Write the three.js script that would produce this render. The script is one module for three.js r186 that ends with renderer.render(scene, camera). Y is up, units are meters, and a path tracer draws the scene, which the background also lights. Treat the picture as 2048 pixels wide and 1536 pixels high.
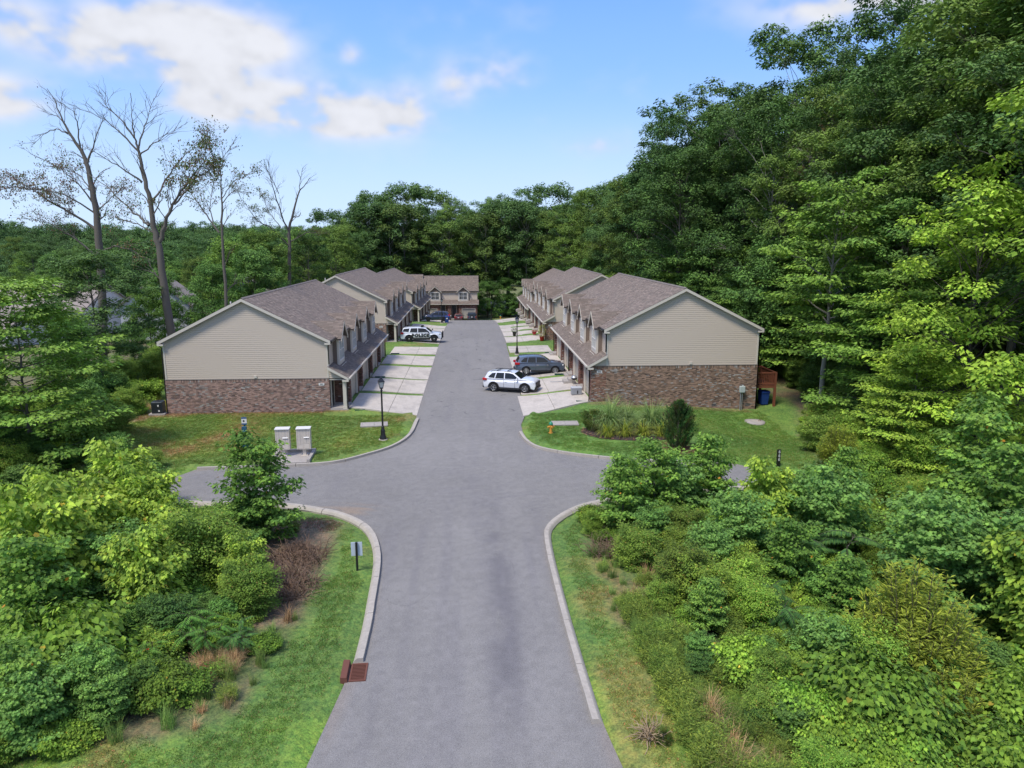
import * as THREE from 'three';
import { mergeGeometries, mergeVertices, toCreasedNormals } from 'three/addons/utils/BufferGeometryUtils.js';
import { RoundedBoxGeometry } from 'three/addons/geometries/RoundedBoxGeometry.js';
import { TextGeometry } from 'three/addons/geometries/TextGeometry.js';
import { FontLoader } from 'three/addons/loaders/FontLoader.js';

// ---------------------------------------------------------------- camera, sky, sun, exposure
const scene = new THREE.Scene();
const renderer = new THREE.WebGLRenderer({ antialias: true });
renderer.toneMapping = THREE.LinearToneMapping;
renderer.toneMappingExposure = 2.1;
renderer.shadowMap.enabled = true;
const camera = new THREE.PerspectiveCamera(55.816, 4 / 3, 0.1, 6000);
camera.position.set(0, 12.3, 0);
camera.lookAt(0.05433619 * 100, 12.3 - 0.19416422 * 100, -0.97946303 * 100);

const hash = (x, y, s = 0) => { let h = Math.imul(x | 0, 374761393) ^ Math.imul(y | 0, 668265263) ^ Math.imul(s | 0, 1274126177); h = Math.imul(h ^ (h >>> 13), 1274126177); h ^= h >>> 16; return (h >>> 0) / 4294967296; };
function vnoise(x, y, s = 0) {
  const xi = Math.floor(x), yi = Math.floor(y), fx = x - xi, fy = y - yi, u = fx * fx * (3 - 2 * fx), v = fy * fy * (3 - 2 * fy);
  const a = hash(xi, yi, s), b = hash(xi + 1, yi, s), c = hash(xi, yi + 1, s), d = hash(xi + 1, yi + 1, s);
  return a + (b - a) * u + (c - a) * v + (a - b - c + d) * u * v;
}
function fbm(x, y, s = 0, n = 4) { let r = 0, a = 0.5, t = 0; for (let i = 0; i < n; i++) { r += a * vnoise(x, y, s + i * 17); t += a; x = x * 2.03 + 11.3; y = y * 2.03 + 5.1; a *= 0.5; } return r / t; }
const hash3 = (x, y, z) => hash(x + z * 57, y + z * 131, 7 + z);
function noise3(x, y, z) { const zi = Math.floor(z), f = z - zi, w = f * f * (3 - 2 * f); return vnoise(x, y, 100 + zi) * (1 - w) + vnoise(x, y, 101 + zi) * w; }
function fbm3(x, y, z, n = 5) { let r = 0, a = 0.5, t = 0; for (let i = 0; i < n; i++) { r += a * noise3(x, y, z); t += a; x = x * 2.07 + 3.1; y = y * 2.07 + 1.7; z = z * 2.07 + 9.2; a *= 0.52; } return r / t; }
const clamp = (x, a = 0, b = 1) => Math.min(b, Math.max(a, x)), sstep = (a, b, x) => { const t = clamp((x - a) / (b - a)); return t * t * (3 - 2 * t); }, lerp = (a, b, t) => a + (b - a) * t;
function RNG(seed) { let s = seed >>> 0; return () => { s = (s + 0x6d2b79f5) | 0; let t = Math.imul(s ^ (s >>> 15), 1 | s); t = (t + Math.imul(t ^ (t >>> 7), 61 | t)) ^ t; return ((t ^ (t >>> 14)) >>> 0) / 4294967296; }; }

// the sky: blue air, whiter towards the horizon, and fair-weather clouds. az from -z towards +x, el above the horizon, degrees
{
  const W = 2048, H = 1024, data = new Float32Array(W * H * 4);
  const clouds = [[-24.6, 12.0, 3.6, 1.7], [-20.6, 13.6, 4.6, 1.6], [-16.2, 13.0, 3.8, 1.4], [-19.0, 11.2, 3.2, 1.1], [-17.5, 9.3, 3.6, 1.0], [-13.4, 9.1, 5.4, 1.6], [-8.8, 8.5, 4.8, 1.4], [-4.6, 9.2, 1.5, 1.6], [-1.1, 11, 1.5, 1.5], [-8.6, 12.9, 0.8, 0.6], [28.3, 15.2, 6.7, 1.7], [-29.5, 12.9, 1.8, 1.6], [-31, 8.4, 2.8, 1.3], [2.3, 11.8, 2.2, 1.2], [9.8, 6.9, 2.4, 0.8]];
  const zen = [0.070, 0.205, 0.66], mid = [0.215, 0.385, 0.70], hor = [0.41, 0.53, 0.69];
  for (let row = 0; row < H; row++) {
    const el = ((row + 0.5) / H - 0.5) * 180;
    for (let col = 0; col < W; col++) {
      const round = ((col + 0.5) / W - 0.5) * 2 * Math.PI, o = (row * W + col) * 4;
      const ce = Math.cos(el * Math.PI / 180), x = Math.cos(round) * ce, z = Math.sin(round) * ce, y = Math.sin(el * Math.PI / 180);
      data[o + 3] = 1;
      if (el < -3) { data[o] = 0.1; data[o + 1] = 0.12; data[o + 2] = 0.09; continue; }
      const e = Math.max(0, el), t1 = sstep(0, 13, e), t2 = sstep(6, 28, e);
      let c = [0, 1, 2].map((k) => lerp(lerp(hor[k], mid[k], t1), zen[k], t2));
      let dens = 0;
      const az = Math.atan2(x, -z) * 180 / Math.PI, n = fbm3(x * 13 + 4, y * 26, z * 13, 6), n2 = fbm3(x * 40, y * 70, z * 40, 4);
      if (az > -45 && az < 45 && el < 24) {
        for (const [a, b, ra, rb] of clouds) { const dx = (az - a) / ra, dy = (el - b) / (rb * (el < b ? 0.8 : 1.25)), q = dx * dx + dy * dy; if (q < 5) dens += Math.exp(-q * 1.2) * (ra < 2.5 ? 0.55 : 0.95); }
        dens = Math.min(1, dens * 1.1) * (0.3 + 1.45 * sstep(0.36, 0.6, n * 0.62 + n2 * 0.38));
        dens += 0.16 * sstep(0.5, 0.8, n) * sstep(2, 9, el);
      }
      const away = Math.max(sstep(32, 48, Math.abs(az)), sstep(18, 26, el));
      const k = 1 / (y + 0.18), field = fbm3(x * k * 2.1 + 3, z * k * 2.1, 0.5, 6);
      dens = Math.max(dens, away * (0.1 + 0.8 * sstep(0.45, 0.66, field)) * sstep(1, 12, el));
      dens = clamp(dens * 0.95);
      const bright = lerp(0.42, 0.53, sstep(0.3, 0.7, n2 * 0.5 + n * 0.5)), wh = [bright * 0.95, bright * 0.975, bright * 1.06];
      for (let i = 0; i < 3; i++) data[o + i] = 0.80 * lerp(c[i], wh[i], dens);
    }
  }
  const sky = new THREE.DataTexture(data, W, H, THREE.RGBAFormat, THREE.FloatType);
  sky.mapping = THREE.EquirectangularReflectionMapping; sky.magFilter = THREE.LinearFilter; sky.needsUpdate = true;
  scene.background = sky; scene.environment = sky;
}
const sun = new THREE.DirectionalLight(new THREE.Color(1, 0.94, 0.85), 1.8);
sun.name = 'sun_light'; sun.position.set(-40, 105, 46); sun.target.position.set(0, 0, -50); sun.position.add(sun.target.position);
sun.castShadow = true; sun.shadow.radius = 26; sun.shadow.mapSize.set(4096, 4096);
Object.assign(sun.shadow.camera, { left: -140, right: 140, top: 140, bottom: -140, near: 1, far: 400 });
scene.add(sun, sun.target);

// ---------------------------------------------------------------- helpers
const V = (x, y, z) => new THREE.Vector3(x, y, z);
const lin = (r, g, b) => new THREE.Color().setRGB(r, g, b);
const used = new Map();
function numbered(name) { const n = used.get(name) ?? 0; used.set(name, n + 1); return n ? name + '_' + String(n).padStart(3, '0') : name; }
function tag(o, label, category, group, kind) { if (label) o.userData.label = label; if (category) o.userData.category = category; if (group) o.userData.group = group; if (kind) o.userData.kind = kind; return o; }
function thing(name, label, category, [x, y, z] = [0, 0, 0], turn = 0, group) {
  const o = new THREE.Group(); o.name = numbered(name); o.position.set(x, y, z); o.rotation.y = turn; scene.add(o);
  return tag(o, label, category, group);
}
function dup(root, [x, y, z], turn, scale, label, group) {
  const r = root.clone(); r.userData = { ...root.userData }; r.name = numbered(root.name.replace(/_\d{3}$/, '')); r.position.set(x, y, z); r.rotation.y = turn; if (scale) r.scale.set(...(Array.isArray(scale) ? scale : [scale, scale, scale]));
  scene.add(r); if (label) r.userData.label = label; if (group) r.userData.group = group; return r;
}
class MB {   // collects quads, boxes and geometries and makes one mesh of them
  constructor(s = 1) { this.s = s; this.p = []; this.n = []; this.u = []; this.c = []; this.tint = null; }
  v(a, n, u, v) { this.p.push(a[0], a[1], a[2]); this.n.push(n[0], n[1], n[2]); this.u.push(u, v); if (this.tint) this.c.push(this.tint[0], this.tint[1], this.tint[2]); }
  tri(a, b, c, uv) {
    if (this.s < 0) { a = [-a[0], a[1], a[2]]; b = [-b[0], b[1], b[2]]; c = [-c[0], c[1], c[2]]; const q = b; b = c; c = q; if (uv) uv = [uv[0], uv[2], uv[1]]; }
    const e = [b[0] - a[0], b[1] - a[1], b[2] - a[2]], f = [c[0] - a[0], c[1] - a[1], c[2] - a[2]];
    const n = [e[1] * f[2] - e[2] * f[1], e[2] * f[0] - e[0] * f[2], e[0] * f[1] - e[1] * f[0]], l = Math.hypot(...n) || 1; n[0] /= l; n[1] /= l; n[2] /= l;
    const ax = Math.abs(n[0]) > 0.7 ? [2, 1] : Math.abs(n[1]) > 0.7 ? [0, 2] : [0, 1];
    [a, b, c].forEach((q, i) => this.v(q, n, uv ? uv[i][0] : q[ax[0]], uv ? uv[i][1] : q[ax[1]])); return this;
  }
  quad(a, b, c, d, uv) { this.tri(a, b, c, uv && [uv[0], uv[1], uv[2]]); return this.tri(a, c, d, uv && [uv[0], uv[2], uv[3]]); }
  hexa(q) { const [a, b, c, d, e, f, g, h] = q; return this.quad(a, d, c, b).quad(e, f, g, h).quad(a, b, f, e).quad(b, c, g, f).quad(c, d, h, g).quad(d, a, e, h); }
  box(x0, x1, y0, y1, z0, z1) { return this.hexa([[x0, y0, z1], [x1, y0, z1], [x1, y0, z0], [x0, y0, z0], [x0, y1, z1], [x1, y1, z1], [x1, y1, z0], [x0, y1, z0]]); }
  bar(a, b, w, h) {   // a rectangular bar from a to b, w across, h high
    const d = V(b[0] - a[0], b[1] - a[1], b[2] - a[2]).normalize(), s = Math.abs(d.y) > 0.95 ? V(1, 0, 0) : V(0, 1, 0).cross(d).normalize(), t = d.clone().cross(s).normalize();
    const k = (p, i, j) => [p[0] + s.x * i * w / 2 + t.x * j * h / 2, p[1] + s.y * i * w / 2 + t.y * j * h / 2, p[2] + s.z * i * w / 2 + t.z * j * h / 2];
    return this.hexa([k(a, -1, -1), k(a, 1, -1), k(b, 1, -1), k(b, -1, -1), k(a, -1, 1), k(a, 1, 1), k(b, 1, 1), k(b, -1, 1)]);
  }
  geo(g, m) {
    g = g.index ? g.toNonIndexed() : g; if (m) { g = g.clone(); g.applyMatrix4(m); } if (this.s < 0) { g = g.clone(); g.applyMatrix4(new THREE.Matrix4().makeScale(-1, 1, 1)); }
    const P = g.attributes.position, N = g.attributes.normal, U = g.attributes.uv;
    for (let i = 0; i < P.count; i++) this.v([P.getX(i), P.getY(i), P.getZ(i)], [N.getX(i), N.getY(i), N.getZ(i)], U ? U.getX(i) : 0, U ? U.getY(i) : 0);
    return this;
  }
  geometry() {
    const g = new THREE.BufferGeometry();
    g.setAttribute('position', new THREE.Float32BufferAttribute(this.p, 3)); g.setAttribute('normal', new THREE.Float32BufferAttribute(this.n, 3)); g.setAttribute('uv', new THREE.Float32BufferAttribute(this.u, 2));
    if (this.c.length === this.p.length) g.setAttribute('color', new THREE.Float32BufferAttribute(this.c, 3));
    return g;
  }
  build(name, mat, parent) { return mesh(name, this.geometry(), mat, parent); }
}
function mesh(name, g, mat, parent = scene) { const m = new THREE.Mesh(g, mat); m.name = parent === scene ? numbered(name) : name; m.castShadow = m.receiveShadow = true; parent.add(m); return m; }
const T = (x, y, z, rx = 0, ry = 0, rz = 0, sx = 1, sy = 1, sz = 1) => new THREE.Matrix4().compose(V(x, y, z), new THREE.Quaternion().setFromEuler(new THREE.Euler(rx, ry, rz, 'YXZ')), V(sx, sy, sz));
function tube(pts, r0, r1, sides = 6, seg = 0) {   // tapered tube through points
  const P = [], N = [], I = []; let base = 0; const n = pts.length; let prev = V(1, 0, 0);
  for (let i = 0; i < n; i++) {
    const d = V(...pts[Math.min(n - 1, i + 1)]).sub(V(...pts[Math.max(0, i - 1)])).normalize();
    let s = prev.clone().sub(d.clone().multiplyScalar(prev.dot(d))); if (s.lengthSq() < 1e-4) s = V(0, 0, 1).cross(d); s.normalize(); prev = s; const t = d.clone().cross(s), r = Array.isArray(r0) ? r0[i] : lerp(r0, r1, i / (n - 1));
    for (let k = 0; k < sides; k++) { const a = k / sides * 2 * Math.PI, x = Math.cos(a), y = Math.sin(a), q = s.clone().multiplyScalar(x).addScaledVector(t, y); P.push(pts[i][0] + q.x * r, pts[i][1] + q.y * r, pts[i][2] + q.z * r); N.push(q.x, q.y, q.z); }
  }
  for (let i = 0; i < n - 1; i++) for (let k = 0; k < sides; k++) { const a = i * sides + k, b = i * sides + (k + 1) % sides; I.push(a, b, b + sides, a, b + sides, a + sides); }
  const g = new THREE.BufferGeometry(); g.setAttribute('position', new THREE.Float32BufferAttribute(P, 3)); g.setAttribute('normal', new THREE.Float32BufferAttribute(N, 3)); g.setAttribute('uv', new THREE.Float32BufferAttribute(new Float32Array(P.length / 3 * 2), 2)); g.setIndex(I); return g;
}
function dataTex(size, f, srgb, repeat = 1) {   // f(u, v, x, y) -> [r, g, b] in linear 0..1, or a number
  const d = new Uint8Array(size * size * 4), enc = (x) => { x = clamp(x); return Math.round(255 * (srgb ? (x <= 0.0031308 ? 12.92 * x : 1.055 * Math.pow(x, 1 / 2.4) - 0.055) : x)); };
  for (let y = 0; y < size; y++) for (let x = 0; x < size; x++) { const c = f(x / size, y / size, x, y), o = (y * size + x) * 4, q = typeof c === 'number' ? [c, c, c] : c; d[o] = enc(q[0]); d[o + 1] = enc(q[1]); d[o + 2] = enc(q[2]); d[o + 3] = 255; }
  const t = new THREE.DataTexture(d, size, size); t.wrapS = t.wrapT = THREE.RepeatWrapping; t.magFilter = THREE.LinearFilter; if (srgb) t.colorSpace = THREE.SRGBColorSpace; t.repeat.set(repeat, repeat); t.needsUpdate = true; return t;
}
// noise that tiles over n cells
function tnoise(u, v, n, s) { const x = u * n, y = v * n, xi = Math.floor(x), yi = Math.floor(y), fx = x - xi, fy = y - yi, a = fx * fx * (3 - 2 * fx), b = fy * fy * (3 - 2 * fy), m = (q) => ((q % n) + n) % n; const h = (i, j) => hash(m(i), m(j), s); return lerp(lerp(h(xi, yi), h(xi + 1, yi), a), lerp(h(xi, yi + 1), h(xi + 1, yi + 1), a), b); }
const std = (c, rough = 0.8, o = {}) => new THREE.MeshStandardMaterial({ color: lin(...c), roughness: rough, ...o });

const asphaltMap = dataTex(1024, (u, v, x, y) => { const g = 0.78 + 0.75 * (hash(x, y, 3) - 0.5) * 0.9 + 0.35 * (hash(x >> 1, y >> 1, 4) - 0.5) + 0.12 * (tnoise(u, v, 24, 5) - 0.5), sp = hash(x >> 1, y >> 1, 9); return (sp > 0.985 ? g * 1.35 : sp < 0.03 ? g * 0.55 : g) * 0.8; }, true, 1 / 5);
const asphaltBump = dataTex(512, (u, v, x, y) => 0.5 * hash(x, y, 13) + 0.5 * hash(x >> 1, y >> 1, 14), false, 1 / 2.5);
const concreteMap = dataTex(512, (u, v, x, y) => 0.82 + 0.10 * (tnoise(u, v, 8, 25) - 0.5) + 0.14 * (tnoise(u, v, 40, 26) - 0.5) + 0.16 * (hash(x, y, 27) - 0.5) + 0.1 * (tnoise(u * 1, v, 90, 28) - 0.5), true, 1 / 4);
const grassMap = dataTex(1024, (u, v, x, y) => { const a = tnoise(u, v, 180, 31), b = tnoise(u, v, 60, 32), c = tnoise(u, v, 12, 33), d = hash(x, y, 34); const g = 0.32 + 0.36 * a + 0.26 * b + 0.2 * (c - 0.5) + 0.34 * (d - 0.5); return [g * (0.95 + 0.3 * (b - 0.5)), g, g * 0.9]; }, true, 1 / 7);
const grassBump = dataTex(512, (u, v, x, y) => 0.6 * tnoise(u, v, 128, 41) + 0.4 * hash(x, y, 42), false, 1 / 4);
const shingleMap = dataTex(256, (u, v, x, y) => 0.8 + 0.28 * (hash(x, y, 51) - 0.5) + 0.14 * (tnoise(u, v, 32, 52) - 0.5), true, 1);
const M = {
  tar: std([0.11, 0.105, 0.105], 0.95),
  asphalt: new THREE.MeshStandardMaterial({ map: asphaltMap, bumpMap: asphaltBump, bumpScale: 0.006, roughness: 0.92, vertexColors: true }),
  concrete: std([0.62, 0.565, 0.50], 0.9, { map: concreteMap, vertexColors: true }),
  kerb: std([0.49, 0.44, 0.375], 0.9, { map: concreteMap }),
  ground: new THREE.MeshStandardMaterial({ map: grassMap, bumpMap: grassBump, bumpScale: 0.03, roughness: 1, vertexColors: true }),
  mortar: std([0.33, 0.285, 0.25], 0.95), brick: std([1, 1, 1], 0.9), brickWall: std([0.16, 0.115, 0.09], 0.9),
  siding: std([0.565, 0.475, 0.38], 0.55), trim: std([0.60, 0.545, 0.46], 0.5), white: std([0.68, 0.66, 0.62], 0.45), shake: std([0.20, 0.15, 0.115], 0.8),
  roofBase: std([0.12, 0.1, 0.09], 0.95), shingle: std([1, 1, 1], 0.95, { map: shingleMap, vertexColors: true }), gutter: std([0.02, 0.018, 0.016], 0.4), garage: std([0.45, 0.405, 0.34], 0.5),
  dark: std([0.012, 0.012, 0.013], 0.5), black: std([0.015, 0.015, 0.016], 0.35), door: std([0.02, 0.022, 0.025], 0.4), blind: std([0.10, 0.105, 0.105], 0.8), soffit: std([0.45, 0.4, 0.34], 0.7),
  pane: new THREE.MeshPhysicalMaterial({ color: lin(0.75, 0.8, 0.82), roughness: 0.03, transmission: 1, thickness: 0, ior: 1.5 }),
  wood: std([0.20, 0.062, 0.028], 0.7), blueBin: std([0.012, 0.045, 0.22], 0.4), rust: std([0.15, 0.055, 0.035], 0.85), steel: std([0.42, 0.44, 0.46], 0.4, { metalness: 0.6 }), greenPlastic: std([0.012, 0.07, 0.06], 0.5),
  mailbox: std([0.60, 0.535, 0.455], 0.45), hydrantYellow: std([0.62, 0.30, 0.05], 0.45), hydrantGreen: std([0.02, 0.22, 0.12], 0.4), mulch: std([0.05, 0.035, 0.03], 1), straw: std([0.30, 0.19, 0.10], 1),
};

// ---------------------------------------------------------------- the lie of the land
const hr = (z) => z > -84 ? 0 : z > -163 ? -(84 + z) * (84 + z) * 0.0009 : -5.62;
const leftEdge = [[-9, 20], [-4.6, 0], [-4.05, -15.4], [-3.72, -18.6], [-3.62, -20], [-3.63, -21.65], [-3.73, -23.7], [-3.85, -25.9], [-4.03, -27.4], [-4.37, -28.84], [-4.84, -29.97], [-5.56, -30.93], [-6.34, -31.63], [-7.07, -32.03], [-8.68, -32.75], [-12.4, -33.2], [-14.8, -33.6], [-16.0, -35.4], [-15.9, -37.4], [-15.1, -39.1], [-10.1, -39.4], [-7.91, -39.84], [-6.38, -41.18], [-5.08, -42.8], [-4.3, -45.1], [-4.0, -48], [-4.0, -100], [-4.0, -138], [-4.0, -148], [-9, -150.5], [-9.5, -157.5]];
const rightEdge = [[6, 20], [3.9, 0], [3.47, -15], [3.31, -16.4], [3.24, -17.74], [3.19, -19.84], [3.15, -22.2], [3.14, -24.6], [3.15, -26.85], [3.22, -28.6], [3.33, -29.3], [3.69, -30.15], [4.33, -31.08], [5.24, -31.97], [7.2, -32.9], [10, -33.5], [14, -34.1], [15.9, -35.4], [15.8, -36.95], [14.6, -38.45], [12.5, -38.77], [9.3, -39.33], [6.91, -40.19], [4.92, -41.34], [3.95, -42.33], [3.44, -43.9], [3.25, -45.6], [3.26, -47.7], [3.7, -50.25], [3.95, -60], [4.05, -80], [4.3, -100], [4.2, -136], [5.5, -146], [14, -150], [14, -157.5]];
const edgeAt = (e, z) => { for (let i = 1; i < e.length; i++) if (z >= e[i][1]) { const t = (z - e[i - 1][1]) / (e[i][1] - e[i - 1][1] || 1); return lerp(e[i - 1][0], e[i][0], clamp(t)); } return e[e.length - 1][0]; };
const segD = (x, z, a, b) => { const dx = b[0] - a[0], dz = b[1] - a[1], t = clamp(((x - a[0]) * dx + (z - a[1]) * dz) / (dx * dx + dz * dz)); return Math.hypot(x - a[0] - dx * t, z - a[1] - dz * t); };
const edgeD = (e, x, z) => { let d = 1e9; for (let i = 1; i < e.length; i++) d = Math.min(d, segD(x, z, e[i - 1], e[i])); return d; };
function roadD(x, z) {   // metres outside the road; negative inside
  if (z < -158 || z > 20 || x < -30 || x > 30) return 30;
  const l = edgeAt(leftEdge, z), r = edgeAt(rightEdge, z), inside = z > -157.5 && x > l && x < r, d = Math.min(edgeD(leftEdge, x, z), edgeD(rightEdge, x, z));
  return inside ? -d : z > -157.5 ? d : Math.max(d, -157.5 - z);
}
function land(x, z) {   // the ground without the road's bed
  let h = hr(z);
  const rise = Math.max(0, x - 24), far = sstep(-22, -60, z);
  h += far * 0.26 * rise * sstep(0, 14, rise) * (1 - 0.55 * sstep(28, 90, rise));
  h -= 0.9 * Math.exp(-(((x - 22) / 6) ** 2) - (((z + 47) / 7) ** 2));
  h -= 1.2 * sstep(-24, -48, x) * sstep(-20, -60, z);
  const near = sstep(-40, -30, z);
  h -= near * 1.3 * sstep(-8.5, -16, x) + near * 1.2 * sstep(6.5, 14, x);
  const b = Math.hypot(x, z + 60); if (b > 190) h += sstep(190, 420, b) * 6 * (fbm(x / 120, z / 120, 77, 3) - 0.35);
  if (z < -160) h += sstep(-175, -230, z) * 2.5;
  const hill = Math.exp(-(((z + 640) / 190) ** 2)); h += hill * (3 + 8 * fbm(x / 150 + 3, z / 200, 78, 3));
  return h;
}
function groundY(x, z) {
  const d = roadD(x, z), h = land(x, z);
  if (d >= 30) return h;
  const bed = hr(z) - 0.08;
  if (z < -49 && z > -150 && Math.abs(x) < 10.5) { const q = sstep(-50.5, -53, z) * (Math.abs(x) > 3.6 ? 1 : 0), lift = (x > 0 && z > -78 ? 0.38 : z > -86 && z < -78 ? 0.08 : 0.24) * sstep(4, 8.9, Math.abs(x)); const a = hr(z) + lift - 0.015 + 0.03 * (vnoise(x, z, 61) - 0.3); return lerp(lerp(bed, h + 0.07, sstep(0.02, 0.42, d)), lerp(bed, a, sstep(0, 0.35, d)), q); }
  return lerp(bed, h + 0.07 + 0.05 * (vnoise(x / 1.7, z / 1.7, 61) - 0.5) * sstep(0.5, 2, d), sstep(0.02, 0.42, d));
}
// what covers the ground at a place: 0..1 shares of dry grass, bare earth, litter
const brushL = (x, z) => x < 0 && (z > -33.5 ? (x < -5.9 - 1.1 * sstep(-20, -14, z) * 2.2 - (vnoise(z / 2.2, 3, 62) - 0.5) * 1.0 - (z < -29 ? 3.2 * sstep(-29, -31.5, z) : 0) && z < -16.5 + 0.25 * Math.sin(x * 2.1)) : x < -19.6 - sstep(-38, -52, z) * 4 - sstep(-52, -71, z) * 6 - (vnoise(z / 3, 5, 62) - 0.5) * 1.5);
const brushR = (x, z) => x > 0 && (z > -34.5 ? x > 4.75 + 1.3 * sstep(-20, -15, z) + (vnoise(z / 2, 8, 62) - 0.5) * 0.9 : x > 17.6 + 3.4 * sstep(-36, -42, z) + 3.6 * sstep(-43, -52, z) + (vnoise(z / 3, 9, 62) - 0.5) * 1.6 && !(z < -52.5 && x < 23.6));
function cover(x, z) {
  const n1 = fbm(x / 3.1, z / 3.1, 63), n2 = fbm(x / 0.9, z / 0.9, 64, 3), n3 = fbm(x / 7, z / 7, 65, 3);
  let g = [0.092, 0.150, 0.030];
  const mixTo = (c, t) => { t = clamp(t); g = g.map((v, i) => lerp(v, c[i], t)); };
  mixTo([0.135, 0.220, 0.030], sstep(0.45, 0.75, n3) * 0.8);
  mixTo([0.070, 0.125, 0.030], sstep(0.55, 0.35, n1) * 0.6);
  // mown lawn in front of the left-hand houses is dry in places
  const lawnL = x < -4 && x > -24 && z < -39 && z > -53 ? sstep(-4, -7, x) : 0;
  mixTo([0.135, 0.130, 0.038], lawnL * (0.25 + 0.75 * sstep(0.40, 0.62, n1)) * 0.75);
  mixTo([0.27, 0.17, 0.08], lawnL * sstep(0.60, 0.74, n1 * 0.6 + n2 * 0.4) * 0.7);
  mixTo([0.20, 0.14, 0.06], sstep(0.60, 0.72, n1 * 0.55 + n2 * 0.45) * 0.55);
  if (x > 4 && z < -38 && z > -53) { mixTo([0.074, 0.140, 0.028], 0.72); mixTo([0.11, 0.17, 0.032], sstep(0.5, 0.7, n1) * 0.5); }
  if (brushL(x, z) || brushR(x, z)) { mixTo([0.085, 0.095, 0.04], 0.65); mixTo([0.12, 0.085, 0.055], sstep(0.5, 0.65, n2) * 0.6); }
  const earthL = x < -5.4 && x > -9.4 && z > -31 && z < -22 ? sstep(-5.2, -6.6, x) : 0; mixTo([0.155, 0.105, 0.075], earthL * sstep(0.35, 0.55, n1 * 0.5 + n2 * 0.5 + 0.12) * 0.95);
  if (z > -30 && z < -13 && x > 3.3 && x < 5.2) mixTo([0.20, 0.14, 0.055], 0.55 * sstep(0.42, 0.6, n1));
  if (z < -34 && z > -62 && x > 20) mixTo([0.17, 0.105, 0.07], sstep(-1, 1.5, x - (20.2 + 5 * sstep(-38, -56, z))) * sstep(0.32, 0.55, n2) * 0.9);
  if (x > 24 && z < -52) mixTo([0.16, 0.11, 0.06], 0.6 * sstep(0.4, 0.6, n1));
  if (x > 27 || z < -168 || x < -34) mixTo([0.125, 0.095, 0.06], 0.6);
  const hx = x - 12.6, hz = z + 41.4; mixTo([0.14, 0.085, 0.05], 1 - sstep(1.2, 1.9, Math.hypot(hx, hz * 1.2) + (n2 - 0.5)));
  if (x > 8.7 && x < 21 && z < -51.5 && z > -53.2) mixTo([0.20, 0.12, 0.07], 0.7 * sstep(-52.0, -52.9, z));
  if (x > -22.2 && x < -9 && z < -51.2 && z > -52.5) mixTo([0.20, 0.12, 0.07], 0.7 * sstep(-51.6, -52.0, z));
  if (x < -19 && x > -30 && z < -50 && z > -75) mixTo([0.20, 0.13, 0.075], sstep(0.47, 0.6, n1) * 0.8);
  return g;
}
{
  const axis = (lo, hi, dense, out, most) => { const a = []; for (const [p, q, s] of dense) for (let v = p; v < q - 1e-6; v += s) a.push(v); a.push(dense[dense.length - 1][1]); let s = out; const f = []; for (let v = a[0]; v > lo;) { v -= s; s *= 1.22; f.unshift(v); } s = out; for (let v = a[a.length - 1]; v < hi;) { v += s; s *= 1.22; a.push(v); } return [...f, ...a]; };
  const xs = axis(-2600, 2600, [[-70, -28, 2], [-28, 30, 0.4], [30, 80, 2]], 3), zs = axis(-2600, 900, [[-190, -96, 1.6], [-96, -52, 0.7], [-52, 4, 0.4], [4, 24, 2]], 3);
  const nx = xs.length, nz = zs.length, P = new Float32Array(nx * nz * 3), C = new Float32Array(nx * nz * 3), U = new Float32Array(nx * nz * 2), I = [];
  for (let j = 0; j < nz; j++) for (let i = 0; i < nx; i++) { const k = j * nx + i, x = xs[i], z = zs[j], c = cover(x, z); P.set([x, groundY(x, z), z], k * 3); C.set(c.map((v) => v * 2.3), k * 3); U.set([x, z], k * 2); if (i && j) I.push(k - nx - 1, k - 1, k, k - nx - 1, k, k - nx); }
  const g = new THREE.BufferGeometry(); g.setAttribute('position', new THREE.BufferAttribute(P, 3)); g.setAttribute('color', new THREE.BufferAttribute(C, 3)); g.setAttribute('uv', new THREE.BufferAttribute(U, 2)); g.setIndex(I); g.computeVertexNormals();
  tag(mesh('ground', g, M.ground), null, null, null, 'structure');
}
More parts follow.
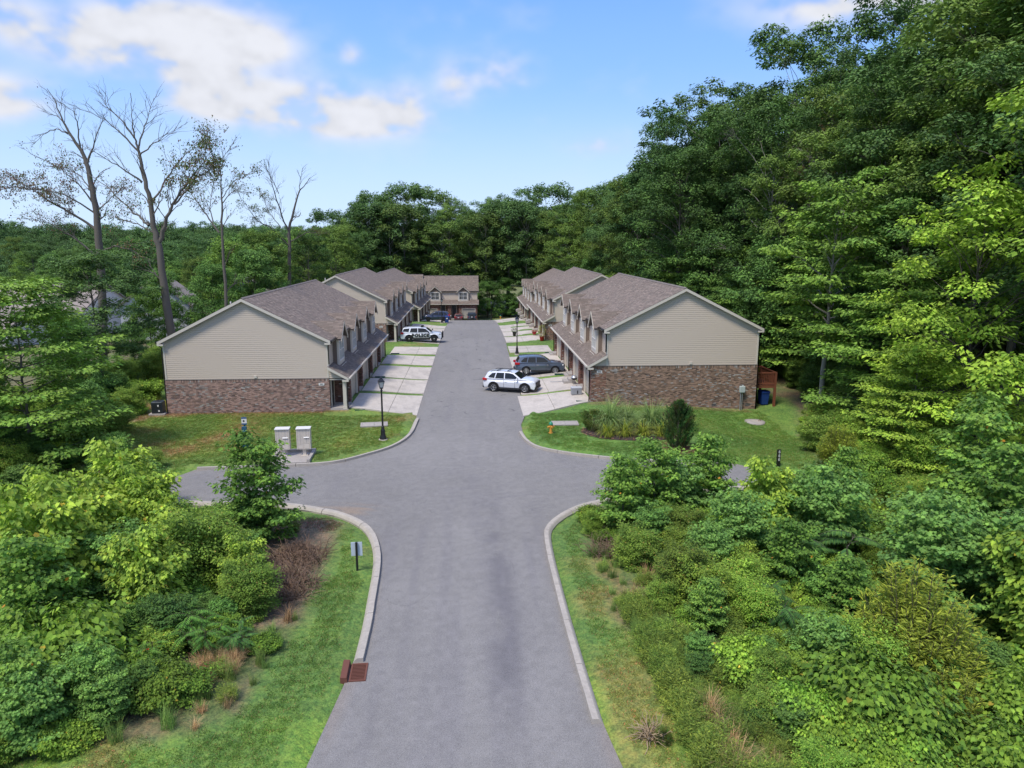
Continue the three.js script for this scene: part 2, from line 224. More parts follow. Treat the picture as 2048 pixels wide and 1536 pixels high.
{ // the road: a strip of rows between its two edges
  const zs = []; for (let z = 20; z > -34; z -= 0.5) zs.push(z); for (let z = -34; z > -50; z -= 0.35) zs.push(z); for (let z = -50; z > -157.5; z -= 1) zs.push(z); zs.push(-157.5);
  const n = 46, P = [], C = [], U = [], I = [];
  zs.forEach((z, j) => {
    const l = edgeAt(leftEdge, z), r = edgeAt(rightEdge, z);
    for (let i = 0; i <= n; i++) {
      const x = lerp(l, r, i / n), big = fbm(x / 4, z / 6, 71, 4), fine = fbm(x / 0.7, z / 1.1, 72, 3), streak = fbm(x / 0.55, z / 9, 73, 3);
      let c = [0.300, 0.284, 0.266].map((v) => v * (0.86 + 0.26 * big + 0.1 * (fine - 0.5)));
      const mixTo = (q, t) => { t = clamp(t); c = c.map((v, k) => lerp(v, q[k], t)); };
      mixTo([0.225, 0.212, 0.222], sstep(0.5, 0.75, streak) * 0.3);
      const oil = Math.exp(-(((x - 0.9 + 0.12 * Math.sin(z / 3)) / 0.55) ** 2)) * sstep(-14, -20, z) * sstep(-40, -26, z); mixTo([0.19, 0.18, 0.188], oil * (0.2 + 0.6 * sstep(0.35, 0.6, fine)));
      const de = Math.min(edgeD(leftEdge, x, z), edgeD(rightEdge, x, z)); mixTo([0.33, 0.27, 0.22], (1 - sstep(0.05, 0.5, de)) * 0.5 * sstep(0.3, 0.6, fine) * (z > -46 ? 1 : 0.3));
      const washed = Math.exp(-(((x + 6.0) / 1.25) ** 2) - (((z + 32.0 + (x + 6) * 0.62) / 0.85) ** 2)); mixTo([0.35, 0.27, 0.2], sstep(0.25, 0.5, washed * (0.6 + 0.8 * fine)) * 0.85);
      P.push(x, hr(z), z); C.push(...c.map((v) => v * 1.22)); U.push(x, z);
      if (i && j) { const k = j * (n + 1) + i; I.push(k - n - 2, k - n - 1, k, k - n - 2, k, k - 1); }
    }
  });
  const g = new THREE.BufferGeometry(); g.setAttribute('position', new THREE.Float32BufferAttribute(P, 3)); g.setAttribute('color', new THREE.Float32BufferAttribute(C, 3)); g.setAttribute('uv', new THREE.Float32BufferAttribute(U, 2)); g.setIndex(I); g.computeVertexNormals();
  tag(mesh('road', g, M.asphalt), null, null, null, 'structure');
}
{ // cracks, pits and tar spots in the asphalt
  const r = RNG(818), mb = new MB(), put = (pts, w) => { for (let i = 0; i + 1 < pts.length; i++) { const a = pts[i], b = pts[i + 1], dx = b[0] - a[0], dz = b[1] - a[1], l = Math.hypot(dx, dz) || 1, q = (p, k, ww) => [p[0] - dz / l * ww * k, hr(p[1]) + 0.004, p[1] + dx / l * ww * k], w0 = w * (0.4 + r()), w1 = w * (0.4 + r()); mb.quad(q(a, -1, w0), q(a, 1, w0), q(b, 1, w1), q(b, -1, w1)); } };
  for (let k = 0; k < 56; k++) { const z = -30 - 68 * Math.pow(r(), 0.8), x = -3 + 6 * r(); let p = [x, z], a = r() * 6.28; const pts = [p]; for (let i = 0; i < 3 + 4 * r(); i++) { a += (r() - 0.5) * 1.4; p = [p[0] + Math.cos(a) * 0.16, p[1] + Math.sin(a) * 0.16]; pts.push(p); } put(pts, z < -50 ? 0.03 + 0.05 * r() : 0.005 + 0.006 * r()); }
  for (const [x, z, n, a0] of [[-1.6, -24, 16, 1.4], [1.4, -26.5, 12, 1.6], [-0.6, -33, 14, 0.4], [-2.6, -52, 9, 0.3], [1.6, -29, 10, 1.2], [2.2, -44, 12, 2.6]]) { let p = [x, z], a = a0; const pts = [p]; for (let i = 0; i < n; i++) { a += (r() - 0.5) * 0.9; p = [p[0] + Math.cos(a) * 0.14, p[1] + Math.sin(a) * 0.14]; pts.push(p); } put(pts, 0.005); }
  tag(mb.build('road_crack', M.tar, scene), null, null, null, 'structure');
}
// kerbs: sections cast one after another with open joints
function kerb(name, pts, side, len = 2.6, first = 0) {
  const root = new THREE.Group(); root.name = numbered(name); scene.add(root); root.userData.kind = 'structure';
  const C = new THREE.CatmullRomCurve3(pts.map(([x, z]) => V(x, 0, z)), false, 'centripetal'), L = C.getLength(), N = Math.max(1, Math.round(L / len));
  for (let s = 0; s < N; s++) {
    const mb = new MB(), a = (s + (s ? 0.006 : 0)) / N, b = (s + 1 - 0.006) / N, ring = [], M_ = 8;
    for (let i = 0; i <= M_; i++) {
      const t = lerp(a, b, i / M_), p = C.getPointAt(t), d = C.getTangentAt(t), nx = -d.z * side, nz = d.x * side, y = hr(p.z), w = 0.27 + 0.012 * (hash(s, i, 5) - 0.5), q = (o, h) => [p.x + nx * o, y + h, p.z + nz * o];
      ring.push([q(-0.02, -0.2), q(-0.02, 0.012), q(0.05, 0.1), q(0.1, 0.135), q(w, 0.14), q(w + 0.01, -0.25)]);
    }
    for (let i = 0; i < M_; i++) for (let k = 0; k < 5; k++) mb.quad(ring[i][k], ring[i + 1][k], ring[i + 1][k + 1], ring[i][k + 1]);
    for (const r of [ring[0], ring[M_]]) for (let k = 1; k < 5; k++) mb.tri(r[0], r[k], r[k + 1]);
    mb.build('kerb_section', M.kerb, root);
  }
}
kerb('kerb', leftEdge.slice(4, 17).map(([x, z], i) => i ? [x, z] : [-3.6, -19.75]), 1);
kerb('kerb', [...leftEdge.filter(([x, z]) => z <= -39 && z > -47), [-4.02, -49.6]], 1);
kerb('kerb', [[3.27, -16.6], ...rightEdge.slice(4, 17)], -1);
kerb('kerb', rightEdge.filter(([x, z]) => z <= -38.4 && z > -46), -1);
kerb('kerb', [[14, -151.5], [14, -157.3]], -1); kerb('kerb', [[-3, -157.6], [13.6, -157.6]].reverse(), -1, 3);

// driveways: slabs in two or three pours each
function driveway(side, zs, xr, xg, yg, joints, tone = 1) {   // zs: [near road, far road, near garage, far garage]
  const root = new THREE.Group(); root.name = numbered('driveway'); scene.add(root); root.userData.kind = 'structure';
  const cuts = [0, ...joints, 1];
  for (let k = 0; k + 1 < cuts.length; k++) {
    const mb = new MB(), a = cuts[k] + (k ? 0.003 : 0), b = cuts[k + 1] - (k + 2 < cuts.length ? 0.003 : 0), N = 10, W = 8, at = (t, w) => { const z = lerp(lerp(zs[0], zs[2], t), lerp(zs[1], zs[3], t), w), x = lerp(xr, xg, t); return [x, lerp(hr(lerp(zs[0], zs[1], w)) + 0.03, yg, sstep(0, 1, t)), z]; };
    for (let i = 0; i < N; i++) for (let j = 0; j < W; j++) {
      const q = [[i, j], [i + 1, j], [i + 1, j + 1], [i, j + 1]].map(([p, r]) => at(lerp(a, b, p / N), r / W));
      const cols = q.map(([x, , z]) => { const n = fbm(x / 1.3, z / 0.8, 81, 4), m = fbm(x / 3, z / 2.4, 82, 3); return [1, 0.985, 0.965].map((v) => tone * v * (0.86 + 0.22 * m) * (n < 0.36 ? 0.86 : 1)); });
      const put = (ids) => { const start = mb.p.length / 3; mb.tint = [1, 1, 1]; mb.tri(q[ids[0]], q[ids[1]], q[ids[2]]); ids.forEach((id, m) => cols[id].forEach((v, c) => { mb.c[(start + m) * 3 + c] = v; })); };
      put([0, 1, 2]); put([0, 2, 3]);
    }
    mb.tint = [0.9, 0.88, 0.85]; for (const w of [0, 1]) for (let i = 0; i < N; i++) { const p = at(lerp(a, b, i / N), w), q = at(lerp(a, b, (i + 1) / N), w); mb.quad(p, q, [q[0], q[1] - 0.3, q[2]], [p[0], p[1] - 0.3, p[2]]); }
    for (const t of [a, b]) { const p = at(t, 0), q = at(t, 1); mb.quad(p, q, [q[0], q[1] - 0.3, q[2]], [p[0], p[1] - 0.3, p[2]]); }
    mb.build('concrete_panel', M.concrete, root);
  }
}
for (const [a, b, c, d] of [[-50.9, -57.5, -52.5, -57.5], [-58.3, -64.05, -58.6, -64.0], [-64.5, -70.8, -64.7, -70.6], [-72, -77.8, -71.8, -77.2], [-79.2, -84.8, -79.4, -84.8], [-87.75, -93.4, -88.6, -93.6], [-94.3, -99.9, -94.6, -99.8], [-100.9, -106, -100.8, -105.9], [-107.0, -112.3, -107, -112.3]]) driveway(-1, [a, b, c, d], -4.0, -9.05, hr((a + b) / 2) + (a < -78 && a > -86 ? 0.1 : 0.3), [0.42]);
for (const [a, b, c, d] of [[-50.2, -56.9, -53.0, -57.0], [-57.5, -63.4, -57.7, -63.3], [-64.3, -70.2, -64.3, -70.0], [-70.25, -76.9, -70.2, -76.9], [-80.0, -85.0, -80.0, -85.0], [-88.2, -93.9, -88.8, -93.9], [-94.8, -100.2, -94.9, -100.1], [-100.9, -106.4, -101, -106.3], [-107.0, -112.6, -107.1, -112.6]]) driveway(1, [a, b, c, d], 3.95 + (a < -78 ? 0.25 : 0) - (a > -51 ? 0.35 : 0), 8.95, hr((a + b) / 2) + (a > -78 ? 0.42 : a > -86 ? 0.1 : 0.25), a > -71 && a < -70 ? [] : [0.45]);
for (const a of [-121.5, -127.5, -133.5, -139.5]) { driveway(-1, [a - 0.3, a - 5.3, a - 0.5, a - 5.5], -4, -8.7, hr(a - 3) + 0.2, [0.5]); driveway(1, [a - 0.3, a - 5.3, a - 0.5, a - 5.5], 4.2, 9.2, hr(a - 3) + 0.2, [0.5]); }
// ---------------------------------------------------------------- the townhouse rows
const UNIT = 6.1, BACK = -11.5, RIDGE = -5.75, roofY = (x) => 8.35 - 0.5 * Math.abs(x - RIDGE);
const brickBox = new THREE.BoxGeometry(0.2, 0.062, 0.03);
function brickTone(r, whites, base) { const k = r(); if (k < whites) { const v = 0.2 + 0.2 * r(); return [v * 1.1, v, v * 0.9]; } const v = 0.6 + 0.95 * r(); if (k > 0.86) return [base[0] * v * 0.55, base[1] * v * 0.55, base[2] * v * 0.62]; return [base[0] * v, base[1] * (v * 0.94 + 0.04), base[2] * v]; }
// bricks laid in running bond on a wall; dir 'x' or 'z', out: which way the face looks
class Bricks {
  constructor(s, seed, whites, base, even) { this.even = even; this.s = s; this.m = []; this.c = []; this.r = RNG(seed); this.whites = whites; this.base = base; }
  wall(dir, a0, a1, y0, y1, at, out, hole) {
    const r = this.r, n = Math.round((y1 - y0) / 0.0735), q = new THREE.Quaternion(), e = V(0, 1, 0), lo = Math.min(a0, a1), hi = Math.max(a0, a1);
    for (let j = 0; j < n; j++) {
      const y = y0 + (j + 0.5) * (y1 - y0) / n, streak = vnoise(y * 5, lo * 3 + at, 9);
      for (let a = lo - (j % 2 ? 0.105 : 0); a < hi - 0.02; a += 0.2105) {
        const b = Math.max(a, lo), c = Math.min(a + 0.2, hi); if (c - b < 0.04) continue;
        const mid = (b + c) / 2; if (hole && hole(mid, y)) continue;
        const patch = this.even ? 0.9 : 1.3 * sstep(0.4, 0.72, fbm(mid / 1.3, y / 0.6, 91, 3)) + 0.3;
        const pos = dir === 'x' ? V(this.s * mid, y, at + out * (0.006 + 0.004 * r())) : V(this.s * (at + out * (0.006 + 0.004 * r())), y, mid);
        q.setFromAxisAngle(e, dir === 'x' ? 0 : Math.PI / 2);
        this.m.push(new THREE.Matrix4().compose(pos, q, V((c - b) / 0.2, 1, 1))); this.c.push(brickTone(r, this.whites * patch, this.base));
      }
    }
    return this;
  }
  build(parent) { const im = new THREE.InstancedMesh(brickBox, M.brick, this.m.length); this.m.forEach((m, i) => { im.setMatrixAt(i, m); im.setColorAt(i, lin(...this.c[i])); }); im.name = 'bricks'; im.userData.kind = 'stuff'; im.castShadow = im.receiveShadow = true; parent.add(im); }
}
function shingles(mb, len, range, place, seed, expo = 0.145, w = 0.34, dark = 1) {   // rows of tabs: place(u, v, lift)
  const r = RNG(seed), rows = Math.ceil(len / expo);
  for (let j = 0; j < rows; j++) {
    const v0 = j * expo, v1 = Math.min(len, v0 + expo * 1.12), [u0, u1] = range((v0 + v1) / 2); if (u1 - u0 < 0.05) continue;
    let u = u0 - r() * w;
    while (u < u1) {
      const ww = w * (0.6 + 0.8 * r()), a = Math.max(u, u0), b = Math.min(u + ww - 0.008, u1); u += ww; if (b - a < 0.03) continue;
      const th = 0.014 + 0.01 * r(), k = r(), t = dark * (0.8 + 0.36 * k * k + (r() < 0.12 ? 0.2 : 0) - (r() < 0.1 ? 0.16 : 0)), warm = 0.97 + 0.06 * r();
      mb.tint = [0.285 * t * warm, 0.226 * t, 0.184 * t];
      mb.quad(place(a, v0, th), place(b, v0, th), place(b, v1, 0.004), place(a, v1, 0.004), [[a, v0], [b, v0], [b, v1], [a, v1]]);
      mb.tint = mb.tint.map((x) => x * 0.8); mb.quad(place(a, v0, 0), place(b, v0, 0), place(b, v0, th), place(a, v0, th));
    }
  }
}
const shared = new Map(), share = (key, make) => { if (!shared.has(key)) shared.set(key, make()); return shared.get(key); };

function makeWindow(root, s, at, w, y0, y1, cols, facing) {   // facing 'x' (street) or 'z'
  const win = new THREE.Group(); win.name = 'window'; root.add(win);
  const P = (o, y, out) => facing === 'x' ? [at[0] + out, y, at[1] + o] : [at[0] + o, y, at[1] + out];
  const bx = (mb, a, b, y0, y1, d0, d1) => { const p = P(a, y0, d0), q = P(b, y1, d1); mb.box(Math.min(p[0], q[0]), Math.max(p[0], q[0]), y0, y1, Math.min(p[2], q[2]), Math.max(p[2], q[2])); };
  const f = new MB(s); bx(f, -w / 2 - 0.09, w / 2 + 0.09, y1, y1 + 0.1, 0, 0.07); bx(f, -w / 2 - 0.09, w / 2 + 0.09, y0 - 0.1, y0, 0, 0.08); for (const k of [-1, 1]) bx(f, Math.min(k * w / 2, k * (w / 2 + 0.09)), Math.max(k * w / 2, k * (w / 2 + 0.09)), y0, y1, 0, 0.07);
  f.build('frame', M.white, win);
  const mid = (y0 + y1) / 2, mun = new MB(s); bx(mun, -w / 2, w / 2, mid - 0.035, mid + 0.035, 0.012, 0.06); for (let k = 1; k < cols; k++) { const o = -w / 2 + w * k / cols, t = cols === 4 && k === 2 ? 0.05 : 0.018; bx(mun, o - t, o + t, y0, mid - 0.036, 0.014, 0.056); bx(mun, o - t, o + t, mid + 0.036, y1, 0.014, 0.056); }
  mun.build('sash_bar', M.white, win);
  for (const [a, b] of [[y0, mid - 0.035], [mid + 0.035, y1]]) { const g = new MB(s); const q = [P(-w / 2, a, 0.03), P(w / 2, a, 0.03), P(w / 2, b, 0.03), P(-w / 2, b, 0.03)]; g.quad(...q); g.build('pane', M.pane, win); }
  const bl = new MB(s); bx(bl, -w / 2, w / 2, y0, y1, 0.001, 0.006); for (let y = y0 + 0.03; y < y1 - 0.04; y += 0.075) bx(bl, -w / 2 + 0.01, w / 2 - 0.01, y, y + 0.05, 0.0062, 0.012); bl.build('blind', M.blind, win);
}

function townhouse(label, [px, py, pz], turn, s, o) {   // s = 1: street wall towards +x, -1: mirrored
  const n = o.units ?? 4, L = n * UNIT, root = thing('townhouse_row', label, 'townhouse', [px, py, pz], turn), B = o.brickBottom ?? -0.15, fl = o.floor ?? 0.3, BT = 2.53, key = (k) => k + s + n;
  const part = (name, mb, mat, parent = root) => mb.build(name, mat, parent);
  // core behind the cladding
  { const g = share(key('core'), () => { const mb = new MB(s); mb.box(BACK + 0.02, -0.04, -1.6, 5.3, -L + 0.04, -0.04); const A = [BACK + 0.02, 5.3], D = [-0.04, 5.3], R = [RIDGE, roofY(RIDGE) - 0.12]; for (const z of [-0.04, -L + 0.04]) mb.tri([A[0], A[1], z], [D[0], D[1], z], [R[0], R[1], z]); return mb.geometry(); }); mesh('wall', g, M.siding, root); }
  // front gable: brick below, boards above
  const openFront = o.open;   // an open porch corner at the front end
  const bw = new MB(s); bw.box(BACK - 0.05, openFront ? 0 : 1.1, B, BT, -0.04, 0.0); const bwm = part('brick_wall', bw, M.mortar);
  const vents = o.vents ?? [];
  new Bricks(s, 11 + (px | 0), o.whites, o.brick, o.even).wall('x', BACK - 0.06, openFront ? 0.01 : 1.11, B, BT - 0.2, 0, 1, (x, y) => vents.some((v) => Math.abs(x - v) < 0.24 && Math.abs(y - (B + 0.98)) < 0.13)).build(bwm);
  { const k = new Bricks(s, 21 + (px | 0), o.whites, o.brick), r = k.r; for (let x = BACK - 0.02; x < (openFront ? 0 : 1.1); x += 0.0745) { k.m.push(new THREE.Matrix4().compose(V(s * x, BT - 0.1, 0.008), new THREE.Quaternion().setFromAxisAngle(V(0, 0, 1), Math.PI / 2), V(0.95, 1, 1))); k.c.push(brickTone(r, o.whites * 0.7, o.brick)); } k.build(bwm); }
  vents.forEach((v) => { const mb = new MB(s); mb.box(v - 0.23, v + 0.23, B + 0.86, B + 1.1, -0.035, -0.01); for (let k = 0; k < 4; k++) mb.box(v - 0.21, v + 0.21, B + 0.885 + k * 0.055, B + 0.9 + k * 0.055, -0.012, 0.012); part('crawl_vent', mb, M.black); });
  { const ledge = new MB(s); ledge.box(BACK - 0.04, 0, BT, BT + 0.045, -0.03, 0.05); part('brick_ledge', ledge, M.mortar); }
  const gw = new MB(s); gw.box(BACK, 0, BT + 0.045, 5.2, -0.035, -0.02); const gwm = part('gable_wall', gw, M.siding);
  for (let k = 0, y = BT + 0.05; y < roofY(RIDGE) - 0.32; k++, y += 0.146) {
    const g = share(key('board' + k), () => { const mb = new MB(s), y1 = y + 0.143, x0 = (yy) => Math.max(BACK, RIDGE - (8.35 - 0.14 - yy) / 0.5), x1 = (yy) => Math.min(0, RIDGE + (8.35 - 0.14 - yy) / 0.5), a0 = x0(y1), a1 = x1(y1); mb.quad([a0, y, 0.025], [a1, y, 0.025], [a1, y1 - 0.03, 0.018], [a0, y1 - 0.03, 0.018]).quad([a0, y1 - 0.03, 0.018], [a1, y1 - 0.03, 0.018], [a1, y1, 0.0], [a0, y1, 0.0]).quad([a0, y, -0.02], [a1, y, -0.02], [a1, y, 0.025], [a0, y, 0.025]); for (const a of [a0, a1]) mb.tri([a, y, -0.02], [a, y, 0.02], [a, y1, 0.002]); return mb.geometry(); });
    mesh('siding_board', g, M.siding, gwm);
  }
  for (const x of [BACK - 0.01, -0.1]) { const c = new MB(s); c.box(x, x + 0.11, BT + 0.05, 5.25, -0.02, 0.046); part('corner_board', c, M.trim); }
  // main roof
  const oh = 0.28, eave = 0.27, slopeLen = Math.hypot(RIDGE - (BACK - eave), 0.5 * (RIDGE - (BACK - eave))), cs = 1 / Math.hypot(1, 0.5), sn = 0.5 * cs;
  const roof = share(key('roofBase'), () => { const mb = new MB(s); for (const k of [-1, 1]) { const xe = RIDGE + k * (RIDGE - (BACK - eave)), ye = roofY(xe); mb.hexa([[xe, ye - 0.16, oh], [RIDGE, 8.19, oh], [RIDGE, 8.19, -L - oh], [xe, ye - 0.16, -L - oh], [xe, ye - 0.03, oh], [RIDGE, 8.32, oh], [RIDGE, 8.32, -L - oh], [xe, ye - 0.03, -L - oh]]); } return mb.geometry(); });
  const rm = mesh('roof', roof, M.roofBase, root);
  const sh = share(key('shingles'), () => { const mb = new MB(s); for (const k of [1, -1]) { const xe = RIDGE + k * (RIDGE - (BACK - eave)), ye = roofY(xe); shingles(mb, slopeLen, () => [-L - oh - 0.02, oh + 0.02], (u, v, h) => [xe - k * v * cs + k * h * sn, ye - 0.03 + v * sn + h * cs, u], 31 + k); } const r = RNG(5); for (let z = oh; z > -L - oh; z -= 0.2) { const t = 0.8 + 0.3 * r(); mb.tint = [0.235 * t, 0.2 * t, 0.18 * t]; for (const k of [-1, 1]) mb.quad([RIDGE, 8.37, z], [RIDGE, 8.385, z - 0.22], [RIDGE + k * 0.14, 8.305, z - 0.22], [RIDGE + k * 0.14, 8.29, z]); } return mb.geometry(); });
  tag(mesh('shingles', sh, M.shingle, rm), null, null, null, 'stuff');
  for (const k of [1, -1]) {   // rake boards with boxed returns, front and back, and the gutters along the eaves
    for (const z of [[oh - 0.02, oh + 0.03], [-L - oh - 0.03, -L - oh + 0.02]]) { const xe = RIDGE + k * (RIDGE - (BACK - eave)), ye = roofY(xe), mb = new MB(s); mb.hexa([[xe, ye - 0.26, z[1]], [RIDGE, 8.1, z[1]], [RIDGE, 8.1, z[0]], [xe, ye - 0.26, z[0]], [xe, ye - 0.045, z[1]], [RIDGE, 8.305, z[1]], [RIDGE, 8.305, z[0]], [xe, ye - 0.045, z[0]]]); const q = xe - k * 0.42; mb.box(Math.min(q, xe), Math.max(q, xe), ye - 0.32, ye - 0.2, z[0] < -1 ? z[0] : 0.0, z[0] < -1 ? -L : z[1] + 0.004); part('rake_board', mb, M.trim); }
    const xe = RIDGE + k * (RIDGE - (BACK - eave)), gx = k > 0 ? [xe - 0.01, xe + 0.1] : [xe - 0.1, xe + 0.01], ye = roofY(xe), cut = k > 0 ? [...Array(n)].map((_, i) => -(3.0 + i * UNIT)) : []; let z0 = oh; for (const c of [...cut, null]) { const z1 = c === null ? -L - oh : c + 1.4; const mb = new MB(s); mb.box(gx[0], gx[1], ye - 0.14, ye - 0.02, z1, z0); if (c !== null) z0 = c - 1.4; part('gutter', mb, M.gutter); }
    const so = new MB(s); so.box(Math.min(xe, xe - k * 0.25), Math.max(xe, xe - k * 0.25), ye - 0.24, ye - 0.17, -L, 0); part('soffit', so, M.soffit);
  }
  for (const [x, z] of [[-7.6, -3.2], [-8.4, -9.6], [-7.2, -15.1], [-8.1, -21.2]]) if (-z < L) { const v = new MB(s), y = roofY(x); v.geo(tube([[x, y - 0.1, z], [x, y + 0.42, z]], 0.05, 0.05, 8)); v.box(x - 0.13, x + 0.13, y - 0.1, y + 0.06, z - 0.13, z + 0.13); part('vent_pipe', v, M.white); }
  // upper street wall, boards cut at the bays
  const sw = new MB(s); sw.box(-0.04, -0.015, 2.6, 5.3, -L, 0); const swm = part('street_wall', sw, M.siding);
  for (let i = 0; i <= n; i++) {
    const z1 = i === 0 ? 0 : -(3.0 + (i - 1) * UNIT) - 1.15, z0 = i === n ? -L : -(3.0 + i * UNIT) + 1.15;
    const mb = new MB(s); for (let y = 3.3; y < 5.25; y += 0.137) mb.quad([0.02, y, z1], [0.02, y, z0], [0.002, y + 0.134, z0], [0.002, y + 0.134, z1]).quad([-0.01, y, z0], [0.02, y, z0], [0.02, y, z1], [-0.01, y, z1]); part('siding_panel', mb, M.siding, swm);
  }
  for (let i = 0; i < n; i++) { const t = new MB(s); if (i) t.box(0.0, 0.035, 3.3, 5.2, -i * UNIT - 0.06, -i * UNIT + 0.06); else t.box(0, 0.035, 3.35, 5.2, -0.1, 0.03); part('corner_board', t, M.trim); }
  // bays with their own little gables
  for (let i = 0; i < n; i++) {
    const zc = -(3.0 + i * UNIT), hw = 1.13, fx = 0.42, d = new THREE.Group(); d.name = 'bay'; root.add(d);
    const w = new MB(s); w.box(-0.02, fx, 2.75, 5.32, zc - hw, zc + hw); w.tri([fx, 5.32, zc + hw], [fx, 5.32, zc - hw], [fx, 6.2, zc]);
    for (let y = 3.1; y < 5.3; y += 0.19) for (const k of [-1, 1]) for (let x = 0; x < fx - 0.02; x += 0.14) { const g = 0.007 + 0.007 * hash(x * 99, y * 99, i); w.box(x + 0.006, Math.min(fx, x + 0.134), y, y + 0.18, Math.min(zc + k * hw, zc + k * (hw + g)), Math.max(zc + k * hw, zc + k * (hw + g))); }
    for (let y = 5.08, j = 0; y < 6.1; y += 0.19, j++) { const q = hw * clamp((6.2 - y - 0.19) / 0.88); for (let z = -q; z < q; z += 0.17) w.box(fx, fx + 0.007 + 0.009 * hash(j, z * 99, i), y, y + 0.18, zc + z, zc + Math.min(q, z + 0.16)); }
    part('shake_wall', w, M.shake, d);
    const tr = new MB(s); for (const k of [-1, 1]) { const a = zc + k * (hw - 0.2), b = zc + k * (hw + 0.02); tr.box(fx, fx + 0.03, 3.05, 5.1, Math.min(a, b), Math.max(a, b)); tr.box(fx - 0.1, fx - 0.002, 3.05, 5.1, Math.min(b, b + k * 0.02), Math.max(b, b + k * 0.02)); } tr.box(fx, fx + 0.024, 5.04, 5.16, zc - hw + 0.2, zc + hw - 0.2); tr.box(fx, fx + 0.05, 3.02, 3.42, zc - 0.94, zc + 0.94); tr.box(fx, fx + 0.2, 3.0, 3.1, zc - 0.98, zc + 0.98); part('trim', tr, M.trim, d);
    const hx = 0.72, slope = 0.85, tip = 1.42, yA = 6.38, yT = yA - slope * tip, xb = (y) => Math.min(hx - 0.05, RIDGE + (8.35 - y) / 0.5), rb = new MB(s), rs = new MB(s), rk = new MB(s);
    for (const k of [-1, 1]) {
      const zt = zc + k * tip; rb.quad([hx, yA - 0.03, zc], [hx, yT - 0.03, zt], [xb(yT) - 0.1, yT - 0.03, zt], [xb(yA) - 0.1, yA - 0.03, zc]).quad([hx, yA - 0.12, zc], [hx, yT - 0.12, zt], [xb(yT) - 0.1, yT - 0.12, zt], [xb(yA) - 0.1, yA - 0.12, zc]);
      const c2 = 1 / Math.hypot(1, slope), len = tip / c2; shingles(rs, len, (v) => [xb(yT + v * slope * c2) - 0.04, hx + 0.02], (u, v, h) => [u, yT + v * slope * c2 + h * c2, zt - k * (v * c2 - h * slope * c2)], 70 + i + k, 0.145, 0.34, 0.9);
      rk.hexa([[hx - 0.02, yT - 0.19, zt], [hx - 0.02, yA - 0.19, zc], [hx + 0.04, yA - 0.19, zc], [hx + 0.04, yT - 0.19, zt], [hx - 0.02, yT - 0.03, zt], [hx - 0.02, yA - 0.03, zc], [hx + 0.04, yA - 0.03, zc], [hx + 0.04, yT - 0.03, zt]]); rk.box(hx - 0.02, hx + 0.045, yT - 0.24, yT - 0.14, Math.min(zt, zt - k * 0.16), Math.max(zt, zt - k * 0.16));
    }
    part('bay_roof', rb, M.roofBase, d); tag(part('shingles', rs, M.shingle, d), null, null, null, 'stuff'); part('rake_board', rk, M.trim, d);
    const dsp = new MB(s); dsp.geo(tube([[0.22, 5.15, zc - hw - 0.16], [0.12, 4.95, zc - hw - 0.16], [0.1, 3.5, zc - hw - 0.16], [0.32, 3.28, zc - hw - 0.16]], 0.035, 0.035, 5)); part('downspout', dsp, M.gutter);
    makeWindow(root, s, [fx, zc], 1.62, 3.52, 4.98, 4, 'x');
  }
  // porch roof
  { const x0 = -0.02, x1 = 1.42, y0 = 3.45, y1 = 2.62, len = Math.hypot(x1 - x0, y0 - y1), c = (x1 - x0) / len, q = (y0 - y1) / len;
    const mb = share(key('porchBase'), () => new MB(s).hexa([[x0, y0 - 0.14, oh], [x1, y1 - 0.14, oh], [x1, y1 - 0.14, -L - oh], [x0, y0 - 0.14, -L - oh], [x0, y0 - 0.02, oh], [x1, y1 - 0.02, oh], [x1, y1 - 0.02, -L - oh], [x0, y0 - 0.02, -L - oh]]).geometry()), pr = mesh('porch_roof', mb, M.roofBase, root);
    tag(mesh('shingles', share(key('porchShingles'), () => { const m = new MB(s); shingles(m, len, () => [-L - oh - 0.02, oh + 0.02], (u, v, h) => [x1 + 0.01 - v * c + h * q, y1 - 0.02 + v * q + h * c, u], 44, 0.145, 0.34, 0.88); return m.geometry(); }), M.shingle, pr), null, null, null, 'stuff');
    const f = new MB(s); f.box(x1, x1 + 0.025, y1 - 0.18, y1 - 0.03, -L - oh, oh); for (const z of [[oh, oh + 0.035], [-L - oh - 0.035, -L - oh]]) { f.hexa([[x0, y0 - 0.24, z[1]], [x1 + 0.02, y1 - 0.22, z[1]], [x1 + 0.02, y1 - 0.22, z[0]], [x0, y0 - 0.24, z[0]], [x0, y0 - 0.03, z[1]], [x1 + 0.02, y1 - 0.03, z[1]], [x1 + 0.02, y1 - 0.03, z[0]], [x0, y0 - 0.03, z[0]]]); } f.box(1.0, x1 + 0.02, y1 - 0.3, y1 - 0.17, -0.02, oh + 0.04); part('porch_fascia', f, M.trim);
    const g = new MB(s); g.box(x1 + 0.026, x1 + 0.13, y1 - 0.14, y1 - 0.03, -L - oh + 0.02, oh - 0.02); part('gutter', g, M.trim);
    const cl = new MB(s); cl.box(0.0, 1.38, 2.40, 2.5, -L, 0); part('porch_ceiling', cl, M.soffit);
    const ge = new MB(s); for (let y = BT + 0.03, k = 0; y < 3.3; y += 0.137, k++) { const xx = Math.min(1.1, x1 * (y0 - 0.2 - y) / (y0 - y1)); if (xx > 0.05) ge.quad([0, y, 0.02], [xx, y, 0.02], [xx, y + 0.134, 0.002], [0, y + 0.134, 0.002]).quad([0, y, -0.02], [xx, y, -0.02], [xx, y, 0.02], [0, y, 0.02]); } part('porch_gable', ge, M.siding);
  }
  // ground floor on the street side: piers, garage doors, entries
  const sb = new MB(s), bk = new Bricks(s, 51 + (pz | 0), o.whites * 0.55, o.streetBrick ?? o.brick), X1 = 1.1; let first = true, hb;
